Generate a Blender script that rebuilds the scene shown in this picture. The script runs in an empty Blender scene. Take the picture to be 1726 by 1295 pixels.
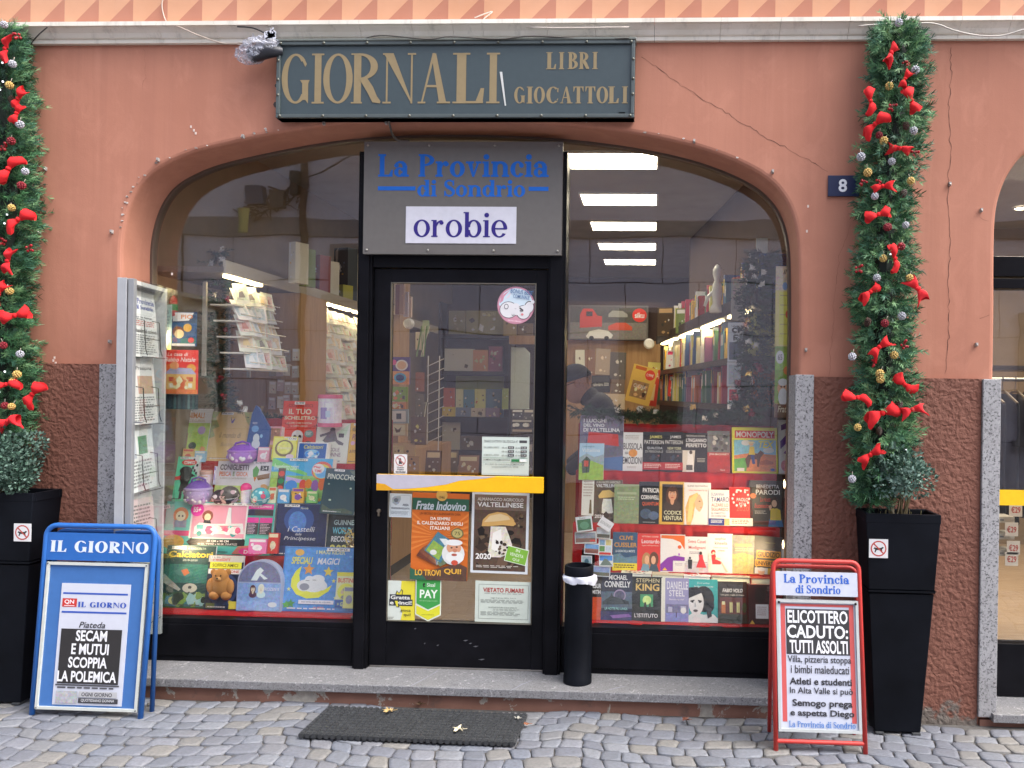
import bpy, bmesh, math, random
from math import sin, cos, pi, radians as R_
from mathutils import Vector, Matrix, Euler
from mathutils.geometry import tessellate_polygon
SC = bpy.context.scene
COL = SC.collection
SPOT_W = 4.2
# ------------------------------------------------------------------ camera
FPX, PPX, PPY, CAMD, CAMH = 1350.0, 1040.0, 665.0, 3.9, 1.54
cam_d = bpy.data.cameras.new('camera'); cam = bpy.data.objects.new('camera', cam_d); COL.objects.link(cam)
CR = Matrix.Rotation(R_(2.6), 3, 'Z') @ Matrix.Rotation(R_(90), 3, 'X') @ Matrix.Rotation(R_(0.85), 3, 'Z')
cam.location = (0, -CAMD, CAMH); cam.rotation_euler = CR.to_euler()
cam_d.sensor_width = 36; cam_d.sensor_fit = 'HORIZONTAL'; cam_d.lens = FPX*36/1726
cam_d.shift_x = (863-PPX)/1726; cam_d.shift_y = (PPY-647.5)/1726
cam_d.clip_start = 0.05; cam_d.clip_end = 500
SC.camera = cam
# ------------------------------------------------------------------ world, sun, exposure
w = bpy.data.worlds.new('World'); SC.world = w; w.use_nodes = True
nt = w.node_tree; nt.nodes.clear()
sky = nt.nodes.new('ShaderNodeTexSky'); sky.sky_type = 'NISHITA'; sky.sun_disc = False
SUN_EL, SUN_AZ = R_(56), R_(105)
sky.sun_elevation = SUN_EL; sky.sun_rotation = SUN_AZ; sky.dust_density = 4.0; sky.air_density = 1.0
hs = nt.nodes.new('ShaderNodeHueSaturation'); hs.inputs['Saturation'].default_value = 0.55
bgn = nt.nodes.new('ShaderNodeBackground'); bgn.inputs['Strength'].default_value = 0.15
wo = nt.nodes.new('ShaderNodeOutputWorld')
nt.links.new(sky.outputs[0], hs.inputs['Color']); nt.links.new(hs.outputs[0], bgn.inputs[0]); nt.links.new(bgn.outputs[0], wo.inputs[0])
sd = bpy.data.lights.new('sun', 'SUN'); sd.energy = 1.6; sd.angle = R_(60); sd.color = (1, .98, .95)
so = bpy.data.objects.new('sun', sd); COL.objects.link(so)
# towards the sun: sky azimuth turns clockwise from +Y
sv = Vector((sin(SUN_AZ)*cos(SUN_EL), cos(SUN_AZ)*cos(SUN_EL), sin(SUN_EL)))
so.rotation_euler = sv.to_track_quat('Z', 'Y').to_euler(); so.location = (0, -3, 12)
SC.view_settings.view_transform = 'Standard'; SC.view_settings.look = 'None'
SC.view_settings.exposure = 1.55; SC.view_settings.gamma = 1
SC.cycles.max_bounces = 8; SC.cycles.transparent_max_bounces = 12
try: SC.cycles.use_denoising = True
except Exception: pass
SC.cycles.sample_clamp_indirect = 6
# ------------------------------------------------------------------ helpers
def P(px, py, Y):
    """photo pixel (1726 wide) -> point on the plane y=Y"""
    d = CR @ Vector(((px-PPX)/FPX, -(py-PPY)/FPX, -1))
    t = (Y+CAMD)/d.y
    return Vector((d.x*t, Y, CAMH+d.z*t))
def PZ(px, py, z):
    d = CR @ Vector(((px-PPX)/FPX, -(py-PPY)/FPX, -1))
    t = (z-CAMH)/d.z
    return Vector((d.x*t, -CAMD+d.y*t, z))
def K(Y): return (Y+CAMD)/FPX
def lin(h):
    if not isinstance(h, str): return tuple(h)[:3]+(1,)
    def f(c):
        c /= 255
        return c/12.92 if c <= .04045 else ((c+.055)/1.055)**2.4
    return tuple(f(int(h[i:i+2], 16)) for i in (0, 2, 4))+(1,)
MATS = {}
def newmat(name):
    m = bpy.data.materials.new(name); m.use_nodes = True; MATS[name] = m
    t = m.node_tree; b = t.nodes['Principled BSDF']; return m, t, b
def nd(t, kind, **k):
    n = t.nodes.new('ShaderNode'+kind)
    for a, v in k.items():
        if a.startswith('i_'):
            key = a[2:]
            key = int(key) if key.isdigit() else key.replace('_', ' ')
            n.inputs[key].default_value = v
        else: setattr(n, a, v)
    return n
def ramp(t, src, stops):
    r = nd(t, 'ValToRGB'); e = r.color_ramp.elements
    while len(e) > len(stops): e.remove(e[-1])
    while len(e) < len(stops): e.new(1)
    for q, (p, c) in zip(e, stops): q.position = p; q.color = lin(c) if isinstance(c, (str, tuple)) else (c, c, c, 1)
    t.links.new(src, r.inputs[0]); return r.outputs[0]
def mixc(t, fac, a, b, mode='MIX'):
    n = nd(t, 'Mix', data_type='RGBA', blend_type=mode)
    for s, v in ((0, fac), (6, a), (7, b)):
        if hasattr(v, 'links'): t.links.new(v, n.inputs[s])
        else: n.inputs[s].default_value = v if s == 0 else lin(v)
    return n.outputs[2]
def objco(t, scale=(1, 1, 1)):
    c = nd(t, 'TexCoord'); m = nd(t, 'Mapping'); m.inputs['Scale'].default_value = scale
    t.links.new(c.outputs['Object'], m.inputs[0]); return m.outputs[0]
def noise(t, co, scale, detail=4, rough=.55, dist=0):
    n = nd(t, 'TexNoise', i_Scale=scale, i_Detail=detail, i_Roughness=rough, i_Distortion=dist); t.links.new(co, n.inputs['Vector']); return n.outputs[0]
def bump(t, b, h, strength, dist):
    n = nd(t, 'Bump', i_Strength=strength, i_Distance=dist); t.links.new(h, n.inputs['Height']); t.links.new(n.outputs[0], b.inputs['Normal']); return n
def colmat(name, rough, metal=0, var=.12, nscale=30, bmp=0, spec=.5, coat=0):
    """material whose colour comes from the mesh's Col attribute, with slight unevenness"""
    m, t, b = newmat(name); a = nd(t, 'Attribute', attribute_name='Col'); co = objco(t)
    n = noise(t, co, nscale, 5)
    v = nd(t, 'MapRange'); v.inputs[3].default_value = 1-var; v.inputs[4].default_value = 1+var; t.links.new(n, v.inputs[0])
    x = nd(t, 'Mix', data_type='RGBA', blend_type='MULTIPLY'); x.inputs[0].default_value = 1
    cc = nd(t, 'CombineColor')
    for i in range(3): t.links.new(v.outputs[0], cc.inputs[i])
    t.links.new(a.outputs['Color'], x.inputs[6]); t.links.new(cc.outputs[0], x.inputs[7]); t.links.new(x.outputs[2], b.inputs['Base Color'])
    r = nd(t, 'MapRange'); r.inputs[3].default_value = max(.03, rough-.1); r.inputs[4].default_value = min(1, rough+.12); t.links.new(n, r.inputs[0]); t.links.new(r.outputs[0], b.inputs['Roughness'])
    b.inputs['Metallic'].default_value = metal; b.inputs['Specular IOR Level'].default_value = spec; b.inputs['Coat Weight'].default_value = coat
    if name == 'picture':     # printed photographs: fine mixed colour, not one flat ink
        n2 = nd(t, 'TexNoise', i_Scale=70, i_Detail=6, i_Roughness=.75, i_Distortion=1.5); t.links.new(co, n2.inputs['Vector']); hs_ = nd(t, 'HueSaturation'); hs_.inputs['Saturation'].default_value = 1.6; hs_.inputs['Value'].default_value = 1.1; t.links.new(n2.outputs['Color'], hs_.inputs['Color'])
        t.links.new(mixc(t, .6, x.outputs[2], hs_.outputs[0], 'OVERLAY'), b.inputs['Base Color'])
    if bmp: bump(t, b, noise(t, co, nscale*6, 3), bmp, .002)
    return m
colmat('print', .38, var=.05, nscale=60)
colmat('picture', .38, var=.45, nscale=45)
colmat('paper', .75, var=.05)
colmat('matte', .8, var=.15, bmp=.2)
colmat('satin', .42, var=.12)
colmat('gloss', .15, var=.05)
colmat('metal', .35, metal=1, var=.15)
colmat('cloth', .9, var=.2, nscale=14, bmp=.4)
colmat('leaf', .55, var=.3, nscale=20, spec=.35)
GAIN = 1.0      # paper colours estimated from shaded covers are lifted towards their true base colour
class MB:
    def __init__(s): s.v = []; s.f = []; s.m = []; s.c = []; s.slots = []
    def slot(s, mat):
        if mat not in s.slots: s.slots.append(mat)
        return s.slots.index(mat)
    def add(s, vs, fs, mat='matte', col='808080', M=None):
        o = len(s.v); s.v += [(M @ Vector(p)) if M else Vector(p) for p in vs]
        k = s.slot(mat); c = tuple(min(max(q, .82), q*GAIN) for q in lin(col)[:3])+(1,)
        for f in fs: s.f.append([o+i for i in f]); s.m.append(k); s.c.append(c)
    def box(s, x0, x1, y0, y1, z0, z1, mat='matte', col='808080', M=None):
        v = [(x, y, z) for x in (x0, x1) for y in (y0, y1) for z in (z0, z1)]
        s.add(v, [(0, 1, 3, 2), (4, 6, 7, 5), (0, 4, 5, 1), (2, 3, 7, 6), (0, 2, 6, 4), (1, 5, 7, 3)], mat, col, M)
    def tube(s, pts, r, mat='matte', col='808080', n=8, closed=False, M=None, caps=True):
        pts = [Vector(p) for p in pts]; N = len(pts); rings = []; prev = None
        rr = r if hasattr(r, '__len__') else [r]*N
        for i, p in enumerate(pts):
            a = pts[(i-1) % N] if (i or closed) else p; b = pts[(i+1) % N] if (i < N-1 or closed) else p
            d = (b-a).normalized() if (b-a).length > 1e-9 else Vector((0, 0, 1))
            if prev is None:
                u = d.orthogonal().normalized()
            else:
                u = prev-d*prev.dot(d); u = u.normalized() if u.length > 1e-6 else d.orthogonal().normalized()
            prev = u; q = d.cross(u)
            rings.append([p+(u*cos(2*pi*k/n)+q*sin(2*pi*k/n))*rr[i] for k in range(n)])
        vs = [x for g in rings for x in g]; fs = []
        for i in range(N if closed else N-1):
            j = (i+1) % N
            for k in range(n): fs.append((i*n+k, i*n+(k+1) % n, j*n+(k+1) % n, j*n+k))
        if caps and not closed: fs += [tuple(range(n))[::-1], tuple((N-1)*n+k for k in range(n))]
        s.add(vs, fs, mat, col, M)
    def lathe(s, prof, mat='matte', col='808080', n=24, M=None, sx=1, sy=1):
        vs = [(r*cos(2*pi*k/n)*sx, r*sin(2*pi*k/n)*sy, z) for r, z in prof for k in range(n)]; fs = []
        for i in range(len(prof)-1):
            for k in range(n): fs.append((i*n+k, i*n+(k+1) % n, (i+1)*n+(k+1) % n, (i+1)*n+k))
        s.add(vs, fs, mat, col, M)
    def ball(s, c, r, mat='gloss', col='808080', n=8, m=5, sc=(1, 1, 1), M=None):
        vs = [(0, 0, -1)]+[(sin(pi*i/m)*cos(2*pi*k/n), sin(pi*i/m)*sin(2*pi*k/n), -cos(pi*i/m)) for i in range(1, m) for k in range(n)]+[(0, 0, 1)]
        fs = [(0, 1+(k+1) % n, 1+k) for k in range(n)]
        for i in range(m-2):
            for k in range(n): a = 1+i*n; fs.append((a+k, a+(k+1) % n, a+n+(k+1) % n, a+n+k))
        a = 1+(m-2)*n; fs += [(a+k, a+(k+1) % n, len(vs)-1) for k in range(n)]
        s.add([(c[0]+x*r*sc[0], c[1]+y*r*sc[1], c[2]+z*r*sc[2]) for x, y, z in vs], fs, mat, col, M)
    def prism(s, poly, y0, y1, mat='matte', col='808080', M=None, front=True, back=True, side=True):
        """poly in (x,z), counter-clockwise seen from -y, pushed from y0 back to y1"""
        n = len(poly); vs = [(x, y0, z) for x, z in poly]+[(x, y1, z) for x, z in poly]; fs = []
        tri = tessellate_polygon([[Vector((x, z, 0)) for x, z in poly]])
        for a, b, c in tri:
            A = (poly[b][0]-poly[a][0])*(poly[c][1]-poly[a][1])-(poly[c][0]-poly[a][0])*(poly[b][1]-poly[a][1])
            if A < 0: b, c = c, b
            if front: fs.append((a, b, c))
            if back: fs.append((n+a, n+c, n+b))
        if side: fs += [(i, n+i, n+(i+1) % n, (i+1) % n) for i in range(n)]
        s.add(vs, fs, mat, col, M)
    def build(s, name, parent=None, loc=(0, 0, 0), rot=(0, 0, 0), smooth=False, bevel=0, coll=True):
        me = bpy.data.meshes.new(name); me.from_pydata([tuple(p) for p in s.v], [], s.f)
        for m in s.slots: me.materials.append(MATS[m])
        me.polygons.foreach_set('material_index', s.m)
        ca = me.color_attributes.new('Col', 'FLOAT_COLOR', 'CORNER')
        buf = []
        for f, c in zip(s.f, s.c): buf += list(c)*len(f)
        ca.data.foreach_set('color', buf)
        if smooth:
            me.polygons.foreach_set('use_smooth', [True]*len(s.f))
        me.update()
        o = bpy.data.objects.new(name, me); COL.objects.link(o)
        o.location = loc; o.rotation_euler = rot
        if parent: o.parent = parent
        if bevel:
            b = o.modifiers.new('bevel', 'BEVEL'); b.width = bevel; b.segments = 2; b.limit_method = 'ANGLE'; b.angle_limit = R_(40)
        if smooth and smooth != 1:
            b = o.modifiers.new('split', 'EDGE_SPLIT'); b.split_angle = R_(smooth)
        return o
def tag(o, label=None, cat=None, group=None, kind=None):
    if label: o['label'] = label
    if cat: o['category'] = cat
    if group: o['group'] = group
    if kind: o['kind'] = kind
    return o
def empty(name, loc=(0, 0, 0), label=None, cat=None, group=None, rot=(0, 0, 0)):
    o = bpy.data.objects.new(name, None); COL.objects.link(o); o.location = loc; o.rotation_euler = rot
    return tag(o, label, cat, group)
def copy_tree(o, parent=None):
    c = o.copy(); COL.objects.link(c); c.parent = parent
    for ch in o.children: copy_tree(ch, c)
    return c
# ------------------------------------------------------------------ lettering
TXT = {}
def sans(body, bold=0, shear=0):
    k = (body, bold, shear)
    if k not in TXT:
        cu = bpy.data.curves.new('t', 'FONT'); cu.body = body; cu.size = 1; cu.offset = bold; cu.resolution_u = 3; cu.shear = shear
        o = bpy.data.objects.new('t', cu); m = o.to_mesh()
        vs = [(v.co.x, v.co.y) for v in m.vertices]; fs = [tuple(p.vertices) for p in m.polygons]
        o.to_mesh_clear(); bpy.data.objects.remove(o); bpy.data.curves.remove(cu)
        TXT[k] = (vs, fs)
    return TXT[k]
def arc(cx, cy, rx, ry, tx, ty, a0, a1, n=20):
    o = [(cx+rx*cos(R_(a0+(a1-a0)*i/n)), cy+ry*sin(R_(a0+(a1-a0)*i/n))) for i in range(n+1)]
    q = [(cx+(rx-tx)*cos(R_(a0+(a1-a0)*i/n)), cy+(ry-ty)*sin(R_(a0+(a1-a0)*i/n))) for i in range(n+1)]
    return [[o[i], o[i+1], q[i+1], q[i]] for i in range(n)]
def vst(pts):
    """stroke of varying width: (x,y,width)"""
    L = []; N = len(pts)
    for i, (x, y, wd) in enumerate(pts):
        a = pts[max(0, i-1)]; b = pts[min(N-1, i+1)]; dx, dy = b[0]-a[0], b[1]-a[1]; l = math.hypot(dx, dy) or 1
        L.append(((x-dy/l*wd/2, y+dx/l*wd/2), (x+dy/l*wd/2, y-dx/l*wd/2)))
    return [[L[i][0], L[i+1][0], L[i+1][1], L[i][1]] for i in range(N-1)]
def rc(a, b, c, d): return [(a, b), (c, b), (c, d), (a, d)]
def glyph(ch, w, t, s, k):
    """strokes of a serif letter: stem w, thin t, serif overhang s, serif thickness k; returns (layers, advance)"""
    X = .68; g = []
    def stem(x, y0=0, y1=1, top=True, bot=True, l=1, r=1, ww=None):
        ww = ww or w; g.append([rc(x, y0, x+ww, y1)])
        if bot: g.append([rc(x-s*l, y0, x+ww+s*r, y0+k)])
        if top: g.append([rc(x-s*l, y1-k, x+ww+s*r, y1)])
    if ch == ' ': return g, .32
    if ch == 'I': stem(s); return g, w+2*s
    if ch == 'L':
        stem(s); W = .62; g.append([rc(s+w, 0, W, t)]); g.append([[(W-t*.2, 0), (W+.02, .3), (W-.05, .3), (W-.15, t)]]); return g, W+.02
    if ch in 'OQ': g.append(arc(.42, .5, .42, .515, w, t, 0, 360, 40)); return g, .84
    if ch in 'GC':
        g.append(arc(.42, .5, .42, .515, w, t, 48, 318 if ch == 'G' else 312, 30)); W = .74
        g.append([[(.62, .86), (.68, .9), (.75, .8), (.7, .74)]] if ch == 'G' else [[(.66, .7), (W, .66), (W, .95), (.69, .9)]])
        if ch == 'G': g.append([rc(W-w+.06, .06, W+.06, .47)]); g.append([[(W-w+.06-s, .47), (W-w+.06, .4), (W+.06, .4), (W+.06+s*.6, .47)]]); g.append([[(W-.06, .1), (W+.06, .1), (W+.06, -.015), (W-.02, .06)]]); return g, W+.08
        g.append([[(.64, .2), (.72, .3), (.74, .25), (.66, .13)]]); return g, W
    if ch in 'RBP':
        stem(s, r=.4); x = s+w*.6
        if ch == 'B':
            g.append(arc(x+.02, .74, .42, .26, w, t, -90, 90, 20)); g.append(arc(x+.02, .27, .5, .275, w, t, -90, 90, 20)); return g, x+.55
        g.append(arc(x+.05, .735, .44, .265, w, t, -90, 90, 20)); g.append([rc(x, .47, x+.06, .47+t)]); g.append([rc(x, 1-t, x+.06, 1)])
        if ch == 'P': return g, x+.5
        g.append(vst([(x+.12, .5, w*.9), (x+.3, .28, w), (x+.42, .08, w*.9), (x+.56, .02, t)])); return g, x+.56
    if ch == 'N':
        g.append([rc(s, 0, s+t, 1)]); g.append([rc(0, 0, 2*s+t, k)]); W = .82
        g.append([[(s-.06, 1), (s+w*.95, 1), (W-s, 0), (W-s-t*.6, 0)]]); g.append([rc(W-s-t, 0, W-s, 1)]); g.append([rc(W-2*s-t, 1-k, W, 1)]); g.append([rc(0, 1-k, s+w*.6, 1)]); return g, W
    if ch == 'A':
        W = .86; g.append([[(.08, 0), (.08+t, 0), (.45, 1), (.38, 1)]]); g.append([[(W-.1-w, 0), (W-.1, 0), (.47, 1), (.36, .92)]])
        g.append([rc(.22, .32, .62, .32+t)]); g.append([rc(0, 0, .16+t, k)]); g.append([rc(W-.16-w, 0, W, k)]); return g, W
    if ch == 'T':
        stem(.36-w/2, top=False); g.append([rc(0, 1-t, .72, 1)])
        g.append([[(0, 1), (0, .7), (.04, .7), (.12, 1-t)]]); g.append([[(.72, 1), (.6, 1-t), (.68, .7), (.72, .7)]]); return g, .72
    if ch == 'S':
        g.append(vst([(.53, .74, t), (.5, .88, t), (.38, .96, t*1.3), (.22, .96, t*1.3), (.1, .86, w*.7), (.1, .7, w*.95), (.2, .59, w), (.4, .47, w*1.05), (.52, .34, w), (.54, .2, w*.8), (.44, .07, t*1.4), (.27, .035, t*1.2), (.12, .1, t), (.06, .25, t)]))
        g.append([[(.48, .66), (.56, .66), (.56, 1), (.52, 1)]]); g.append([[(.02, .34), (.1, .34), (.07, 0), (.02, 0)]]); return g, .62
    if ch == 'i':
        stem(s, 0, X, l=1, r=1); g[-1] = [rc(0, X-k, s+w*.5, X)]; g.append(arc(s+w/2, .88, w*.62, w*.62, w*.62, w*.62, 0, 360, 16)); return g, w+2*s
    if ch in 'nr':
        stem(s, 0, X, r=.7); g[-1] = [rc(0, X-k, s+w*.5, X)]
        if ch == 'r':
            g.append(vst([(s+w*.8, .42, t), (s+w+.05, .58, t*1.2), (s+w+.15, X-.05, t*1.5), (s+w+.22, X-.07, w*.7)])); g.append(arc(s+w+.19, X-.12, w*.55, w*.5, w*.55, w*.5, 0, 360, 14)); return g, s+w+.3
        g.append(arc(s+w+.12, X-.24, .12+w, .25, w, t*1.3, 0, 160, 16)); x = s+w+.24
        g.append([rc(x, 0, x+w, X-.24)]); g.append([rc(x-s*.7, 0, x+w+s, k)]); return g, x+w+s
    if ch == 'o': g.append(arc(.32, X/2, .32, X/2+.015, w, t, 0, 360, 30)); return g, .64
    if ch == 'c':
        g.append(arc(.31, X/2, .31, X/2+.015, w, t, 40, 325, 24)); g.append(arc(.47, X*.74, w*.5, w*.5, w*.5, w*.5, 0, 360, 14)); return g, .57
    if ch == 'e':
        g.append(arc(.31, X/2, .31, X/2+.015, w, t, 0, 325, 24)); g.append([rc(.12, X/2-.03, .6, X/2-.03+t)]); return g, .62
    if ch in 'bd':
        W = .64; x = 0.0
        if ch == 'b':
            stem(s, 0, 1, bot=False, l=1, r=0); g[-1] = [rc(0, 1-k, s+w*.5, 1)]; g.append(arc(s+w*.5+.27, X/2, .3, X/2+.015, w, t, -170, 170, 26)); return g, s+w*.5+.58
        g.append(arc(.3, X/2, .3, X/2+.015, w, t, 10, 350, 26)); x = .56-w*.5
        g.append([rc(x, 0, x+w, 1)]); g.append([rc(x-s, 1-k, x+w*.5, 1)]); g.append([rc(x, 0, x+w+s, k)]); return g, x+w+s
    if ch == 'a':
        g.append(arc(.24, .2, .24, .215, w*.9, t, 20, 340, 22)); x = .36
        g.append(vst([(.07, X*.7, w*.6), (.1, X*.86, t), (.22, X-.03, t*1.2), (.36, X-.06, w*.7), (x+w/2, X*.72, w)])); g.append([rc(x, .0, x+w, X*.74)]); g.append([rc(x, 0, x+w+s*1.2, k)])
        g.append(arc(.1, X*.72, w*.5, w*.45, w*.5, w*.45, 0, 360, 14)); return g, x+w+s*1.2
    if ch == 'v':
        g.append([[(.06, X), (.06+w, X), (.36, 0), (.28, 0)]]); g.append([[(.5, X), (.58, X), (.36, 0), (.3, .1)]]); g.append([rc(0, X-k, .14+w, X)]); g.append([rc(.42, X-k, .66, X)]); return g, .66
    return None, 0
def serif(body, w=.16, t=.05, s=.07, k=.05, gap=.07):
    """(layers of polygons); several polygons of a layer never overlap"""
    out = []; x = 0
    for ch in body:
        g, a = glyph(ch, w, t, s, k)
        if g is None: return None
        for i, lay in enumerate(g): out.append((i, [[(px+x, py) for px, py in q] for q in lay]))
        x += a+gap
    return out
def put_text(mb, body, x0, z0, x1, z1, y, mat, col, style='', M=None):
    """letters stretched into the box, z1 top; y is the layer's depth"""
    if 's' in style:
        lay = serif(body, *SERIF[style[style.index('s')+1]])
        pts = [p for _, L in lay for q in L for p in q]
        ax, bx = min(p[0] for p in pts), max(p[0] for p in pts); ay, by = min(p[1] for p in pts), max(p[1] for p in pts)
        sx, sy = (x1-x0)/(bx-ax), (z1-z0)/(by-ay)
        for i, L in lay:
            for q in L:
                A = sum(q[j][0]*q[(j+1) % len(q)][1]-q[(j+1) % len(q)][0]*q[j][1] for j in range(len(q)))
                if A < 0: q = q[::-1]
                mb.add([(x0+(p[0]-ax)*sx, y-i*.00025, z0+(p[1]-ay)*sy) for p in q], [tuple(range(len(q)))], mat, col, M)
        return
    vs, fs = sans(body, .025 if 'B' in style else (.01 if 'b' in style else 0), .25 if 'i' in style else 0)
    if not vs: return
    ax, bx = min(p[0] for p in vs), max(p[0] for p in vs); ay, by = min(p[1] for p in vs), max(p[1] for p in vs)
    sx, sy = (x1-x0)/max(1e-6, bx-ax), (z1-z0)/max(1e-6, by-ay)
    mb.add([(x0+(p[0]-ax)*sx, y, z0+(p[1]-ay)*sy) for p in vs], fs, mat, col, M)
SERIF = {'R': (.17, .045, .07, .03, .06), 'C': (.2, .085, .065, .09, .045), 'G': (.15, .06, .06, .05, .05), 'W': (.25, .07, .05, .06, .1)}
# ------------------------------------------------------------------ printed faces
EPS = .0004
def items_to(mb, items, w, h, y=0, x0=None, z0=0, M=None, seed=1):
    """printed elements on a face of width w and height h; u right, v DOWN from the top edge"""
    if x0 is None: x0 = -w/2
    rnd = random.Random(seed)
    def X(u): return x0+u*w
    def Z(v): return z0+(1-v)*h
    lay = [1]
    def poly(pts, col, mat='print'):
        A = sum(pts[i][0]*pts[(i+1) % len(pts)][1]-pts[(i+1) % len(pts)][0]*pts[i][1] for i in range(len(pts)))
        if A > 0: pts = pts[::-1]      # v points down
        vs = [(X(u), y-EPS*lay[0], Z(v)) for u, v in pts]
        tri = tessellate_polygon([[Vector((p[0], p[2], 0)) for p in vs]]) if len(pts) > 4 else [tuple(range(len(pts)))]
        fs = []
        for f in tri:
            a, b, c = [vs[i] for i in f[:3]]
            if len(f) == 3 and (b[0]-a[0])*(c[2]-a[2])-(c[0]-a[0])*(b[2]-a[2]) < 0: f = (f[0], f[2], f[1])
            fs.append(f)
        mb.add(vs, fs, mat, col, M)
    def ell(cu, cv, ru, rv, col, mat='print', n=18): poly([(cu+ru*cos(2*pi*i/n), cv+rv*sin(2*pi*i/n)) for i in range(n)], col, mat)
    for it in items:
        k = it[0]; lay[0] += .5
        if k == 'r': poly([(it[1], it[2]), (it[3], it[2]), (it[3], it[4]), (it[1], it[4])], it[5], it[6] if len(it) > 6 else 'print')
        elif k == 'e': ell(*it[1:])
        elif k == 'p': poly(*it[1:])
        elif k == 't': put_text(mb, it[1], X(it[2]), Z(it[5]), X(it[4]), Z(it[3]), y-EPS*lay[0], 'print', it[6], it[7] if len(it) > 7 else 'b', M)
        elif k == 'ln':      # rows of small print
            _, u0, v0, u1, v1, n, col = it[:7]; st = (v1-v0)/n
            for i in range(n):
                u = u0; e = u1-(u1-u0)*rnd.uniform(0, .25)
                while u < e-.02:
                    q = min(e, u+(u1-u0)*rnd.uniform(.06, .16)); poly([(u, v0+i*st), (q, v0+i*st), (q, v0+(i+.5)*st), (u, v0+(i+.5)*st)], col); u = q+(u1-u0)*.03
        elif k == 'rnd':     # mixed little shapes
            _, u0, v0, u1, v1, n, cols = it[:7]
            for i in range(n):
                ru = rnd.uniform(.05, .16)*(u1-u0); rv = ru*w/h*rnd.uniform(.6, 1.5); rv = min(rv, (v1-v0)*.45)
                lay[0] += .12
                cu, cv = rnd.uniform(u0+ru, u1-ru), rnd.uniform(v0+rv, v1-rv); a0 = rnd.random()*6; kk = rnd.choice((4, 5, 7, 12))
                poly([(cu+ru*cos(a0+2*pi*i2/kk)*rnd.uniform(.75, 1), cv+rv*sin(a0+2*pi*i2/kk)*rnd.uniform(.75, 1)) for i2 in range(kk)], rnd.choice(cols), 'picture' if rnd.random() < .4 else 'print')
        elif k == 'face':    # an anonymous portrait
            _, cu, cv, sz, hair, skin, top = it[:7]; q = w/h
            def E(du, dv, ru, rv, c): lay[0] += .3; ell(cu+du*sz, cv+dv*sz*q, ru*sz, rv*sz*q, c, 'print', 16)
            E(0, 1.45, 1.0, .75, top); E(0, .1, .72, 1.0, hair); E(-.1, .5, .62, .75, hair); E(0, .85, .22, .45, skin); E(.02, .15, .48, .68, skin); E(0, -.5, .55, .3, hair)
            for s_ in (-1, 1): E(.2*s_, .05, .1, .045, 'f5f0ec'); E(.2*s_, .05, .05, .045, '241c18'); E(.2*s_, -.1, .14, .03, hair)
            E(.0, .27, .06, .05, 'a8765c'); E(0, .47, .17, .055, 'a33b38')
        elif k == 'tree':
            _, cu, v0, v1, sz, tr, cr = it; poly([(cu-sz*.15, v1), (cu-sz*.1, v0), (cu+sz*.1, v0), (cu+sz*.15, v1)], tr); lay[0] += .3; ell(cu, v0, sz, sz*w/h*.8, cr)
def card(name, label, cat, box, Y, items, bg='eeeeee', th=.02, lean=0, roll=0, yaw=0, group=None, z=None, mat='print', side=None, parent=None, seed=1, pages='e9e2d2'):
    """a printed box, book or sheet whose front fills the photo box (x0,y0,x1,y1) at depth Y; stands on z when given"""
    x0, y0, x1, y1 = box; a = P((x0+x1)/2, y1, Y); b = P((x0+x1)/2, y0, Y); l = P(x0, (y0+y1)/2, Y); r = P(x1, (y0+y1)/2, Y)
    w = r.x-l.x; zb = a.z if z is None else z; h = (b.z-zb)/max(.3, cos(R_(lean)))
    mb = MB(); sd = side or bg
    mb.box(-w/2, w/2, 0, th, 0, h, mat, sd)
    if pages and th > .009:   # paper block shows on the top and the right edge
        e = .0015; mb.box(-w/2+.003, w/2+.0004, e, th-e, .003, h+.0004, 'paper', pages)
    mb.add([(-w/2, -EPS, 0), (w/2, -EPS, 0), (w/2, -EPS, h), (-w/2, -EPS, h)], [(0, 1, 2, 3)], mat, bg)
    items_to(mb, items, w, h, seed=seed)
    o = mb.build(name, parent, (a.x, a.y, zb), (-R_(lean), R_(roll), R_(yaw)))
    if label: tag(o, label, cat, group)
    return o
# ------------------------------------------------------------------ setting materials
def m_plaster():
    m, t, b = newmat('terracotta plaster'); co = objco(t); st = objco(t, (9, 9, .35))
    big = noise(t, co, 1.1, 4, .6); streak = noise(t, st, 1.0, 6, .7, .4); fine = noise(t, co, 160, 3)
    c = ramp(t, big, [(.3, (.412, .168, .107)), (.7, (.482, .21, .138))])
    f = ramp(t, streak, [(.46, 0.0), (.7, .5)])
    c = mixc(t, f, c, (.37, .15, .1)); pt = ramp(t, noise(t, objco(t, (3, 3, 2)), 1.7, 6, .65, .8), [(.52, 0.0), (.64, .35)]); c = mixc(t, pt, c, (.54, .24, .16))
    pale = ramp(t, noise(t, objco(t, (5, 5, .25)), 1.3, 5, .6, .3), [(.55, 0.0), (.78, .38)])
    c = mixc(t, pale, c, (.6, .29, .2))
    b.inputs['Roughness'].default_value = .85; t.links.new(c, b.inputs['Base Color'])
    n1 = bump(t, b, fine, .25, .0015); h = noise(t, co, 9, 3); n2 = nd(t, 'Bump', i_Strength=.3, i_Distance=.006); t.links.new(h, n2.inputs['Height']); t.links.new(n2.outputs[0], n1.inputs['Normal'])
m_plaster()
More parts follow.
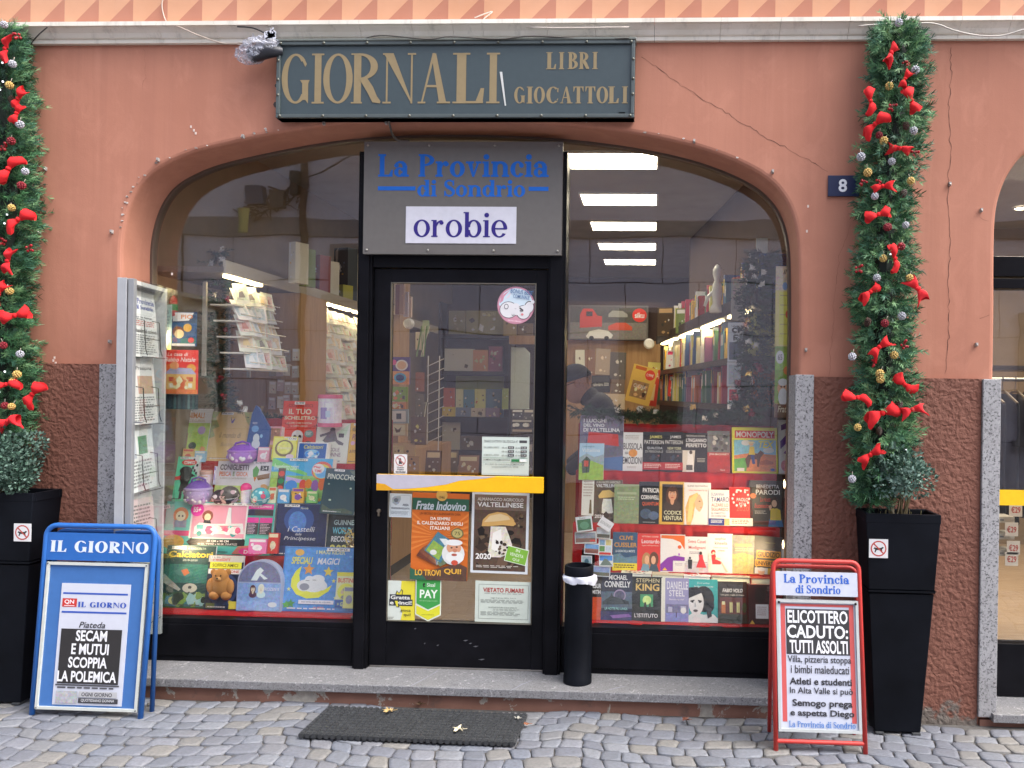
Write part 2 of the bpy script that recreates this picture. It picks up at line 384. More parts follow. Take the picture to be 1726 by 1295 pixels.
def m_paint(name, a, bb, grime=(.33, .2, .15)):
    m, t, b = newmat(name); co = objco(t)
    c = ramp(t, noise(t, co, 2.2, 5, .6), [(.35, a), (.68, bb)]); f = ramp(t, noise(t, objco(t, (6, 6, 1)), 1.6, 6, .7), [(.55, 0.0), (.8, .35)])
    t.links.new(mixc(t, f, c, grime), b.inputs['Base Color']); b.inputs['Roughness'].default_value = .85; bump(t, b, noise(t, co, 120, 3), .25, .001)
m_paint('pale diamond paint', (.55, .275, .155), (.62, .33, .2), (.5, .28, .2))
m_paint('dark diamond paint', (.4, .16, .1), (.46, .2, .13), (.4, .2, .15))
def m_rough():
    m, t, b = newmat('rough brown plaster'); co = objco(t)
    d = noise(t, co, 38, 6, .66, .7); v = nd(t, 'TexVoronoi', i_Scale=48, feature='SMOOTH_F1'); dn = nd(t, 'TexNoise', i_Scale=14, i_Detail=3)
    t.links.new(co, dn.inputs['Vector']); mx = nd(t, 'MixRGB', blend_type='ADD'); mx.inputs[0].default_value = .06; t.links.new(co, mx.inputs[1]); t.links.new(dn.outputs['Color'], mx.inputs[2]); t.links.new(mx.outputs[0], v.inputs['Vector'])
    hh = nd(t, 'Math', operation='MULTIPLY_ADD'); t.links.new(d, hh.inputs[0]); hh.inputs[1].default_value = 1.1; t.links.new(v.outputs[0], hh.inputs[2])
    c = ramp(t, noise(t, co, 2.5, 5), [(.3, (.17, .067, .046)), (.7, (.22, .092, .063))])
    low = nd(t, 'SeparateXYZ'); t.links.new(co, low.inputs[0])   # rising damp and flaking along the foot of the wall
    am = nd(t, 'Math', operation='MULTIPLY_ADD'); t.links.new(low.outputs[2], am.inputs[0]); am.inputs[1].default_value = -1.6; t.links.new(noise(t, co, 7, 6, .7), am.inputs[2])
    f = ramp(t, am.outputs[0], [(.36, 0.0), (.42, 1.0)]); c = mixc(t, f, c, (.16, .135, .115))
    t.links.new(c, b.inputs['Base Color']); b.inputs['Roughness'].default_value = .75; b.inputs['Specular IOR Level'].default_value = .35
    bump(t, b, hh.outputs[0], 1.0, .0085)
m_rough()
def m_granite(name, lo, hi, dark, sc=1.0):
    m, t, b = newmat(name); co = objco(t)
    n1 = noise(t, co, 34*sc, 5, .7, 1.2); n2 = noise(t, co, 110*sc, 4, .7); big = noise(t, co, 3, 4)
    c = ramp(t, n1, [(.36, lo), (.5, hi), (.66, hi)]); f = ramp(t, n2, [(.54, 0.0), (.6, 1.0)]); c = mixc(t, f, c, dark)
    f2 = ramp(t, noise(t, co, 22*sc, 3, .6, 2), [(.6, 0.0), (.66, .7)]); c = mixc(t, f2, c, (.46, .45, .46)); c = mixc(t, ramp(t, big, [(.35, .3), (.65, 0.0)]), c, (.2, .19, .18))
    t.links.new(c, b.inputs['Base Color']); b.inputs['Roughness'].default_value = .6; bump(t, b, n2, .12, .001)
m_granite('pale granite', (.25, .25, .26), (.38, .375, .385), (.06, .06, .065))
m_granite('step granite', (.15, .15, .16), (.22, .22, .23), (.09, .09, .095), 1.2)
def m_cornice():
    m, t, b = newmat('cornice stone'); co = objco(t)
    c = ramp(t, noise(t, co, 4, 5), [(.3, (.72, .67, .57)), (.7, (.86, .81, .72))]); f = ramp(t, noise(t, objco(t, (12, 12, 2)), 1.4, 6, .7), [(.52, 0.0), (.75, .6)])
    t.links.new(mixc(t, f, c, (.38, .35, .3)), b.inputs['Base Color']); b.inputs['Roughness'].default_value = .85; bump(t, b, noise(t, co, 90, 4), .3, .002)
m_cornice()
def m_base():
    m, t, b = newmat('peeling painted base'); co = objco(t)
    c = ramp(t, noise(t, co, 5, 5), [(.3, (.20, .095, .065)), (.7, (.28, .14, .10))])
    f = ramp(t, noise(t, co, 5.5, 7, .7, .5), [(.57, 0.0), (.585, 1.0)]); g = ramp(t, noise(t, co, 40, 4), [(.3, (.3, .28, .24)), (.7, (.44, .4, .34))])
    c = mixc(t, f, c, g); f2 = ramp(t, noise(t, co, 9, 6, .7), [(.58, 0.0), (.7, .8)]); c = mixc(t, f2, c, (.12, .08, .065)); t.links.new(c, b.inputs['Base Color']); b.inputs['Roughness'].default_value = .85
    bump(t, b, noise(t, co, 40, 5), .5, .004)
m_base()
def m_sett():
    m, t, b = newmat('granite setts'); a = nd(t, 'Attribute', attribute_name='Col'); co = objco(t)
    n = noise(t, co, 70, 6, .7); x = mixc(t, ramp(t, n, [(.3, .55), (.7, 0.0)]), a.outputs['Color'], (.07, .072, .08))
    x = mixc(t, ramp(t, noise(t, co, 6, 5, .6), [(.45, 0.0), (.75, .3)]), x, (.15, .148, .15)); t.links.new(x, b.inputs['Base Color']); b.inputs['Roughness'].default_value = .62
    bump(t, b, noise(t, co, 45, 6, .65), .4, .005)
m_sett()
def m_ground():
    m, t, b = newmat('street bed'); co = objco(t)
    t.links.new(ramp(t, noise(t, co, 9, 6), [(.3, (.06, .056, .052)), (.7, (.12, .112, .105))]), b.inputs['Base Color']); b.inputs['Roughness'].default_value = .9; bump(t, b, noise(t, co, 60, 5), .6, .01)
m_ground()
def m_wood(name, a, c2, sc=(14, 14, 1)):
    m, t, b = newmat(name); co = objco(t, sc)
    t.links.new(ramp(t, noise(t, co, 2.2, 6, .6, 1.2), [(.3, a), (.7, c2)]), b.inputs['Base Color']); b.inputs['Roughness'].default_value = .45
m_wood('honey wood', (.36, .2, .085), (.5, .3, .14)); m_wood('pale floor boards', (.36, .25, .16), (.47, .35, .24), (2, 12, 12))
def m_plain(name, col, rough=.8, var=.1, sc=5, metal=0, bmp=.1):
    m, t, b = newmat(name); co = objco(t)
    t.links.new(ramp(t, noise(t, co, sc, 5), [(.3, tuple(x*(1-var) for x in col)), (.7, tuple(x*(1+var) for x in col))]), b.inputs['Base Color']); b.inputs['Roughness'].default_value = rough; b.inputs['Metallic'].default_value = metal
    bump(t, b, noise(t, co, 90, 3), bmp, .001)
m_plain('ceiling paint', (.3, .27, .23)); m_plain('interior brown', (.07, .046, .036), .95); m_plain('warm white wall', (.24, .18, .12)); m_plain('black lacquer', (.006, .006, .008), .4, .3, 8)
m_plain('lilac plaster', (.8, .77, .89), .85, .06, 1.2); m_plain('opposite trim', (.32, .3, .32), .8); m_plain('shutter brown', (.09, .05, .04), .6); m_plain('joint grey', (.2, .19, .2), .9); m_plain('roof tile', (.2, .1, .07), .9)
m_plain('rubber', (.035, .037, .04), .55, .2, 30, 0, .4); m_plain('planter black', (.005, .006, .009), .5, .35, 6); m_plain('soil', (.05, .04, .03), .95, .3, 40)
for q in ('black lacquer', 'planter black', 'interior brown'): MATS[q].node_tree.nodes['Principled BSDF'].inputs['Specular IOR Level'].default_value = .1
def m_glass(name, base, tint, wob):
    m = bpy.data.materials.new(name); m.use_nodes = True; MATS[name] = m; t = m.node_tree; t.nodes.clear()
    o = nd(t, 'OutputMaterial'); tr = nd(t, 'BsdfTransparent'); tr.inputs[0].default_value = tint; gl = nd(t, 'BsdfGlossy'); gl.inputs['Roughness'].default_value = .0; mx = nd(t, 'MixShader')
    lw = nd(t, 'LayerWeight'); lw.inputs[0].default_value = .5; p = nd(t, 'Math', operation='POWER'); t.links.new(lw.outputs['Facing'], p.inputs[0]); p.inputs[1].default_value = 5
    q = nd(t, 'MapRange'); q.inputs[3].default_value = base; q.inputs[4].default_value = 1; t.links.new(p.outputs[0], q.inputs[0]); t.links.new(q.outputs[0], mx.inputs[0])
    if wob:
        n = noise(t, objco(t, (1, 1, 2.2)), 2.6, 1); bm = nd(t, 'Bump', i_Strength=wob, i_Distance=.004); t.links.new(n, bm.inputs['Height']); t.links.new(bm.outputs[0], gl.inputs['Normal'])
    t.links.new(tr.outputs[0], mx.inputs[1]); t.links.new(gl.outputs[0], mx.inputs[2]); t.links.new(mx.outputs[0], o.inputs[0])
m_glass('window glass', .075, (.975, .985, .98, 1), .13); m_glass('plexiglass', .06, (.93, .95, .95, 1), .0); m_glass('cellophane', .12, (.95, .95, .95, 1), .0)
def m_emit(name, col, st):
    m, t, b = newmat(name); b.inputs['Base Color'].default_value = (.8, .8, .8, 1); b.inputs['Emission Color'].default_value = tuple(col)+(1,); b.inputs['Emission Strength'].default_value = st
m_emit('panel light', (1, .88, .66), 7); m_emit('strip light', (1, .78, .42), 8); m_emit('fairy light', (.9, .95, 1), .6); m_emit('spot light', (1, .72, .38), 10)
# ------------------------------------------------------------------ ground
GX0, GX1, GY = -4.4, 4.2, -2.2
mb = MB(); mb.box(-40, 40, -60, 40, -.5, -.0105, 'street bed'); tag(mb.build('ground'), kind='structure')
rnd = random.Random(4)
mb = MB(); greys = ['777a83', '71747e', '7d818a', '6e727b', '85888f', '757881', '7b7c7f', '72757e', '7b7c82', '807e7b', '757a85', '84868e', '777b84', '85827d']
# setts laid in shallow fans, each one a small worn dome
y = .02; row = 0; lines = []
while y > GY:
    hgt = rnd.uniform(.078, .102); lines.append((y, hgt)); y -= hgt
def fan(x): return -.085*abs(sin((x+.35)*pi/1.25))
for y, hgt in lines:
    x = GX0+rnd.random()*.1
    while x < GX1:
        wd = rnd.uniform(.075, .132)
        cs = []
        for (cx, cy) in ((x, y-hgt), (x+wd, y-hgt), (x+wd, y), (x, y)):
            cs.append([cx+.010*sin(cx*57+cy*31)+.018*sin(cy*9+1), cy+fan(cx)+.02*sin(cx*2.3)+.008*sin(cx*41+cy*63)])
        mx_ = sum(c[0] for c in cs)/4; my = sum(c[1] for c in cs)/4
        pts = []
        for i in range(4):
            p0, p1 = cs[i], cs[(i+1) % 4]
            for f in (.14, .5, .86): pts.append((p0[0]+(p1[0]-p0[0])*f+rnd.uniform(-.003, .003), p0[1]+(p1[1]-p0[1])*f+rnd.uniform(-.003, .003)))
        tz = rnd.uniform(-.002, .002); tilt = (rnd.uniform(-.02, .02), rnd.uniform(-.02, .02)); vs = []; n = len(pts)
        for sc_, dz in ((.955, -.03), (.952, -.0045), (.92, -.0012), (.6, -.0003)):
            for (px_, py_) in pts:
                qx, qy = mx_+(px_-mx_)*sc_, my+(py_-my)*sc_; vs.append((qx, qy, dz+tz+(qx-mx_)*tilt[0]+(qy-my)*tilt[1]))
        if max(p[1] for p in pts) < .03:
            fs = [(a*n+i, a*n+(i+1) % n, (a+1)*n+(i+1) % n, (a+1)*n+i) for a in range(3) for i in range(n)]+[tuple(3*n+i for i in range(n))]
            mb.add(vs, fs, 'granite setts', rnd.choice(greys))
        x += wd
tag(mb.build('cobbled_pavement', smooth=True), kind='structure')
# ------------------------------------------------------------------ the building
bld = empty('shop_building', (0, 0, 0), 'terracotta plastered building front with a wide arched newsagent window and glass door', 'building')
DY = .24                                   # depth of the glass behind the facade
def W2(px, py, Y=0): p = P(px, py, Y); return (p.x, p.z)
zc_bot = W2(800, 73.5)[1]; zc_top = W2(800, 45)[1]; zpl = W2(900, 627)[1]; ZS = P(790, 1127, .22).z
archpx = [(205, 470), (205, 410), (211, 368), (224, 330), (243, 301), (270, 280), (320, 257), (400, 238), (480, 222), (560, 210), (650, 203.5), (780, 202), (900, 206), (1000, 215), (1100, 230), (1180, 249), (1250, 275), (1300, 304), (1330, 343), (1344, 390), (1347, 450), (1347, 560)]
def smoothline(pts, it=2):
    for _ in range(it):
        o = [pts[0]]
        for a, b in zip(pts, pts[1:]): o += [(a[0]*.75+b[0]*.25, a[1]*.75+b[1]*.25), (a[0]*.25+b[0]*.75, a[1]*.25+b[1]*.75)]
        pts = o+[pts[-1]]
    return pts
arch = smoothline([W2(*p) for p in archpx]); XL, XR = arch[0][0], arch[-1][0]
arch = [(XL, -.05)]+arch+[(XR, -.05)]
ar2 = smoothline([W2(*p) for p in [(1677, 520), (1677, 420), (1679, 357), (1690, 315), (1706, 284), (1726, 259), (1765, 232), (1830, 212), (1950, 196), (2080, 192)]]); x2 = ar2[0][0]
mid2 = ar2[-1][0]; ar2 = [(x2, -.05)]+ar2+[(2*mid2-x, z) for x, z in ar2[:-1][::-1]]+[(2*mid2-x2, -.05)]
def offset(pl, d):
    o = []
    for i, p in enumerate(pl):
        a = pl[max(0, i-1)]; b = pl[min(len(pl)-1, i+1)]; dx, dz = b[0]-a[0], b[1]-a[1]; l = math.hypot(dx, dz) or 1
        o.append((p[0]-dz/l*d, p[1]+dx/l*d))
    return o
RB = .022
out = [(-7, -.05)]+offset(arch, RB)+offset(ar2, RB)+[(9, -.05), (9, zc_bot+.02), (-7, zc_bot+.02)]
mb = MB()
mb.prism(out, 0, .5, 'terracotta plaster', back=False, side=False)
for pl, dep in ((arch, DY+.05), (ar2, DY+.05)):
    rings = [(offset(pl, RB*(1-sin(a))), RB*(1-cos(a))) for a in (0, pi/6, pi/3, pi/2)]+[(pl, dep)]
    for (A, ya), (B, yb) in zip(rings, rings[1:]):
        vs = [(x, ya, z) for x, z in A]+[(x, yb, z) for x, z in B]; n = len(A)
        mb.add(vs, [(i, i+1, n+i+1, n+i) for i in range(n-1)], 'terracotta plaster')
rnd = random.Random(7)
def crackline(mb, pts, wd, col='4a2a20', y=-.0012, mat='matte', jit=.006):
    pts = [W2(*p) for p in pts]; o = []
    for a, b in zip(pts, pts[1:]):
        n = max(2, int(math.hypot(b[0]-a[0], b[1]-a[1])/.02))
        o += [(a[0]+(b[0]-a[0])*i/n+rnd.uniform(-jit, jit), a[1]+(b[1]-a[1])*i/n+rnd.uniform(-jit, jit), wd*rnd.uniform(.3, 1.2)) for i in range(n)]
    for q in vst(o):
        A = sum(q[j][0]*q[(j+1) % 4][1]-q[(j+1) % 4][0]*q[j][1] for j in range(4)); q = q if A > 0 else q[::-1]
        mb.add([(x, y, z) for x, z in q], [(0, 1, 2, 3)], mat, col)
crackline(mb, [(1082, 95), (1130, 130), (1180, 165), (1240, 200), (1300, 237), (1350, 262), (1400, 292)], .0022)
crackline(mb, [(1601, 80), (1603, 130), (1598, 190), (1602, 250), (1597, 312), (1599, 370), (1602, 430), (1598, 480), (1600, 560), (1594, 636)], .0026)
crackline(mb, [(1433, 380), (1415, 430), (1405, 520), (1397, 640)], .0012, '7a4a3a')
crackline(mb, [(1650, 536), (1676, 530)], .0015); crackline(mb, [(1650, 366), (1676, 377)], .0012); crackline(mb, [(244, 82), (245, 130), (238, 160)], .0012, '8a5a4a')
# flaked spots and old fixings along the arch edge
for i in range(46):
    t_ = rnd.random(); q = offset(arch, .012+rnd.random()*.02)[int(8+t_*(len(arch)-30))]; r_ = rnd.uniform(.002, .007)
    kk = rnd.choice((4, 5, 6)); a0 = rnd.random()*6
    mb.prism([(q[0]+r_*1.6*cos(a0+2*pi*k/kk)*rnd.uniform(.5, 1), q[1]+r_*sin(a0+2*pi*k/kk)*rnd.uniform(.5, 1)) for k in range(kk)], -.0035, .012, 'paper', rnd.choice(('d8d2cc', 'c8beb6', '9a8a80')), back=False)
for px, py in ((92, 603), (94, 612), (90, 608), (322, 214), (327, 220), (330, 225), (1362, 348), (1360, 390), (1480, 600), (290, 462)):
    x, z = W2(px, py); mb.box(x-.004, x+.004, -.002, .001, z-.006, z+.006, 'paper', 'd8c8be')
mb.build('wall', bld)
# small nails, plugs and clips left in the plaster
for px, py in ((411, 231), (547, 209), (652, 208), (1170, 239), (1302, 290), (78, 285), (268, 270), (190, 391), (187, 576), (1653, 355), (1645, 581), (1358, 590), (1600, 311), (68, 391)):
    x, z = W2(px, py); mb = MB(); mb.box(x-.005, x+.005, -.016, 0, z-.009, z+.008, 'satin', 'a9a6a2'); mb.ball((x, -.016, z-.004), .005, 'metal', '9a9590', 6, 4); mb.build('wall_fixing', bld)
# upper wall painted with a diamond point pattern
mb = MB(); S = .1775; xb = W2(224, 45)[0]-40*S; z0 = zc_top-.02
for r in range(14):
    for c in range(80):
        xa, za = xb+c*S, z0+r*S
        if xa > 9 or xa < -7: continue
        mb.add([(xa, 0, za), (xa+S, 0, za+S), (xa, 0, za+S)], [(0, 1, 2)], 'pale diamond paint'); mb.add([(xa, 0, za), (xa+S, 0, za), (xa+S, 0, za+S)], [(0, 1, 2)], 'dark diamond paint')
mb.box(-7, 9, .002, .4, z0, z0+14*S-.01, 'dark diamond paint')
mb.build('upper_wall', bld)
# cornice: stepped profile run along the front, with cracked joints
h = zc_top-zc_bot
prof = [(0, 0), (-.022, 0), (-.022, h*.22), (-.03, h*.25), (-.034, h*.3), (-.045, h*.5), (-.066, h*.72), (-.07, h*.74), (-.078, h*.76), (-.078, h*1.0), (-.0, h*1.06)]
def run(mb, prof, x0, x1, z0, mat, n=1):
    vs = [(x, y, z0+z) for x in (x0, x1) for y, z in prof]; k = len(prof)
    mb.add(vs, [(i, i+1, k+i+1, k+i) for i in range(k-1)]+[tuple(range(k))[::-1], tuple(range(k, 2*k))], mat)
mb = MB(); rnd = random.Random(3); x = -7
while x < 9:
    L = rnd.uniform(.14, .34); run(mb, prof, x, x+L-.0016, zc_bot, 'cornice stone'); x += L
mb.box(-7, 9, -.02, 0, zc_bot+.004, zc_top-.01, 'matte', '3a342e')
mb.build('cornice', bld)
# plinth of rough plaster, granite jambs
mb = MB(); xg = [W2(172, 750)[0], W2(203, 750)[0], W2(1337, 750)[0], W2(1368.5, 750)[0], W2(1650, 800)[0], W2(1681, 800)[0]]
mb.box(-7, xg[0], -.018, .05, -.05, W2(120, 613.5)[1], 'rough brown plaster'); mb.build('plinth', bld); mb = MB(); mb.box(xg[3], xg[4], -.018, .05, -.05, W2(1500, 637)[1], 'rough brown plaster')
mb.build('plinth', bld)
for a, b_, top in ((xg[0], xg[1], W2(186, 614)[1]), (xg[2], xg[3], W2(1352, 632)[1]), (xg[4], xg[5], W2(1666, 639.5)[1])):
    m_ = MB(); m_.box(a+.001, b_, -.032, .16, -.04 if a < 0.5 else ZS-.07, top, 'pale granite'); m_.build('granite_jamb', bld, bevel=.004)
# doorstep slab and the painted base under it
mb = MB(); mb.box(XL-.02, XR+.02, -.055, .9, ZS-.042, ZS, 'step granite'); stp = mb.build('doorstep', bld, bevel=.004)
for pts in ([(690, 1158), (705, 1150), (722, 1141), (738, 1131)], [(862, 1164), (880, 1154), (898, 1147)], [(330, 1148), (345, 1143), (352, 1140)], [(1010, 1168), (1040, 1160), (1055, 1157)]):
    mb = MB(); o_ = [PZ(x, y, ZS) for x, y in pts]; o_ = [(p.x, p.y, .004+.005*(i % 2)) for i, p in enumerate(o_)]
    for q in vst(o_):
        A = sum(q[j][0]*q[(j+1) % 4][1]-q[(j+1) % 4][0]*q[j][1] for j in range(4)); q = q if A > 0 else q[::-1]
        mb.add([(x, y, ZS+.0012) for x, y in q], [(0, 1, 2, 3)], 'paper', '8f9098')
    mb.build('stone_vein', stp)
mb = MB(); mb.box(XL-.05, XR+.05, -.02, .06, -.05, ZS-.042, 'peeling painted base'); mb.build('step_base', bld)
mb = MB(); mb.box(x2-.001, 2*mid2-x2, -.055, 1.0, ZS-.085, ZS-.045, 'step granite'); mb.box(x2-.05, 2*mid2-x2, -.018, .06, -.05, ZS-.085, 'peeling painted base'); mb.build('doorstep', bld, bevel=.003)
# ---- shop window and door: black frame, two panes
win = MB(); colL = (P(603, 700, .2).x, P(627, 700, .2).x); colR = (P(922, 700, .2).x, P(951, 700, .2).x)
ztopL = 2.78; zgl = P(430, 1042, DY).z; zgr = P(1150, 1058, DY).z
for a, b_ in (colL, colR): win.box(a, b_, .17, .29, ZS, 2.775, 'black lacquer'); win.box(a+.012, b_-.012, .158, .172, ZS, 2.75, 'black lacquer')
zb1 = P(780, 430, .2).z; zb0 = P(780, 453, .2).z
win.box(colL[1], colR[0], .18, .28, zb0, zb1+.02, 'black lacquer')
win.box(colL[1]+.001, colR[0]-.001, .26, .28, zb1+.021, 2.77, 'satin', 'a89a84')
win.box(XL+.001, colL[0], .2, .285, ZS, zgl, 'black lacquer'); win.box(colR[1], XR-.001, .2, .285, ZS, zgr, 'black lacquer')
win.box(XL+.02, colL[0]-.01, .193, .2, ZS+.03, zgl-.03, 'black lacquer'); win.box(colR[1]+.01, XR-.02, .193, .2, ZS+.03, zgr-.03, 'black lacquer')
inn = offset(arch, -.012)
def clip(pl, xa, xb, zlo):
    o = []
    for a, b_ in zip(pl, pl[1:]):
        for f in range(8):
            p = (a[0]+(b_[0]-a[0])*f/8, a[1]+(b_[1]-a[1])*f/8)
            if xa <= p[0] <= xb and p[1] > zlo: o.append(p)
    return o
for pl in (arch,):      # slim bead round the arch
    A, B = offset(pl, .002), offset(pl, -.012); n = len(A)
    for ya, yb in ((.225, .27),):
        vs = [(x, ya, z) for x, z in A]+[(x, ya, z) for x, z in B]+[(x, yb, z) for x, z in B]
        win.add(vs, [f for i in range(n-1) for f in ((i, i+1, n+i+1, n+i), (n+i, n+i+1, 2*n+i+1, 2*n+i))], 'satin', '5a4a40')
wo_ = win.build('shop_window', bld, bevel=.002)
def pane(xa, xb, zlo, name, parent, Y=DY, th=.006):
    top = clip(inn, xa, xb, zlo+.02); poly = [(xb, zlo), (xb, top[-1][1])]+top[::-1]+[(xa, top[0][1]), (xa, zlo)]
    poly = poly[::-1]
    A = sum(poly[i][0]*poly[(i+1) % len(poly)][1]-poly[(i+1) % len(poly)][0]*poly[i][1] for i in range(len(poly)))
    if A < 0: poly = poly[::-1]
    m_ = MB(); m_.prism(poly, Y, Y+th, 'window glass', side=False); return m_.build(name, parent)
pane(XL+.012, colL[0], zgl, 'glass_pane', wo_); pane(colR[1], XR-.012, zgr, 'glass_pane', wo_)
# door leaf
dr = MB(); dx0, dx1 = colL[1]+.004, colR[0]-.004; dz1 = zb0-.004; dz0 = ZS+.012; Yd = .195
gx0, gx1 = P(655, 760, Yd).x, P(900, 760, Yd).x; gz1, gz0 = P(780, 477, Yd).z, P(775, 1050.5, Yd).z
dr.box(dx0, gx0, Yd, .245, dz0, dz1, 'black lacquer'); dr.box(gx1, dx1, Yd, .245, dz0, dz1, 'black lacquer')
dr.box(gx0, gx1, Yd, .245, gz1, dz1, 'black lacquer'); dr.box(gx0, gx1, Yd+.004, .245, dz0, gz0, 'black lacquer')
for x in (gx0, gx1-.005): dr.box(x, x+.005, Yd-.003, Yd+.02, gz0, gz1, 'metal', '8a8478')
dr.box(gx0+.005, gx1-.005, Yd-.003, Yd+.02, gz0, gz0+.005, 'metal', '8a8478'); dr.box(gx0+.005, gx1-.005, Yd-.003, Yd+.02, gz1-.005, gz1, 'metal', '8a8478')
dr.box(dx0, dx1, .2, .25, ZS+.001, ZS+.010, 'metal', 'b5b0a8')
rnd = random.Random(2)
for px, py, L in ((785, 1080, 9), (793, 1085, 6), (802, 1090, 10), (738, 1088, 5), (812, 1112, 12), (716, 1085, 3), (645, 1094, 5), (700, 1060, 4)):   # scuffs
    p = P(px, py, Yd+.004); l = L*K(.2)/2; dr.add([(p.x-l, Yd+.0025, p.z), (p.x, Yd+.0025, p.z-.003), (p.x+l, Yd+.0025, p.z+.004), (p.x, Yd+.0025, p.z+.004)], [(0, 1, 2, 3)], 'paper', '5a5a60')
do = dr.build('door', bld, bevel=.002)
m_ = MB(); m_.prism([(gx0, gz0), (gx1, gz0), (gx1, gz1), (gx0, gz1)], Yd+.012, Yd+.018, 'window glass', side=False); m_.build('glass_pane', do)
m_ = MB(); a = P(636, 799.5, .13); b_ = P(916, 831, .13); h = P(780, 802, .13).z; l = P(780, 829, .13).z
m_.box(a.x, b_.x, .12, .145, l, h, 'satin', 'f2b80c')
m_.box(a.x+.03, a.x+.06, .145, Yd, l+.03, h-.03, 'metal', '888888'); m_.box(b_.x-.06, b_.x-.03, .145, Yd, l+.03, h-.03, 'metal', '888888')
items_to(m_, [('p', [(0, 0), (.72, 0), (.66, .12), (.5, .3), (.42, .55), (.3, .75), (.17, .88), (.1, .9), (.05, .6), (0, .55)], 'b9b4bf', 'satin'), ('p', [(0, 1), (0, .6), (.05, .65), (.1, .95), (.08, 1)], 'd79a1c', 'satin')], b_.x-a.x, h-l, .12, a.x, l)
m_.build('push_bar', do, bevel=.003)
m_ = MB(); p = P(639, 861, Yd); M_ = Matrix.Translation((p.x, Yd-.006, p.z)) @ Matrix.Rotation(pi/2, 4, 'X')
m_.lathe([(0, .004), (.009, .004), (.011, 0), (.011, -.006)], 'metal', '9a9080', 14, M_); m_.box(p.x-.005, p.x+.005, Yd-.008, Yd, p.z-.028, p.z-.005, 'metal', '8a8070'); m_.build('keyhole', do)
GAIN = 1.45
# ------------------------------------------------------------------ room behind the window
ZC = 3.13; RX0, RX1, RY1 = -2.78, 1.12, 7.0; YI = .295
mb = MB(); o2 = [(RX0, ZS-.01)]+offset(arch, .03)[1:-1]+[(RX1, ZS-.01), (RX1, ZC), (RX0, ZC)]
o2[1:1] = [(offset(arch, .03)[1][0], ZS-.01)]; k_ = offset(arch, .03)[-2][0]; o2[-3:-3] = [(k_, ZS-.01)]
mb.prism(o2, YI, YI+.01, 'warm white wall', side=False)
mb.box(RX0-.1, RX0, YI, RY1, ZS-.1, ZC, 'warm white wall'); mb.build('interior_wall', bld); mb = MB(); mb.box(RX1, RX1+.1, YI, RY1, ZS-.1, ZC, 'interior brown')
mb.build('interior_wall', bld)
mb = MB(); mb.box(RX0, RX1, RY1, RY1+.1, ZS, ZC, 'interior brown'); mb.build('back_wall', bld)
mb = MB(); mb.box(RX0-.1, RX1+.1, YI, RY1+.1, ZC, ZC+.1, 'ceiling paint'); mb.build('ceiling', bld)
mb = MB(); mb.box(RX0, RX1, .9, RY1, ZS-.1, ZS-.002, 'pale floor boards'); mb.build('floor', bld)
def ptab(*a): return a
# ceiling panels
nm = ['nearest', 'second', 'third', 'fourth', 'farthest']
gp = 'lit ceiling panels'
for i, (y, wf) in enumerate(((1.33, 1.0), (2.4, 1), (3.42, 1), (4.45, 1), (5.45, 1))):
    t_ = empty('ceiling_panel_light', (-.3, y, ZC), ('largest glowing rectangular ceiling panel at the top of the right window', 'glowing ceiling panel second from the top in the right window', 'glowing ceiling panel in the middle of the row of five', 'narrow glowing ceiling panel fourth from the top of the row', 'smallest lowest glowing ceiling panel deep inside the shop')[i], 'ceiling lamp', gp)
    a = MB(); a.box(-.3, .3, 0, .36, -.012, -.006, 'panel light'); a.build('diffuser', t_)
    a = MB(); a.box(-.315, -.3, -.015, .375, -.016, -.001, 'satin', 'd8d4cc'); a.box(.3, .315, -.015, .375, -.016, -.001, 'satin', 'd8d4cc'); a.box(-.3, .3, -.015, 0, -.016, -.001, 'satin', 'd8d4cc'); a.box(-.3, .3, .36, .375, -.016, -.001, 'satin', 'd8d4cc'); a.build('frame', t_)
# left wall shelving with light strips, wooden pillar
SHX = -2.33
t_ = empty('wall_shelf', (RX0, 0, 0), 'dark wall shelf high on the left with light strips under it', 'shelf')
a = MB(); a.box(0, SHX-RX0, .33, 4.6, 2.17, 2.2, 'satin', '4a4138'); a.box(SHX-RX0-.006, SHX-RX0+.012, .33, 4.6, 2.165, 2.235, 'satin', '8d8578'); a.build('shelf_board', t_)
a = MB(); a.box(0, .03, 1.6, 4.6, ZS, 2.17, 'interior brown'); a.build('back_panel', t_)
def strip(y0, y1, X, z, lab, M=None, dx=.035):
    o = MB(); o.box(X-dx, X, y0, y1, z-.014, z, 'strip light', M=M); e = o.build('strip_light'); tag(e, lab, 'strip light', 'light strips under the shelves')
for y0, y1, lab in ((.42, .8, 'warm light strip under the left shelf nearest the glass'), (1.62, 1.85, 'first of three warm light strips above the greeting card rack'), (1.93, 2.22, 'middle of three warm light strips above the greeting card rack'), (2.32, 2.72, 'last of three warm light strips above the card rack beside the door frame'), (3.3, 3.7, 'warm light strip under the shelf above the magazines seen through the door')):
    strip(y0, y1, SHX-.02, 2.168, lab)
a = MB(); a.box(RX0+.001, -2.27, 1.15, 1.56, ZS, 2.162, 'honey wood'); tag(a.build('wooden_pillar', bevel=.004), 'honey coloured wooden pillar between the two card racks', 'pillar')
a = MB(); a.box(RX0+.001, -2.22, 3.0, 3.28, ZS, 2.6, 'honey wood'); tag(a.build('wooden_pillar', bevel=.004), 'honey coloured wooden post seen through the left side of the glass door', 'pillar')
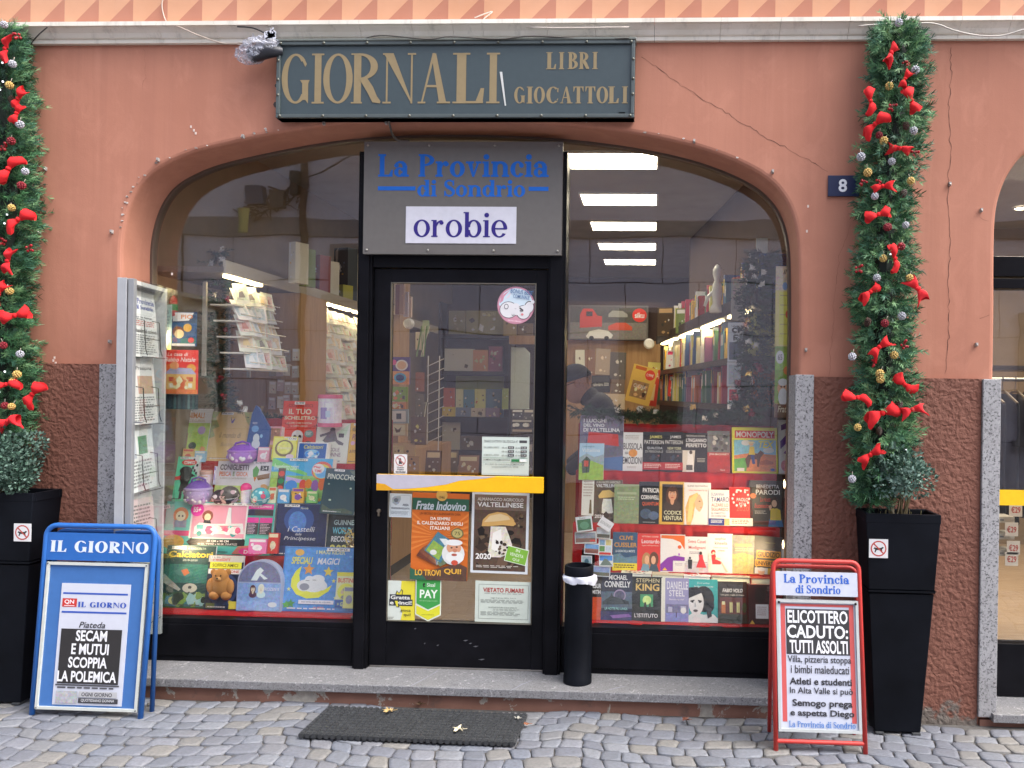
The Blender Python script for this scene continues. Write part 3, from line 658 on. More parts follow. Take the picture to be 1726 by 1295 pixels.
# greeting card racks
rnd = random.Random(11)
cardcols = ['e9e4da', 'd9cdb8', 'c9d0d2', 'd8c4be', 'efe9d8', 'c4c8bc', 'cfc8d0', 'e2d6b8']
kinds = []
def cardmesh(c, s):
    a = MB(); a.box(0, .003, 0, .115, 0, .17, 'paper', c); a.add([(.0036, .012, .03), (.0036, .103, .03), (.0036, .103, .14), (.0036, .012, .14)], [(0, 1, 2, 3)], 'picture', s)
    a.add([(.004, .03, .05), (.004, .085, .055), (.004, .07, .11), (.004, .04, .1)], [(0, 1, 2, 3)], 'print', rnd.choice(('b07a70', '8094a8', '98a888', 'c8b080', 'dcd8cc', '6a6460'))); return a
def rackbuild(label, y0, y1, zs, X, grp, cl, step):
    t_ = empty('card_rack', (X, 0, 0), label, 'card rack'); a = MB()
    for i, z in enumerate(zs): a.box(-.16+.02*i, -.02+.02*i, y0-.02, y1+.02, z-.012, z-.004, 'satin', 'bdb7ad'); a.tube([(.0+.02*i, y0-.02, z+.03), (.0+.02*i, y1+.02, z+.03)], .003, 'metal', 'b0aaa0', 6)
    for y in (y0-.02, (y0+y1)/2, y1+.02): a.box(-.2, -.18, y-.008, y+.008, zs[-1]-.05, zs[0]+.12, 'satin', '8a857c')
    a.build('wire_tier', t_)
    for i, z in enumerate(zs):
        y = y0
        while y < y1-.06:
            if len(kinds) < 8: o = cardmesh(cardcols[len(kinds)], rnd.choice(('c4b4a0', 'a8b4ba', 'cfc4a4', 'b4bca8', 'c4aaa4'))).build('greeting_card'); kinds.append(o)
            else: o = rnd.choice(kinds).copy(); COL.objects.link(o)
            o.location = (X-.03+.02*i+rnd.uniform(-.03, .01), y, z); o.rotation_euler = (rnd.uniform(-.14, .14), rnd.uniform(-.62, -.3), rnd.uniform(-.8, -.3)); sc_ = rnd.uniform(.6, .82); o.scale = (1, sc_, sc_)
            tag(o, cl, 'greeting card', grp); y += step*rnd.uniform(.8, 1.25)
rackbuild('wire card rack beyond the wooden pillar, packed with small white cards', 1.62, 3.0, [2.03, 1.93, 1.83, 1.73, 1.63, 1.53, 1.43, 1.33], -2.36, 'greeting cards on the rack by the door', 'pale greeting card packed in the tiers of the rack left of the door frame', .072)
rackbuild('short card rack before the wooden pillar behind the left pane', .52, .98, [2.02, 1.93, 1.84, 1.75, 1.66], -2.34, 'greeting cards on the short rack', 'pale greeting card in the short rack left of the wooden pillar', .05)
# boxes and bags in clear film standing on the left shelf
top = [(484, 408, 500, 462, .95, 'white_gift', 'c9c4b4', 'narrow white gift box in clear film on the left shelf'), (503, 418, 512, 462, 1.1, 'bag', '6d7f52', 'slim green box beside the white gift on the left shelf'),
       (524, 430, 541, 478, 1.75, 'bag', '7c3a2e', 'red toy box in glossy film on the shelf above the cards'), (541, 440, 556, 488, 1.95, 'bag', 'd9d2c0', 'glossy white film bag on the shelf above the cards'), (558, 418, 590, 492, 2.3, 'bag', '33404a', 'large dark blue box on the shelf beside the door frame'), (590, 428, 603, 502, 2.5, 'bag', 'b8b2a0', 'tall silvery film pack on the shelf by the door frame'), (566, 480, 580, 500, 2.15, 'bag', '9a9a4a', 'small yellow green carton on the shelf edge')]
for x0, y0, x1, y1, Y, _, c, lab in top:
    card('gift_box', lab, 'gift box', (x0, y0, x1, y1), Y, [('rnd', .05, .1, .95, .9, 9, ['e9e4d8', 'a33', 'c9a03a', '3d5a78'] if 0 else ['e9e4d8', 'aa3333', 'c9a03a', '3d5a78', c]), ('p', [(.1, .05), (.3, 0), (.2, .6)], 'f2f2f0', 'gloss')], c, .1, group='goods on the left shelf', z=2.2, pages=None, mat='gloss', yaw=-25)
# ---- right hand shelving along the oblique wall
A_, B_ = Vector((.50, .95)), Vector((.03, 4.2)); dv = (B_-A_); Ls = dv.length; ang = math.atan2(dv.y, dv.x)
t_ = empty('bookshelf', (A_.x, A_.y, 0), 'dark bookshelf running along the right wall with lit shelves of books', 'bookshelf', rot=(0, 0, ang))
# local: x along the shelf, -y into the room's right wall
a = MB(); a.box(-.5, Ls, -.34, -.32, ZS, ZC-.005, 'interior brown'); a.build('back_panel', t_)
RZ = [2.08, 1.76, 1.48]
for i, z in enumerate(RZ):
    a = MB(); a.box(-.45, Ls, -.32, 0.0 if i == 0 else .02+.03*i, z-.025, z, 'satin', '2e2822'); a.box(-.45, Ls, 0.0+.03*i, .012+.03*i, z-.03, z+(.05 if i == 0 else .012), 'satin', '211c18'); a.build('shelf_board', t_)
rot = Matrix.Translation((A_.x, A_.y, 0)) @ Matrix.Rotation(ang, 4, 'Z')
for i, (s0, s1) in enumerate(((-.1, .35), (.6, 1.2), (1.45, 2.15), (2.4, 3.15))):
    o = MB(); o.box(s0, s1, -.06, -.02, 2.04, 2.053, 'strip light', M=rot); tag(o.build('strip_light'), ('warm light strip nearest the glass under the right bookshelf', 'second warm light strip under the right bookshelf', 'third warm light strip under the right bookshelf', 'warm light strip at the far end of the right bookshelf')[i], 'strip light', 'light strips under the shelves')
rnd = random.Random(21)
bookcols = ['c9bfa6', '8d2f2a', '2f4a7a', 'd8c070', '3f6a4a', 'b86a3a', '55606a', 'e6dfd0', '7a4a6a', 'a33a4a', '4a7a8a', 'd9a23a']
protos = []
for i, c in enumerate(bookcols):
    a = MB(); hh = rnd.uniform(.2, .29); th = rnd.uniform(.02, .045); d = .16
    a.box(0, th, -d, 0, 0, hh, 'print', c); a.box(.002, th-.002, -d+.003, -.004, hh-.002, hh+.0005, 'paper', 'e6dfcc')
    a.add([(.004, .0006, hh*.55), (th-.004, .0006, hh*.55), (th-.004, .0006, hh*.9), (.004, .0006, hh*.9)], [(0, 1, 2, 3)][::-1], 'print', rnd.choice(('f0ead8', '1d1d22', 'd9b23a')))
    protos.append((a, th))
pobj = {}
for i, z in enumerate(RZ):
    s = -.3
    labs = ('book standing upright on the top right shelf above the light strips', 'book in the lit row below the light strips on the right', 'book on the lowest dark shelf of the right wall')[i]
    while s < Ls-.15:
        n = rnd.randrange(len(protos)); m_, th = protos[n]
        if n not in pobj: o = m_.build('shelf_book'); pobj[n] = o
        else: o = pobj[n].copy(); COL.objects.link(o)
        p = rot @ Vector((s, -.05+.03*i+rnd.uniform(-.03, .03), z+.001)); o.location = p; o.rotation_euler = (0, rnd.choice((0, 0, .06, -.08)), ang)
        tag(o, labs, 'book', labs.replace('book', 'books', 1)); s += th+rnd.choice((.002, .004, .012, .03, .08 if i else .02))
    # some faced out
    for s in [rnd.uniform(.1, Ls-.3) for _ in range(0)]: pass
faced = [(1120, 590, 1141, 622, 3.3, 'e8e2dc', 'd8406a', 'pink and white children\'s book faced out in the lit row'), (1144, 588, 1152, 628, 2.9, 'b8352c', '5a2a24', 'thin red book faced out in the lit row'), (1154, 586, 1172, 630, 2.7, '2f5fa8', 'd9d4cc', 'blue book faced out in the lit row on the right'), (1176, 578, 1200, 618, 2.2, 'd9d2bc', '8a4a3a', 'cream illustrated book faced out in the lit row'), (1203, 578, 1222, 598, 1.9, '4a86a8', 'c9d4d8', 'light blue box lying on the right shelf'), (1124, 632, 1142, 668, 3.2, 'c8342e', 'e9e0d0', 'red book faced out on the lower right shelf'), (1143, 636, 1150, 668, 3.1, 'd8c83a', '4a4a2a', 'narrow yellow book faced out on the lower right shelf'), (1200, 628, 1224, 690, 1.5, '9ab85a', 'd9d24a', 'green and yellow magazine standing in front of the right shelf')]
for x0, y0, x1, y1, Y, c, c2, lab in faced:
    card('shelf_book', lab, 'book', (x0, y0, x1, y1), Y, [('r', .1, .08, .9, .25, c2), ('rnd', .1, .3, .9, .9, 6, [c2, 'f4efe4', '2a2a30'])], c, .02, lean=8, yaw=-30, group='faced out books on the right wall')
# upright boxes on top of the right shelf seen face on
for x0, y0, x1, y1, Y, c, c2, lab in [(1107, 518, 1136, 566, 3.4, '4a3d2e', 'b09060', 'brown framed picture box at the far end of the right shelf top'), (1138, 520, 1162, 562, 2.9, '6a7a4a', 'e0dcc8', 'green comic book propped on top of the right shelf'), (1164, 507, 1182, 553, 2.6, 'd0a850', '7a5a2a', 'mustard yellow box on top of the right shelf'), (1184, 520, 1194, 548, 2.4, 'd9cfb0', '8a7a5a', 'cream booklet on top of the right shelf')]:
    card('shelf_book', lab, 'book', (x0, y0, x1, y1), Y, [('r', .1, .05, .9, .2, c2), ('rnd', .08, .25, .92, .95, 7, [c2, 'e9e2d0', '30302a', c])], c, .03, yaw=-20, group='faced out books on the right wall')
# white figurine on the shelf end
m_ = MB(); m_.lathe([(.0, 0), (.05, .0), (.045, .03), (.028, .06), (.035, .12), (.03, .18), (.018, .21), (.03, .25), (.03, .28), (.012, .31), (0, .315)], 'gloss', 'd8d2c2', 14); m_.tube([(.0, 0, .16), (-.06, 0, .1), (-.08, 0, .04)], [.014, .012, .01], 'gloss', 'd8d2c2')
p = P(1208, 538, 1.35); tag(m_.build('figurine', loc=(p.x, p.y, 2.083), smooth=True), 'white china figurine on the end of the right shelf', 'figurine')
# ---- partition with the toy car poster and magazines at the back right
YP = 4.35
a = MB(); x0 = P(945, 600, YP).x; x1 = P(1113, 600, YP).x; a.box(x0, x1, YP, YP+.06, ZS, P(1000, 574, YP).z, 'honey wood'); a.box(x0, x1+.05, YP+.01, YP+.05, P(1000, 574, YP).z, P(1000, 508, YP).z, 'interior brown'); tag(a.build('partition_panel'), 'wood panelled partition at the back behind the man', 'partition')
card('toy_car_poster', 'poster box of red and white toy cars with a red round logo', 'poster', (958, 515, 1092, 573), YP-.08,
     [('r', .02, .04, .98, .5, '4a4844', 'picture'), ('r', .02, .5, .98, .97, '6e6a64', 'picture'), ('p', [(.14, .28), (.18, .1), (.3, .1), (.36, .3), (.42, .32), (.42, .62), (.14, .66)], 'b03a2a'), ('r', .22, .18, .3, .32, '3a3030'), ('p', [(.5, .6), (.6, .5), (.72, .5), (.8, .62), (.8, .72), (.5, .72)], 'b5482e'), ('p', [(.22, .9), (.26, .76), (.38, .7), (.5, .74), (.56, .86), (.54, .96), (.24, .96)], 'd8d0c4'), ('e', .29, .95, .03, .06, '222'*2), ('e', .48, .95, .03, .06, '222222'), ('p', [(.5, .25), (.55, .15), (.68, .16), (.74, .26), (.74, .34), (.5, .34)], '8a8a84'), ('e', .89, .28, .09, .2, 'c8322a'), ('t', 'siku', .83, .2, .95, .36, 'f0d8d0', 'B')], '5a5650', .05, pages=None)
mags = [(970, 590, 986, 632, 'd8cdb8', '5a4a3a', 'small pale magazine clipped on the back partition'), (986, 590, 1003, 634, '7a5a44', 'd0c0a0', 'brown booklet clipped on the back partition'), (1003, 588, 1027, 632, '9a8a78', 'c9b8a0', 'magazine with a sepia figure on the back partition'), (1027, 594, 1054, 640, '55504a', 'b8b4ac', 'silvery film bag hanging on the back partition'), (998, 633, 1028, 662, '2a2a2a', 'e0d890', 'black calendar with pale lettering on the partition'), (1030, 640, 1052, 664, '6a5a4a', 'd8d0c0', 'small glossy pack below the silvery bag'), (1005, 664, 1053, 690, 'b8a890', '6a5a48', 'wide pale box low on the partition'), (1091, 611, 1112, 640, 'd8c070', '8a3a2a', 'yellow booklet behind the tilted magazine')]
for x0, y0, x1, y1, c, c2, lab in mags:
    it = [('rnd', .08, .1, .92, .9, 8, [c2, c, 'e8e0d0'])]
    if c == '2a2a2a': it = [('r', .05, .06, .95, .35, '3a3a34'), ('t', 'calendario 2020', .06, .42, .94, .62, 'e0dcb8')]
    card('magazine', lab, 'magazine', (x0, y0, x1, y1), YP-.05, it, c, .015, group='magazines on the back partition', roll=rnd.uniform(-3, 3), pages=None)
card('magazine', 'orange magazine with a red price circle tilted in front of the partition', 'magazine', (1052, 616, 1094, 680), 3.3, [('r', .0, 0, 1, .16, 'd9a850'), ('r', .1, .03, .55, .12, 'b05a2a'), ('e', .74, .2, .2, .14, 'd0382c'), ('t', '1,99€', .6, .16, .88, .25, 'f4ecd8', 'B'), ('r', .12, .42, .8, .86, '8a6a4a', 'picture'), ('rnd', .14, .44, .78, .84, 14, ['c8a070', '5a4030', 'e0c8a0', '3a2a20']), ('t', 'CUCINA', .2, .5, .7, .6, 'f0e8d0')], 'd8a450', .02, roll=14)
card('magazine', 'red and cream book leaning behind the orange magazine', 'magazine', (1080, 622, 1106, 684), 3.5, [('t', 'IT ALIA', .1, .08, .95, .24, 'f0e0c0', 'b'), ('r', .2, .4, .8, .85, 'd8b888')], 'c0402c', .02, roll=6)
for px, py, Y, lab in ((690, 546, 2.4, 'round white security camera on the post seen through the door'), (1094, 580, 4.2, 'round white security camera at the corner of the poster partition')):
    p = P(px, py, Y); r = 9*K(Y); a = MB(); M_ = Matrix.Rotation(pi/2, 4, 'X'); a.lathe([(0, .04), (r*.7, .04), (r, .02), (r, 0), (r*.66, -.004)], 'satin', 'd8d4cc', 20, M_); t_ = a.build('security_camera', loc=p, smooth=30); tag(t_, lab, 'camera')
    b = MB(); b.ball((0, -.0, 0), r*.66, 'gloss', '18181c', 14, 8, (1, .5, 1)); b.build('lens', t_, smooth=True)
# ---- goods seen through the door: shelf unit at the back
YB = 5.4; xa, xb_ = P(742, 650, YB).x, P(856, 650, YB).x
t_ = empty('shelf_unit', (xa, YB, 0), 'dark shelf unit of toys and books facing the glass door', 'shelf'); wdt = xb_-xa
a = MB(); a.box(-.03, 0, 0, .3, ZS, 2.6, 'satin', '2a2622'); a.box(wdt, wdt+.03, 0, .3, ZS, 2.6, 'satin', '2a2622'); a.build('side_panel', t_); a = MB(); a.box(0, wdt, .28, .3, ZS, 2.6, 'interior brown'); a.build('back_panel', t_)
zsh = [P(800, y, YB).z for y in (565, 627, 704, 760, 812)]
for z in zsh: a = MB(); a.box(0, wdt, -.0, .28, z-.03, z, 'satin', '262320'); a.box(0, wdt, -.012, 0, z-.035, z+.008, 'satin', '1c1a18'); a.build('shelf_board', t_)
unit = [(756, 524, 784, 564, 0, '8a8460', 'a8a080', 'olive boxed game on the top back shelf'), (785, 524, 847, 564, 0, '8f8a62', 'c8c08a', 'wide olive game box lettered MOSTRI on the top back shelf'), (749, 588, 797, 625, 1, 'd8d0c4', '5a5a4a', 'white toy box with a dark cluster on the second back shelf'), (797, 590, 822, 625, 1, 'c8906a', 'e8c8a0', 'orange bottle shaped toy pack on the second back shelf'), (823, 584, 846, 626, 1, '9a5a78', 'd0a8b8', 'pink doll box on the second back shelf'), (747, 654, 766, 685, 2, 'b8604a', '7a4a5a', 'red children\'s book on the third back shelf'), (768, 656, 780, 685, 2, 'd8d0a8', 'c0b080', 'cream booklet on the third back shelf'), (781, 657, 799, 686, 2, '4a7a9a', 'b04a4a', 'blue and red book on the third back shelf'), (800, 656, 818, 686, 2, 'd8c888', 'b8584a', 'yellow book with a red shape on the third back shelf'), (819, 656, 849, 688, 2, '5a7a9a', 'c8b04a', 'blue book with yellow figures on the third back shelf'), (768, 634, 849, 656, 2.1, '7a8a3a', 'b8b84a', 'long green box behind the children\'s books'), (745, 686, 767, 703, 2.2, 'd8b050', 'b87a3a', 'orange yellow booklet in the front row of the third shelf'), (768, 687, 793, 703, 2.2, '6a7a9a', 'a8a8a8', 'grey blue booklet in the front row of the third shelf'), (794, 688, 817, 704, 2.2, 'b8b0a8', '7a8a7a', 'silver booklet in the front row of the third shelf'), (818, 688, 842, 705, 2.2, '7a6a8a', 'c0a07a', 'purple booklet in the front row of the third shelf'), (745, 712, 775, 750, 3, 'b8b4a8', '6a6458', 'crumpled silver film bag on the fourth back shelf'), (776, 735, 812, 752, 3, '6a5a4a', 'c8c0b0', 'flat glossy pack on the fourth back shelf'), (750, 785, 800, 806, 4, '8a7a5a', 'c0b090', 'brown carton on the lowest back shelf')]
for x0, y0, x1, y1, r, c, c2, lab in unit:
    ri = int(r); Y = YB+.1-(.1 if r == 2.2 else 0)+(.1 if r == 2.1 else 0)
    it = [('rnd', .06, .08, .94, .92, 8, [c2, c, 'e8e0d0', '4a4038'])]
    if 'MOSTRI' in lab: it += [('t', 'MOSTRI', .45, .06, .8, .2, 'c8c8a0')]
    card('toy_box', lab, 'toy', (x0, y0, x1, y1), Y, it, c, .08 if r < 2 else .02, group='goods on the back shelf unit', z=zsh[ri] if r != 2.2 else None, pages=None, seed=int(x0))
a = MB(); p0 = P(860, 690, 5.0); p1 = P(893, 586, 5.0); a.prism([(p0.x, p0.z), (p1.x, p0.z), (p1.x, p1.z-.06), (p1.x-.06, p1.z), (p0.x, p1.z)], 5.0, 5.03, 'satin', 'b9d4dc'); tag(a.build('whiteboard', bevel=.004), 'pale blue panel hanging right of the back shelf unit', 'panel')
a = MB(); p0 = P(858, 580, 4.9); p1 = P(900, 566, 4.9); a.box(p0.x, p1.x, 4.9, 4.95, p0.z, p1.z, 'honey wood'); tag(a.build('wooden_board'), 'short wooden board above the pale blue panel', 'board')
# left stack of magazines in front of the wooden post
st = [(655, 602, 690, 648, '4a2f7a', 'e88a3a', 'purple and orange puzzle magazine hanging on the wooden post'), (655, 652, 686, 677, '7a9a3a', 'c87a4a', 'green magazine with a pale figure below the purple one'), (655, 678, 683, 690, 'b8784a', 'e0c8a0', 'orange card under the green magazine'), (655, 690, 688, 714, '8a9aa8', '3a4a5a', 'grey magazine with a dark square on the post'), (655, 714, 686, 735, 'b8a890', 'a03a34', 'cream magazine with a red border lowest on the post'), (692, 703, 717, 750, '6a5a4a', 'e0c060', 'dark pack with a yellow star card in front of the post'), (655, 747, 700, 800, 'b8a078', 'e8dcc0', 'crumpled golden film bags heaped behind the door glass')]
for i, (x0, y0, x1, y1, c, c2, lab) in enumerate(st):
    it = [('rnd', .05, .08, .95, .92, 10, [c2, c, 'e8e0d0', '4a4038'])]
    if i == 0: it = [('r', 0, .52, 1, 1, 'd98a5a', 'picture'), ('e', .62, .3, .3, .2, 'f0c8d0'), ('e', .62, .3, .22, .15, 'e8a080'), ('e', .25, .2, .12, .1, 'e04a8a'), ('e', .55, .76, .3, .18, '4a9ac8'), ('e', .55, .76, .2, .12, '2a3a7a')]
    if i == 3: it = [('r', .12, .12, .88, .88, 'c8d0d8'), ('r', .4, .3, .65, .7, '22262e')]
    if i == 4: it = [('r', .2, .1, .9, .9, 'd0c4b0'), ('p', [(.3, .3), (.5, .5), (.7, .25), (.6, .7), (.4, .75)], '6a6058')]
    card('magazine', lab, 'magazine', (x0, y0, x1, y1), 2.2-(.2 if i > 4 else 0), it, c, .02, group='magazines at the wooden post', pages=None, mat='print' if i < 5 else 'gloss', roll=rnd.uniform(-2, 2))
# white wire stand
t_ = empty('wire_stand', P(724, 745, 3.4)[:], 'white wire stand with long hanging sticks behind the door glass', 'wire stand'); p = P(724, 745, 3.4); a = MB()
for px, py in ((722, 600), (741, 600)): q = P(px, py, 3.4); a.tube([q-p, Vector((q.x-p.x, 0, ZS-p.z))], .006, 'satin', 'd8d4cc', 6)
a.build('upright', t_); a = MB()
for i in range(9):
    q = P(720, 618+i*16, 3.4); q2 = P(748, 605+i*16, 3.3); a.tube([q-p, q2-p], .004, 'satin', 'd8d4cc', 6)
a.build('hook', t_)
for px, py, c, lab in ((715, 572, '6a8a5a', 'bundle of green sticks at the top of the wire stand'), (712, 700, '4a4640', 'bundle of dark rods hanging low on the wire stand')):
    m_ = MB(); r_ = random.Random(px); q = P(px, py, 3.35)
    for i in range(9): m_.tube([(r_.uniform(-.03, .05), r_.uniform(-.02, .02), .12), (r_.uniform(-.09, .02), r_.uniform(-.02, .02), -.16)], .004, 'satin', c if i % 3 else 'c8c4b0', 5)
    tag(m_.build('stick_bundle', loc=q), lab, 'sticks')
# counter low at the left behind the door
t_ = empty('counter', (-1.98, 1.7, ZS), 'wooden counter base low behind the left of the door', 'counter'); a = MB(); a.box(-.5, .0, .0, 2.2, .1, .95, 'honey wood'); a.build('body', t_, bevel=.004); a = MB(); a.box(-.5, -.03, .03, 2.2, 0, .1, 'matte', '2a2622'); a.build('kickboard', t_)
for i, (x0, y0, x1, y1, Y, c, c2, lab) in enumerate([(862, 690, 882, 706, 3.6, '3a3a3e', 'c8c8c4', 'dark magazine under the pale blue panel'), (882, 690, 900, 708, 3.5, '4a4644', 'b8b0a4', 'grey magazine beside the door frame below the panel'), (860, 707, 899, 722, 3.3, '2e2c30', 'a8a49c', 'row end of glossy magazines in the rack right of the shelf unit'), (860, 723, 900, 740, 3.2, '3a3430', '9a8a78', 'lower glossy magazine in the rack right of the shelf unit'), (745, 760, 770, 800, 4.2, '6a5a48', 'c8b890', 'brown packet standing low in front of the shelf unit'), (772, 768, 806, 800, 4.0, '8a6a58', 'd8c0a8', 'reddish carton standing low behind the door glass'), (716, 760, 742, 800, 3.0, '5a4438', 'd0b8a0', 'dark carton under the wire stand'), (850, 745, 900, 800, 3.0, '4a4440', '8a8078', 'broad dark box low behind the opening hours sheet')]):
    card('magazine', lab, 'magazine', (x0, y0, x1, y1), Y, [('r', .08, .08, .9, .3, c2), ('rnd', .06, .35, .94, .95, 7, [c2, c, 'e0d8cc'])], c, .02, lean=10, group='loose goods behind the door', pages=None, mat='gloss', seed=i+40)
rnd = random.Random(77)
bits = [(657, 476, 666, 530, 2.4, 'b8a890'), (666, 480, 673, 530, 2.4, '6a3a30'), (673, 478, 680, 530, 2.4, '8a6a58'), (680, 492, 687, 534, 2.45, 'a8a0b0'), (687, 500, 693, 535, 2.5, 'c0a898'), (848, 538, 870, 566, 4.9, '8a7a58'), (872, 545, 898, 566, 4.9, '6a5a4a'), (846, 655, 856, 690, 4.8, '7a8a4a'), (700, 560, 712, 590, 3.4, 'c8c4b0'), (712, 540, 722, 562, 3.5, '9ab08a'), (700, 628, 714, 660, 3.3, '8a5a4a'), (700, 664, 714, 700, 3.2, '5a5650'), (662, 752, 678, 766, 1.9, 'd8b888'), (686, 770, 706, 800, 1.9, 'b09068')]
for i, (x0, y0, x1, y1, Y, c) in enumerate(bits):
    lab = ('pale spine first in the row at the top left of the door glass', 'dark red spine second in the row at the top left of the door glass', 'brown spine third in the row at the top left of the door glass', 'lilac spine fourth in the row at the top left of the door glass', 'pinkish spine last in the row at the top left of the door glass', 'olive box above the short wooden board', 'brown box above the short wooden board under the round sticker', 'green pack at the right end of the third back shelf', 'cream card at the top of the white wire stand', 'pale green packet at the top of the white wire stand', 'red brown packet beside the white wire stand', 'dark packet low beside the white wire stand', 'golden bag above the crossed out dog notice', 'tan bag right of the crossed out dog notice')[i]
    card('shop_packet', lab, 'packet', (x0, y0, x1, y1), Y, [('rnd', .08, .06, .92, .94, 6, ['e8e0d0', c, '4a4038', 'c8a060'])], c, .03, group='loose goods behind the door', pages=None, mat='gloss' if i > 11 else 'print', seed=i+90)
# clear film packets hanging in rows under the left shelf
for i in range(16):
    x0 = 452+(i % 4)*13+rnd.uniform(-2, 2); y0 = 590+(i//4)*26+rnd.uniform(-3, 3); c = rnd.choice(('a8a296', 'c8c0b0', '8a8478', 'b0a0a0'))
    card('hanging_packet', 'small glossy packet hanging on the front of the wooden pillar', 'packet', (x0, y0, x0+11, y0+20), 1.13-(SHX+2.33), [('r', .1, .05, .9, .25, 'd8d4c8'), ('rnd', .1, .3, .9, .95, 5, ['e8e4dc', c, '8a4a3a', '5a6a7a'])], c, .008, group='packets on the wooden pillar', pages=None, mat='gloss', roll=rnd.uniform(-4, 4), seed=i+300)
GAIN = 1.0
# ------------------------------------------------------------------ house across the street (seen in the panes)
OY = -9.2
op = empty('house', (0, OY, 0), 'pale lilac plaster house across the street mirrored in the shop panes', 'building')
a = MB(); rnd = random.Random(5)
a.box(-16, 16, -.4, -.02, -.05, 5.9, 'joint grey')
z = 0
for r in range(6):
    hh = .86; x = -16+(.62 if r % 2 else 0)
    while x < 16:
        if z < 4.1: a.box(x+.008, min(16, x+1.24)-.008, -.03, 0, z+.008, min(z+hh, 4.2)-.008, 'lilac plaster')
        x += 1.24
    z += hh
a.box(-16, 16, -.03, .0, 4.5, 5.9, 'lilac plaster')
a.build('wall', op)
a = MB(); a.box(-16, 16, -.03, .04, 4.2, 4.5, 'opposite trim'); a.build('string_course', op)
a = MB(); a.box(-16, 16, -.3, .25, 5.9, 6.1, 'opposite trim'); a.box(-16, 16, -4, .45, 6.1, 6.2, 'roof tile'); a.build('roof', op)
for x, z0, z1, wd in ((-12, 1.1, 3.1, 1.1), (-8.6, 1.1, 3.1, 1.1), (-5.6, 3.15, 4.05, .8), (-.6, .9, 3.0, 1.1), (2.4, .9, 3.0, 1.1), (6, .9, 3, 1.1)):
    f = MB(); f.box(x, x+wd, 0, .05, z0, z1, 'opposite trim'); f.box(x+.1, x+wd-.1, .05, .07, z0+.1, z1-.1, 'shutter brown'); f.box(x-.08, x+wd+.08, 0, .14, z0-.1, z0, 'opposite trim'); f.build('window', op)
for x in (-6.05, 3.9): f = MB(); f.tube([(x, .08, 0), (x, .08, 5.9)], .06, 'shutter brown', n=10); f.build('drainpipe', op)
f = MB(); rc_ = random.Random(4)
for i in range(9):
    x0, z0 = -7.3+rc_.uniform(0, .9), 4.72+rc_.uniform(-.1, .35); f.tube([(x0+.55*t+.12*sin(t*9+i), .08+.04*sin(i), z0-.35*sin(t*pi)*rc_.uniform(.3, 1)+.1*t) for t in [q/10 for q in range(11)]], .014, 'shutter brown', n=5)
f.tube([(-6.6, .06, 4.9), (-4.5, .3, 5.8)], .012, 'shutter brown', n=5); f.tube([(-8.2, .05, 0), (-8.2, .05, 4.2)], .018, 'shutter brown', n=6); f.tube([(-8.35, .05, 0), (-8.3, .05, 4.2)], .014, 'shutter brown', n=6); f.build('cable', op)
f = MB(); f.box(-7.05, -6.75, 0, .16, 4.75, 5.05, 'satin', '4a5a78'); f.box(-6.65, -6.4, 0, .12, 4.65, 5.0, 'satin', '5a5654'); f.box(-6.3, -6.15, 0, .12, 4.95, 5.3, 'satin', '3a3634'); f.build('junction_box', op)
f = MB(); f.tube([(-7.0, .3, 4.62), (-7.0, .3, 4.2)], [.1, .07], 'satin', 'c8c47a', 10); f.tube([(-7.0, 0, 4.7), (-7.0, .3, 4.66)], .02, 'shutter brown', n=6); f.build('wall_lantern', op)
# ------------------------------------------------------------------ signs on the front
def sheet(pts, items, y, mb, mat, bg, th=.02):
    x0, z0, x1, z1 = pts; mb.box(x0, x1, y, y+th, z0, z1, mat, bg); items_to(mb, items, x1-x0, z1-z0, y, x0, z0)
Ys = -.065
a = P(465.5, 199.5, Ys); b = P(1071, 68, Ys)
t_ = empty('shop_sign', (a.x, Ys, a.z), 'long dark green metal sign with golden capitals above the arch', 'sign'); sw, sh = b.x-a.x, b.z-a.z
m_ = MB(); m_.box(0, sw, .004, .06, 0, sh, 'satin', '3a464a99'[:6])
gi = [('GIORNALI', [(473.5, 522), (525.6, 546.5), (545, 595.6), (593, 644), (647, 703.4), (707, 762), (766, 819.4), (823, 845.4)], 87.8, 174), ('LIBRI', [(922.7, 939.7), (944, 953), (959, 976), (977.4, 995), (1000, 1009)], 87.3, 116.2), ('GIOCATTOLI', [(870, 888.5), (891, 901.5), (903, 921.4), (924, 944), (947, 968), (969, 986), (989, 1005.6), (1007.6, 1027), (1027, 1045), (1050, 1060)], 145.8, 174.4)]
Rm = SERIF['R']
for wd, bx, v0, v1 in gi:
    for ch, (u0, u1) in zip(wd, bx):
        f = lambda u: (u-465.5)/(1071-465.5)*sw
        g = lambda v: sh*(1-(v-68)/(199.5-68))
        if len(wd) > 5 and wd[2] == 'O' and ch in 'GOCR' and wd == 'GIORNALI': SERIF['X'] = (.18, .045, .07, .03, 0)
        else: SERIF['X'] = (.19, .045, .08, .035, 0) if wd == 'GIORNALI' else (.24, .06, .08, .05, 0)
        put_text(m_, ch, f(u0), g(v1), f(u1), g(v0), .0028, 'satin', '8c7a58', 'sX')
m_.add([(.938*sw*.685, .0005, .16*sh), (.938*sw*.689, .0005, .16*sh), (.634*sw, .0005, .6*sh), (.627*sw, .0005, .6*sh)], [(0, 1, 2, 3)], 'paper', 'c8c8c4')
for _ in range(2): m_.box(sw*.957, sw*.975, .0015, .003, .065*sh, .075*sh, 'paper', 'd8d8d4')
m_.build('sign_plate', t_)
m_ = MB(); e = .018
for x0, x1, z0, z1 in ((0, sw, 0, e), (0, sw, sh-e, sh), (0, e, e, sh-e), (sw-e, sw, e, sh-e)): m_.box(x0, x1, -.008, .062, z0, z1, 'satin', '4a5252')
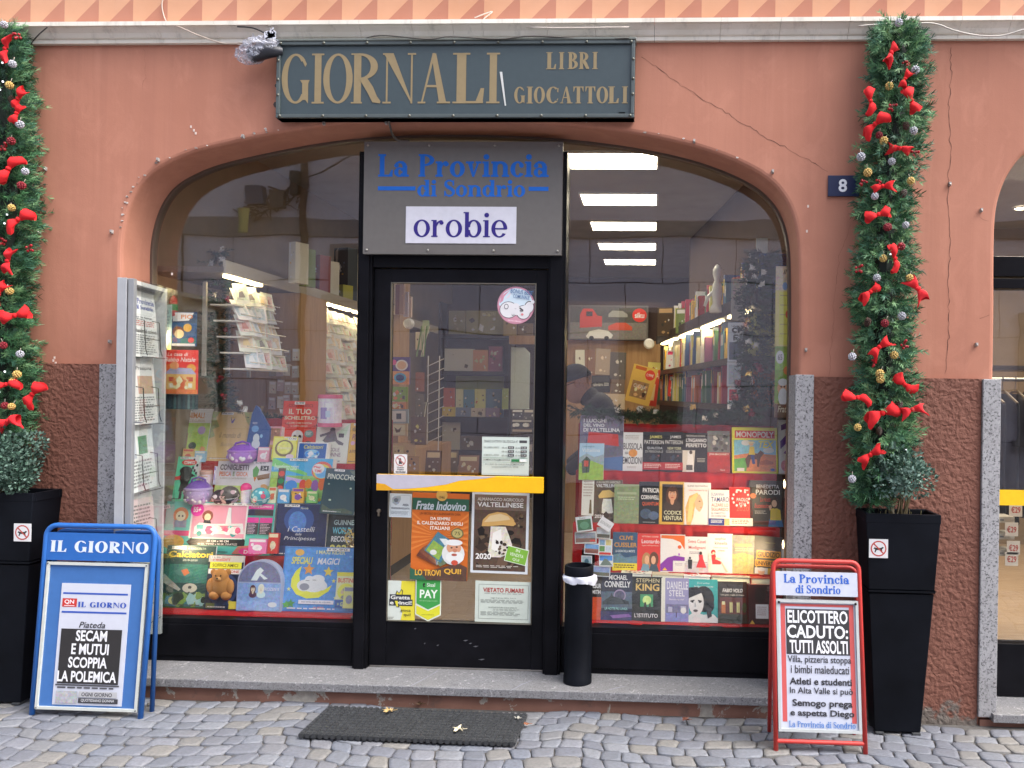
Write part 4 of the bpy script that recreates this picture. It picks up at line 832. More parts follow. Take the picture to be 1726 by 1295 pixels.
m_.box(-.004, sw+.004, -.012, .065, sh, sh+.012, 'satin', '6a6e68'); m_.build('sign_frame', t_, bevel=.003)
m_ = MB(); M_ = Matrix.Rotation(pi/2, 4, 'X')
for i in range(9):
    for z in (e/2, sh-e/2): m_.ball((.02+(sw-.04)*i/8, -.009, z), .0075, 'metal', '6a6a62', 8, 5, (1, .6, 1))
for z in (sh*.3, sh*.5, sh*.75):
    for x in (e/2, sw-e/2): m_.ball((x, -.009, z), .0075, 'metal', '6a6a62', 8, 5, (1, .6, 1))
m_.tube([(-.012, .05, sh*.2), (-.012, .02, sh*.2)], .014, 'satin', '3a2a22'); m_.tube([(-.01, .05, sh*.45), (-.01, .02, sh*.45)], .01, 'satin', '3a2a22')
b_ = m_.build('bolt', t_, smooth=40); b_['kind'] = 'stuff'
# grey panel over the door
Yp = .13; a = P(611.5, 428, Yp); b = P(949, 239, Yp); sw, sh = b.x-a.x, b.z-a.z
t_ = empty('newspaper_sign', (a.x, Yp, a.z), 'grey metal panel with blue newspaper lettering above the door', 'sign')
m_ = MB(); m_.box(0, sw, 0, .03, 0, sh, 'satin', '67635f')
fx = lambda u: (u-531)/(1373-531)*sw; fz = lambda v: sh*(1-(v-522)/(998-522))
put_text(m_, 'La Provincia', fx(592), fz(672), fx(1315), fz(575), -.0006, 'matte', '1464c2', 'sC'); put_text(m_, 'di Sondrio', fx(760), fz(755), fx(1217), fz(683), -.0006, 'matte', '1464c2', 'sC')
for u0, u1 in ((592, 752), (1232, 1315)): m_.box(fx(u0), fx(u1), -.0015, -.0004, fz(729), fz(712), 'matte', '1464c2')
m_.build('sign_plate', t_, bevel=0)
m_ = MB(); m_.box(fx(714), fx(1182), -.004, -.0005, fz(952), fz(797), 'satin', 'd2d1da'); put_text(m_, 'orobie', fx(748), fz(927), fx(1145), fz(820), -.0052, 'satin', '2a1a78', 'sG'); m_.build('lettered_plate', t_)
m_ = MB()
for x, z in ((.02, .02), (sw*.33, .02), (sw*.66, .02), (sw-.02, .02), (.02, sh-.02), (sw*.33, sh-.02), (sw*.66, sh-.02), (sw-.02, sh-.02)): m_.ball((x, -.002, z), .007, 'metal', 'a8a49c', 8, 5, (1, .6, 1))
b_ = m_.build('bolt', t_, smooth=True); b_['kind'] = 'stuff'
# house number
a = P(1395.5, 331, -.012); b = P(1449, 296, -.012); m_ = MB(); sw, sh = b.x-a.x, b.z-a.z; m_.box(0, sw, 0, .01, 0, sh, 'satin', '17244a')
put_text(m_, '8', sw*.33, sh*.2, sw*.6, sh*.82, -.0008, 'satin', 'eef0f4', 'B'); tag(m_.build('house_number', None, (a.x, -.014, a.z), bevel=.0015), 'navy blue enamel plate with a white number 8 beside the garland', 'house number')
# plastic bag over a lamp at the sign's corner
def m_film():
    m = bpy.data.materials.new('bag film'); m.use_nodes = True; MATS['bag film'] = m; t = m.node_tree; b = t.nodes['Principled BSDF']; b.inputs['Base Color'].default_value = (.62, .64, .74, 1); b.inputs['Roughness'].default_value = .12
    tr = nd(t, 'BsdfTransparent'); mx = nd(t, 'MixShader'); t.links.new(ramp(t, noise(t, objco(t), 22, 5, .7, 1.5), [(.4, .12), (.62, .75)]), mx.inputs[0]); t.links.new(tr.outputs[0], mx.inputs[1]); t.links.new(b.outputs[0], mx.inputs[2]); t.links.new(mx.outputs[0], t.nodes['Material Output'].inputs[0])
    bump(t, b, noise(t, objco(t), 30, 5, .6, 1), 1, .02)
m_film()
rnd = random.Random(5); m_ = MB(); c = P(440, 86, -.09); n, k = 20, 12; vs = []
for i in range(k+1):
    t = i/k; r = .085*sin(pi*min(1, t*.92+.06))**.7*(1-.25*t)
    for j in range(n):
        a_ = 2*pi*j/n; q = r*(1+.2*rnd.uniform(-1, 1)); vs.append((-.11+.2*t+rnd.uniform(-.006, .006), q*cos(a_)*.8, q*sin(a_)*.75-.03+.07*t))
m_.add(vs, [(i*n+j, i*n+(j+1) % n, (i+1)*n+(j+1) % n, (i+1)*n+j) for i in range(k) for j in range(n)]+[tuple(range(n))[::-1], tuple(k*n+j for j in range(n))], 'bag film')
t_ = m_.build('plastic_bag', None, (c.x, -.1, c.z)); tag(t_, 'crumpled clear plastic bag wrapped round a lamp at the sign corner', 'plastic bag')
m_ = MB(); m_.tube([(-.05, 0, -.03), (.03, 0, .0), (.09, .04, .01)], [.035, .04, .02], 'satin', '2a2c34', 10); m_.build('wrapped_lamp', t_, smooth=40)
m_ = MB(); vs = []
for i in range(18):
    x, yv, z = rnd.uniform(-.1, .08), rnd.uniform(-.075, -.03), rnd.uniform(-.07, .05); d = [Vector((rnd.uniform(-.022, .022), rnd.uniform(-.01, .01), rnd.uniform(-.022, .022))) for _ in range(3)]
    m_.add([Vector((x, yv, z))+q for q in d], [(0, 1, 2)], 'bag film', rnd.choice(('b9bcd0', 'd8dae6', '8a8ea6')))
for i in range(9): m_.add([(.05+rnd.uniform(-.02, .05), -.04, .05+rnd.uniform(-.02, .05)) for _ in range(3)], [(0, 1, 2)], 'gloss', 'd8dae4')
m_.build('film_fold', t_)
# cables
def cable(name, pts, r, col, lab, Yc=None):
    v = [P(p[0], p[1], p[2] if len(p) > 2 else (Yc if Yc is not None else -.02)) for p in pts]; o = []
    for i in range(len(v)-1):
        a, b, c, d = v[max(0, i-1)], v[i], v[i+1], v[min(len(v)-1, i+2)]
        for s in range(6):
            t = s/6; o.append(.5*((2*b)+(c-a)*t+(2*a-5*b+4*c-d)*t*t+(3*b-a-3*c+d)*t**3))
    o.append(v[-1]); m_ = MB(); m_.tube(o, r, 'satin', col, 6); tag(m_.build(name, smooth=True), lab, 'cable')
cable('cable', [(655, 203, -.02), (658, 216, .02), (662, 228, .1), (672, 237, .13), (690, 238, .14)], .006, '5a544e', 'grey cable hanging from the green sign to the panel over the door')
cable('cable', [(1448, 44, -.09), (1500, 40, -.085), (1535, 40, -.082), (1575, 40, -.085), (1610, 52, -.085), (1650, 60, -.075), (1690, 60, -.075), (1726, 50, -.085), (1760, 44, -.085)], .0035, 'c9c2b8', 'thin white cable sagging over the cornice right of the garland')
cable('cable', [(277, -10, -.01), (273, 8, -.01), (276, 26, -.012), (280, 36, -.012), (283, 44, -.02), (300, 45, -.08), (330, 58, -.08), (370, 72, -.06), (395, 74, -.05), (420, 78, -.08)], .003, 'b8a89a', 'thin pale cable running down the diamond pattern left of the sign')
cable('cable', [(80, 46, -.085), (66, 58, -.08), (54, 72, -.06), (44, 92, -.04)], .003, '3a3430', 'thin dark cable dropping from the cornice to the left garland')
cable('cable', [(400, 45, -.085), (425, 47, -.088), (445, 55, -.09), (462, 64, -.09)], .004, '2a2624', 'short black cable from the cornice to the bagged lamp')
cable('cable', [(600, 71, -.05), (640, 60, -.085), (720, 66, -.085), (760, 62, -.09), (840, 66, -.08), (900, 61, -.085), (1000, 66, -.07), (1060, 64, -.08)], .0035, '5a5650', 'loose grey cable lying along the top of the green sign')
cable('cable', [(800, 30, -.012), (830, 20, -.012), (815, 36, -.014), (860, 44, -.03), (930, 47, -.085), (1060, 46, -.085)], .003, 'd8ccc0', 'thin white cable looped above the cornice over the sign')
# ------------------------------------------------------------------ newspaper display rack projecting beside the left pane
n0 = PZ(205, 470, 2.05)
Yn, Yf = -.17, .19; Xn = P(221, 700, Yn).x; Xf = P(279, 700, Yf).x; zt = P(205, 471, Yn).z; zb = P(215, 1105, Yn).z
zb = max(zb, .2)
t_ = empty('newspaper_rack', (Xn, Yn, zb), 'tall clear plastic newspaper rack with an aluminium post beside the left pane', 'rack'); H = zt-zb
L = math.hypot(Xf-Xn, Yf-Yn); an = math.atan2(Yf-Yn, Xf-Xn); t_.rotation_euler = (0, 0, an)
# local x runs away from the street along the sheet, local -y faces right
m_ = MB(); m_.box(-.02, .012, .02, .062, -.03, H+.005, 'satin', '9c9ea2'); m_.box(-.018, .014, -.012, .014, -.03, H+.003, 'satin', '84868a'); m_.box(.012, L, .055, .06, 0, H, 'satin', 'b4b3b0'); m_.build('post', t_, bevel=.002)
m_ = MB(); m_.box(L-.02, L, .0, .055, 0, H, 'satin', 'c2c2c0'); m_.box(.014, L-.02, .0, .055, H-.02, H, 'satin', 'c8c8c6'); m_.build('edge_profile', t_)
m_ = MB(); m_.add([(.014, -.032, 0), (L+.05, -.032, 0), (L+.05, -.032, H), (.014, -.032, H), (.014, -.029, 0), (L+.05, -.029, 0), (L+.05, -.029, H), (.014, -.029, H)], [(0, 1, 2, 3), (7, 6, 5, 4), (2, 6, 7, 3), (1, 5, 6, 2)], 'plexiglass'); m_.build('clear_sheet', t_)
m_ = MB(); m_.tube([(-.03, -.03, H*.62), (-.03, -.06, H*.62), (-.012, -.07, H*.625)], .004, 'metal', 'a8a8a8', 6); m_.build('hook', t_)
m_ = MB()
for i in range(5):
    z = H*(.83-.185*i); 
    for x in (.09, .25): m_.tube([(x, .04, z+.13), (x, -.012, z+.12), (x+.01, -.016, z-.02), (x+.03, -.016, z-.05)], .0028, 'satin', '55524e', 6)
    m_.tube([(.09, -.014, z+.03), (.25, -.014, z+.03)], .0025, 'satin', '55524e', 6); m_.tube([(.06, -.02, z-.06), (.3, -.02, z-.06)], .0025, 'satin', '55524e', 6)
w_ = m_.build('wire_holder', t_); w_['kind'] = 'stuff'
Mr = Matrix.Translation((Xn, Yn, zb)) @ Matrix.Rotation(an, 4, 'Z')
rnd = random.Random(9)
news = [('newspaper with blue masthead in the top pocket of the clear rack', 'e9e8e4', [('t', 'La Provincia', .06, .03, .94, .12, '3a4fa0', 'sC'), ('t', 'di Sondrio', .2, .14, .9, .21, '3a4fa0', 'sC'), ('r', .05, .3, .95, .302, '888888'), ('t', 'per le feste', .1, .32, .8, .37, '555555'), ('ln', .08, .4, .92, .5, 3, 'c87a70'), ('t', 'E bandito di ciclismo', .06, .53, .95, .6, '2a2a2a', 'b'), ('ln', .06, .63, .94, .97, 9, '8a8a88')]),
        ('newspaper with a small photo in the second pocket of the clear rack', 'e6e3de', [('t', 'La Prealpina', .06, .04, .9, .12, '2a2a2a', 'b'), ('r', .3, .2, .9, .5, 'c8a890', 'picture'), ('ln', .06, .55, .94, .97, 10, '8a8a88')]),
        ('newspaper with a green corner photo in the third pocket of the rack', 'dfe0dc', [('r', .4, .1, .75, .4, '6a9a7a', 'picture'), ('ln', .08, .5, .9, .95, 8, '8a8a88'), ('r', .08, .1, .3, .45, 'c0c4cc')]),
        ('pinkish newspaper in the fourth pocket of the clear rack', 'd8c4c0', [('ln', .08, .1, .9, .95, 14, '7a7270')]), ('dull newspaper in the lowest pocket of the clear rack', 'c2bebb', [('r', .1, .1, .9, .3, '9a9a98', 'picture'), ('ln', .08, .4, .9, .95, 10, '7a7270')])]
for i, (lab, bg, it) in enumerate(news):
    z = H*(.83-.185*i)-.06; m_ = MB(); hh = .3; m_.box(0, .26, 0, .008, 0, hh, 'paper', bg); m_.box(.01, .27, .009, .014, .005, hh+.03, 'paper', 'd2d0cc'); items_to(m_, it, .26, hh, 0, 0, 0)
    o = m_.build('newspaper'); tag(o, lab, 'newspaper', 'newspapers in the clear rack'); o.matrix_world = Mr @ Matrix.Translation((.035, .005, z)) @ Matrix.Rotation(-.09, 4, 'X') @ Matrix.Rotation(rnd.uniform(-.05, .05), 4, 'Y')
# ------------------------------------------------------------------ pavement boards
def board(name, label, TL, TR, BL, BR, yb, yt, col, col2, build_items, header, panel, r=.014, legs=None):
    """A leaning tube frame: photo corners give the outer frame; yb/yt = depth of its foot and head"""
    a = P(*BL, yb); b = P(*BR, yb); c = P(*TL, yt); d = P(*TR, yt); z0 = 0
    O = (a+b)/2; O.z = 0
    t_ = empty(name, O, label, 'sign board')
    A, B_, C, D = [v-O for v in (a, b, c, d)]; A.z = B_.z = 0; zt = (C.z+D.z)/2; C.z = D.z = zt
    X = (D-C).normalized(); up = ((C+D)/2-(A+B_)/2); Hh = up.length; U = up.normalized(); N = X.cross(U).normalized()   # N points to the street (-y)
    if N.y > 0: N = -N
    return t_, A, B_, C, D, X, U, N, Hh
def frame_mat(O, X, U, N): return Matrix(((X.x, -N.x, U.x, O.x), (X.y, -N.y, U.y, O.y), (X.z, -N.z, U.z, O.z), (0, 0, 0, 1)))
def rounded(A, B_, C, D, r):
    """A bottom-left, B bottom-right, C top-left, D top-right: open path up, over and down with rounded shoulders"""
    o = [A]; u1 = (C-A).normalized(); x = (D-C).normalized(); u2 = (B_-D).normalized()
    for i in range(7): t = i/6*pi/2; o.append(C-u1*r*(1-sin(t))+x*r*(1-cos(t)))
    for i in range(7): t = i/6*pi/2; o.append(D-x*r*(1-sin(t))+u2*r*(1-cos(t)))
    return o+[B_]
# --- blue board on the left
t_, A, B_, C, D, X, U, N, Hh = board('newspaper_board', 'blue tube framed pavement board with a black headline poster', (80, 887), (263, 887), (54, 1199), (237, 1201), -.275, -.215, 0, 0, 0, 0, 0)
m_ = MB(); m_.tube(rounded(A, B_, C, D, .05), .012, 'satin', '2a66b2', 12); m_.build('front_frame', t_, smooth=True)
bk = Vector((0, .085, 0)); m_ = MB(); m_.tube(rounded(A+bk+Vector((.02, 0, 0)), B_+bk+Vector((.0, 0, 0)), C+Vector((.02, .027, -.03)), D+Vector((.0, .027, -.03)), .05), .011, 'satin', '25599c', 10); m_.build('rear_frame', t_, smooth=True)
Wd = (D-C).length; M_ = frame_mat((A+B_)/2, X, U, N)
yb_ = lambda py: Hh*(1-(py-887)/(1200-887))
m_ = MB(); w2 = Wd/2-.012; z0, z1 = yb_(945), yb_(899)
m_.box(-w2, w2, -.006, .008, z0, z1, 'satin', '2662ae', M_); put_text(m_, 'IL GIORNO', -w2*.93, z0+.3*(z1-z0), w2*.95, z0+.72*(z1-z0), -.0068, 'satin', 'd4dcea', 'sW', M_); m_.build('header_plate', t_)
z0, z1 = yb_(1190), yb_(948); m_ = MB(); m_.box(-w2*.97, w2*.97, -.0, .02, z0, z1, 'satin', '3d6caa', M_); m_.build('backing_panel', t_)
m_ = MB(); e = .013
for x0, x1, za, zb_ in ((-w2*.97, w2*.97, z1-e, z1), (-w2*.97, w2*.97, z0, z0+e), (-w2*.97, -w2*.97+e, z0+e, z1-e), (w2*.97-e, w2*.97, z0+e, z1-e)): m_.box(x0, x1, -.009, .005, za, zb_, 'satin', 'c2c6c0', M_)
for x in (-1, 1):
    for z in (z0+e*.5, z1-e*.5): m_.ball(M_ @ Vector((x*(w2*.97-e/2), -.01, z)), .004, 'metal', '6a6a6a', 6, 4)
m_.build('clip_frame', t_)
m_ = MB(); pw = w2*.66; pz0, pz1 = yb_(1182), yb_(983); m_.box(-pw, pw, -.003, -.0005, pz0, pz1, 'paper', 'c6c9d4', M_)
it = [('r', .03, .075, .97, .09, '3355b0'), ('r', .03, .23, .97, .245, '3355b0'), ('r', .03, .125, .24, .195, 'c2342e'), ('t', 'QN', .06, .135, .2, .175, 'f0e4e4', 'B'), ('r', .06, .182, .21, .188, 'f0d8d8'), ('t', 'IL GIORNO', .26, .15, .96, .195, '3355b0', 'sW'), ('t', 'Piateda', .3, .315, .68, .365, '2c2c30', 'bi'),
      ('r', .05, .375, .93, .825, '2e2c2c'), ('t', 'SECAM', .27, .385, .72, .475, 'e9e9ec', 'B'), ('t', 'E MUTUI', .22, .495, .76, .585, 'e9e9ec', 'B'), ('t', 'SCOPPIA', .19, .605, .75, .695, 'e9e9ec', 'B'), ('t', 'LA POLEMICA', .05, .72, .9, .81, 'e9e9ec', 'B'), ('r', .03, .83, .95, .842, '4a4a4e'), ('ln', .06, .85, .9, .875, 1, '4a4a4e'), ('r', .05, .885, .36, .985, 'a8a8aa', 'picture'), ('r', .38, .885, .93, .932, 'b4b4b6'), ('t', 'OGNI GIORNO', .42, .893, .86, .925, '3a3a3e', 'B'), ('r', .38, .94, .95, .98, '3a3a3e'), ('t', 'QUOTIDIANO DONNA', .42, .945, .9, .972, 'd0d0d2')]
items_to(m_, it, 2*pw, pz1-pz0, -.003, -pw, pz0, M_); m_.build('poster', t_)
# --- red board on the right
t_, A, B_, C, D, X, U, N, Hh = board('newspaper_board', 'red tube framed pavement board with a white headline poster', (1303, 944), (1447, 949), (1308, 1257), (1459, 1262), -.385, -.29, 0, 0, 0, 0, 0)
m_ = MB(); m_.tube(rounded(A, B_, C, D, .035), .0105, 'satin', 'c23a34', 12); f = .05
m_.tube([A+(C-A)*f, A+(C-A)*f+(B_-A).normalized()*.01, B_+(D-B_)*f-(B_-A).normalized()*.01, B_+(D-B_)*f], .0095, 'satin', 'c23a34', 10); m_.build('front_frame', t_, smooth=True)
bk = Vector((0, .2, 0)); m_ = MB(); m_.tube(rounded(A+bk, B_+bk, C+Vector((.0, .03, -.03)), D+Vector((.0, .03, -.03)), .04), .0095, 'satin', 'b03430', 10); m_.build('rear_frame', t_, smooth=True)
Wd = ((D-C).length+(B_-A).length)/2; M_ = frame_mat((A+B_)/2, X, U, N)
yb_ = lambda py: Hh*(1-(py-947)/(1261-947))
w2 = Wd/2-.011; z0, z1 = yb_(1005), yb_(965); m_ = MB(); m_.box(-w2, w2, -.007, .006, z0, z1, 'satin', 'c2c6d4', M_); hh = z1-z0
put_text(m_, 'La Provincia', -w2*.8, z0+.53*hh, w2*.8, z0+.9*hh, -.0078, 'satin', '2f62c0', 'sC', M_); put_text(m_, 'di Sondrio', -w2*.52, z0+.1*hh, w2*.58, z0+.45*hh, -.0078, 'satin', '2f62c0', 'sC', M_); m_.build('header_plate', t_)
z0, z1 = yb_(1229), yb_(1012); m_ = MB(); m_.box(-w2, w2, .004, .018, z0, z1, 'satin', 'c8ccd4', M_); m_.build('backing_panel', t_)
m_ = MB(); e = .012
for x0, x1, za, zb_ in ((-w2, w2, z1-e, z1), (-w2, w2, z0, z0+e), (-w2, -w2+e, z0+e, z1-e), (w2-e, w2, z0+e, z1-e)): m_.box(x0, x1, -.008, .006, za, zb_, 'satin', 'b8bcbc', M_)
for x in (-1, 1): m_.ball(M_ @ Vector((x*(w2-e), -.01, z1-e)), .006, 'metal', '3a3434', 8, 4)
m_.build('clip_frame', t_)
m_ = MB(); px_, pz0, pz1 = w2-e-.001, z0+e+.001, z1-e-.001; m_.box(-px_, px_, .0015, .0035, pz0, pz1, 'paper', 'c0c4d2', M_)
it = [('r', .02, .02, .08, .95, 'c85a58'), ('r', .92, .02, .98, .95, 'c85a58'), ('r', .02, .01, .98, .03, 'c85a58'), ('r', .09, .05, .92, .415, '3a3a3c'), ('t', 'ELICOTTERO', .11, .06, .9, .165, 'eeeef2', 'B'), ('t', 'CADUTO:', .1, .18, .9, .285, 'eeeef2', 'B'), ('t', 'TUTTI ASSOLTI', .13, .3, .89, .405, 'eeeef2', 'B'),
      ('t', 'Villa, pizzeria stoppa', .1, .425, .93, .495, '3a3a3e', 'b'), ('t', 'i bimbi maleducati', .14, .5, .9, .565, '3a3a3e', 'b'), ('t', 'Atleti e studenti', .12, .6, .93, .655, '343438', 'B'), ('t', 'In Alta Valle si può', .12, .675, .94, .74, '343438', 'b'), ('t', 'Semogo prega', .15, .77, .93, .84, '343438', 'B'), ('t', 'e aspetta Diego', .12, .85, .95, .915, '343438', 'B'), ('t', 'La Provincia di Sondrio', .1, .94, .96, .99, '5a84c4', 'sC')]
items_to(m_, it, 2*px_, pz1-pz0, .0015, -px_, pz0, M_); m_.build('poster', t_)
# ------------------------------------------------------------------ planters
def bush(name, parent, c, r, n, seed, cols, stems=True, leaf=.02):
    rnd = random.Random(seed); m_ = MB(); cl = []
    for i in range(34):
        d = Vector((rnd.gauss(0, 1), rnd.gauss(0, 1), rnd.gauss(0, 1))).normalized(); cl.append((d*r*rnd.uniform(.35, .8), r*rnd.uniform(.3, .45), rnd.choice(cols)))
    for i in range(n):
        q, rr, col = rnd.choice(cl); d = Vector((rnd.gauss(0, 1), rnd.gauss(0, 1), rnd.gauss(0, 1))).normalized(); p = q+d*rr*rnd.uniform(.6, 1)
        u = (d+Vector((rnd.uniform(-.8, .8), rnd.uniform(-.8, .8), rnd.uniform(-.3, .9)))).normalized(); v = u.cross(Vector((rnd.uniform(-1, 1), rnd.uniform(-1, 1), rnd.uniform(-1, 1)))).normalized(); l = leaf*rnd.uniform(.6, 1.2); w_ = l*.3
        m_.add([p, p+u*l*.5+v*w_, p+u*l, p+u*l*.5-v*w_], [(0, 1, 2, 3)], 'leaf', col if rnd.random() < .7 else rnd.choice(cols))
    o = m_.build('foliage', parent, c)
    m_ = MB()
    for i in range(16):
        a = rnd.uniform(0, 2*pi); m_.tube([(rnd.uniform(-.04, .04), rnd.uniform(-.04, .04), c[2]-r-.22), (cos(a)*.06, sin(a)*.05, c[2]-r*.8), (cos(a)*r*.6, sin(a)*r*.6, c[2]+rnd.uniform(-.4, .5)*r)], [.006, .004, .002], 'leaf', '5a5038', 5)
    for i in range(40):
        x, y = rnd.uniform(-.11, .11), rnd.uniform(-.09, .09); m_.tube([(x, y, c[2]-r-.2), (x+rnd.uniform(-.03, .03), y, c[2]-r-.06+rnd.uniform(-.05, .04))], [.0022, .001], 'leaf', rnd.choice(('8a8458', '6a6a40', '9a9068')), 4)
    m_.build('stem', parent)
def planter(lab, X0, Y0, ztop, zsplit, wt, wb, dt, db):
    t_ = empty('planter', (X0, Y0, 0), lab, 'planter')
    def frus(m_, z0, z1, a0, a1, b0, b1, mat): m_.add([(-a0, -b0, z0), (a0, -b0, z0), (a0, b0, z0), (-a0, b0, z0), (-a1, -b1, z1), (a1, -b1, z1), (a1, b1, z1), (-a1, b1, z1)], [(0, 1, 5, 4), (1, 2, 6, 5), (2, 3, 7, 6), (3, 0, 4, 7), (3, 2, 1, 0)], mat)
    L = lambda z: (wb+(wt-wb)*z/ztop)/2; Q = lambda z: (db+(dt-db)*z/ztop)/2
    m_ = MB(); frus(m_, .012, zsplit-.006, L(0), L(zsplit), Q(0), Q(zsplit), 'planter black'); m_.add([(-L(zsplit), -Q(zsplit), zsplit-.006), (L(zsplit), -Q(zsplit), zsplit-.006), (L(zsplit), Q(zsplit), zsplit-.006), (-L(zsplit), Q(zsplit), zsplit-.006)], [(0, 1, 2, 3)], 'planter black')
    for sx in (-1, 1):
        for sy in (-1, 1): m_.box(sx*L(0)*.8-.02, sx*L(0)*.8+.02, sy*Q(0)*.8-.02, sy*Q(0)*.8+.02, 0, .012, 'rubber')
    m_.build('lower_section', t_, bevel=.004)
    m_ = MB(); e = .006; frus(m_, zsplit, zsplit+.012, L(zsplit)+e, L(zsplit)+e, Q(zsplit)+e, Q(zsplit)+e, 'planter black'); frus(m_, zsplit+.0121, ztop, L(zsplit)+.002, L(ztop), Q(zsplit)+.002, Q(ztop), 'planter black')
    a, b = L(ztop), Q(ztop); i = .018
    for x0, x1, y0, y1 in ((-a, a, -b, -b+i), (-a, a, b-i, b), (-a, -a+i, -b+i, b-i), (a-i, a, -b+i, b-i)): m_.box(x0, x1, y0, y1, ztop-.04, ztop+.002, 'planter black')
    m_.build('upper_section', t_, bevel=.004)
    m_ = MB(); m_.box(-a+i, a-i, -b+i, b-i, ztop-.05, ztop-.025, 'soil'); m_.build('soil', t_)
    return t_, L, Q
def nodog(t_, L, Q, z, x, s=.08):
    m_ = MB(); y = -Q(z)-.004; m_.box(x-s/2, x+s/2, y-.001, y+.0015, z-s/2, z+s/2, 'print', 'dcdcdc')
    it = [('e', .5, .5, .42, .42, 'b8483e'), ('e', .5, .5, .35, .35, 'dcdcdc'), ('p', [(.22, .5), (.3, .42), (.34, .46), (.62, .46), (.7, .4), (.78, .44), (.72, .5), (.68, .54), (.7, .7), (.64, .7), (.6, .58), (.4, .58), (.34, .7), (.28, .7), (.32, .54)], '2a2a2a'), ('p', [(.22, .27), (.27, .22), (.78, .73), (.73, .78)], 'b8483e')]
    items_to(m_, it, s, s, y-.001, x-s/2, z-s/2); m_.build('no_dogs_sticker', t_, rot=(0, 0, 0))
Yq = -.215; ft = P(1523, 868, Yq).z; gc = ['33493e', '435c50', '52705f', '668274', '293c33', '769084', '5a7468']
xa, xb = P(1460, 869, Yq).x, P(1587, 868, Yq).x; ba, bb = P(1476, 1228, Yq+.04).x, P(1552, 1230, Yq+.04).x; xm = (xa+xb)/2; YC = -.118
t_, L, Q = planter('tall tapered black planter with a grey green bush beside the red board', xm, YC, ft, P(1520, 1001, Yq).z, xb-xa, (bb-ba)*1.02, .194, .11); nodog(t_, L, Q, P(1481, 925, Yq).z, P(1481, 925, Yq).x-xm, .085)
c_ = P(1510, 797, YC); bush('bush', t_, (c_.x-xm, -.085, c_.z), .14, 3200, 3, gc)
xb2 = P(55, 845, Yq).x; wt = .36; xm = xb2-wt/2; ftl = P(60, 828, Yq+.1).z
t_, L, Q = planter('black tapered planter cut by the left edge with a bush beneath the garland', xm, YC, ftl, P(30, 952, Yq).z, wt, .2, .194, .11); nodog(t_, L, Q, P(37, 898, Yq).z, P(37, 898, Yq).x-xm, .085)
c_ = P(24, 775, YC); bush('bush', t_, (c_.x-xm, -.06, c_.z), .18, 5200, 8, gc)
# ------------------------------------------------------------------ garlands
def bowmesh(seed):
    rnd = random.Random(seed); m_ = MB(); n, k = 12, 7; col = rnd.choice(('d01a20', 'd8222a', 'c0141c'))
    for sgn in (-1, 1):
        tw = rnd.uniform(-.5, .5); dr = rnd.uniform(-.3, .5); Lg = rnd.uniform(.05, .066); vs = []
        for i in range(k+1):
            t = i/k; hh = .008+.024*t**.9; dd = .005+.011*sin(pi*min(1, t*.8))
            for j in range(n):
                a = 2*pi*j/n; f = 1+.22*sin(3*a+seed)*t
                vs.append((sgn*(.004+Lg*t*(1-.2*cos(a*2+seed)*t)), -dd*cos(a)*f-.012*sin(pi*t), hh*sin(a)*f*(1+rnd.uniform(-.06, .06))-dr*.05*t*t+tw*.02*t*cos(a)))
        m_.add(vs, [((i*n+j, i*n+(j+1) % n, (i+1)*n+(j+1) % n, (i+1)*n+j) if sgn < 0 else (i*n+j, (i+1)*n+j, (i+1)*n+(j+1) % n, i*n+(j+1) % n)) for i in range(k) for j in range(n)], 'cloth', col)
    m_.ball((0, -.01, 0), .011, 'cloth', col, 8, 5, (.9, .8, 1.1)); return m_
def clusterm(seed, col, mat='satin'):
    rnd = random.Random(seed); m_ = MB(); N = 34
    for i in range(N):
        z = 1-2*(i+.5)/N; a = i*2.39996; q = math.sqrt(1-z*z); m_.ball((q*cos(a)*.019, q*sin(a)*.019, z*.019), .0062, mat, col, 6, 4)
    m_.ball((0, 0, 0), .017, 'matte', '3a3028', 8, 5); m_.tube([(0, 0, .018), (0.002, 0, .045)], .0018, 'satin', 'b8b0a0', 4); return m_
def conem():
    m_ = MB()
    for i in range(46):
        t = i/45; z = .026-.052*t; r = .022*sin(pi*(.12+.8*t))**.8; a = i*2.39996; M_ = Matrix.Translation((r*cos(a)*.7, r*sin(a)*.7, z)); m_.ball((0, 0, 0), .0075, 'satin', '3a241a' if i % 3 else '4a3024', 5, 4, (1, 1, .5), M_)
    return m_
def berrym(seed):
    rnd = random.Random(seed); m_ = MB()
    for i in range(7): p = (rnd.uniform(-.02, .02), rnd.uniform(-.01, .01), rnd.uniform(-.022, .022)); m_.ball(p, .0085, 'gloss', '9a1420', 8, 5); m_.tube([p, (0, .012, 0)], .001, 'satin', '3a3020', 4)
    return m_
bowp = [bowmesh(i).build('bow', smooth=50) for i in range(5)]
prot = {'s': clusterm(1, 'b2b3ba'), 'g': clusterm(2, 'c8a860'), 'r': clusterm(3, '8a1c2a')}
prot = {k: m_.build('berry_ball', smooth=True) for k, m_ in prot.items()}; prot['c'] = conem().build('pine_cone'); prot['b'] = berrym(2).build('berry_sprig', smooth=True)
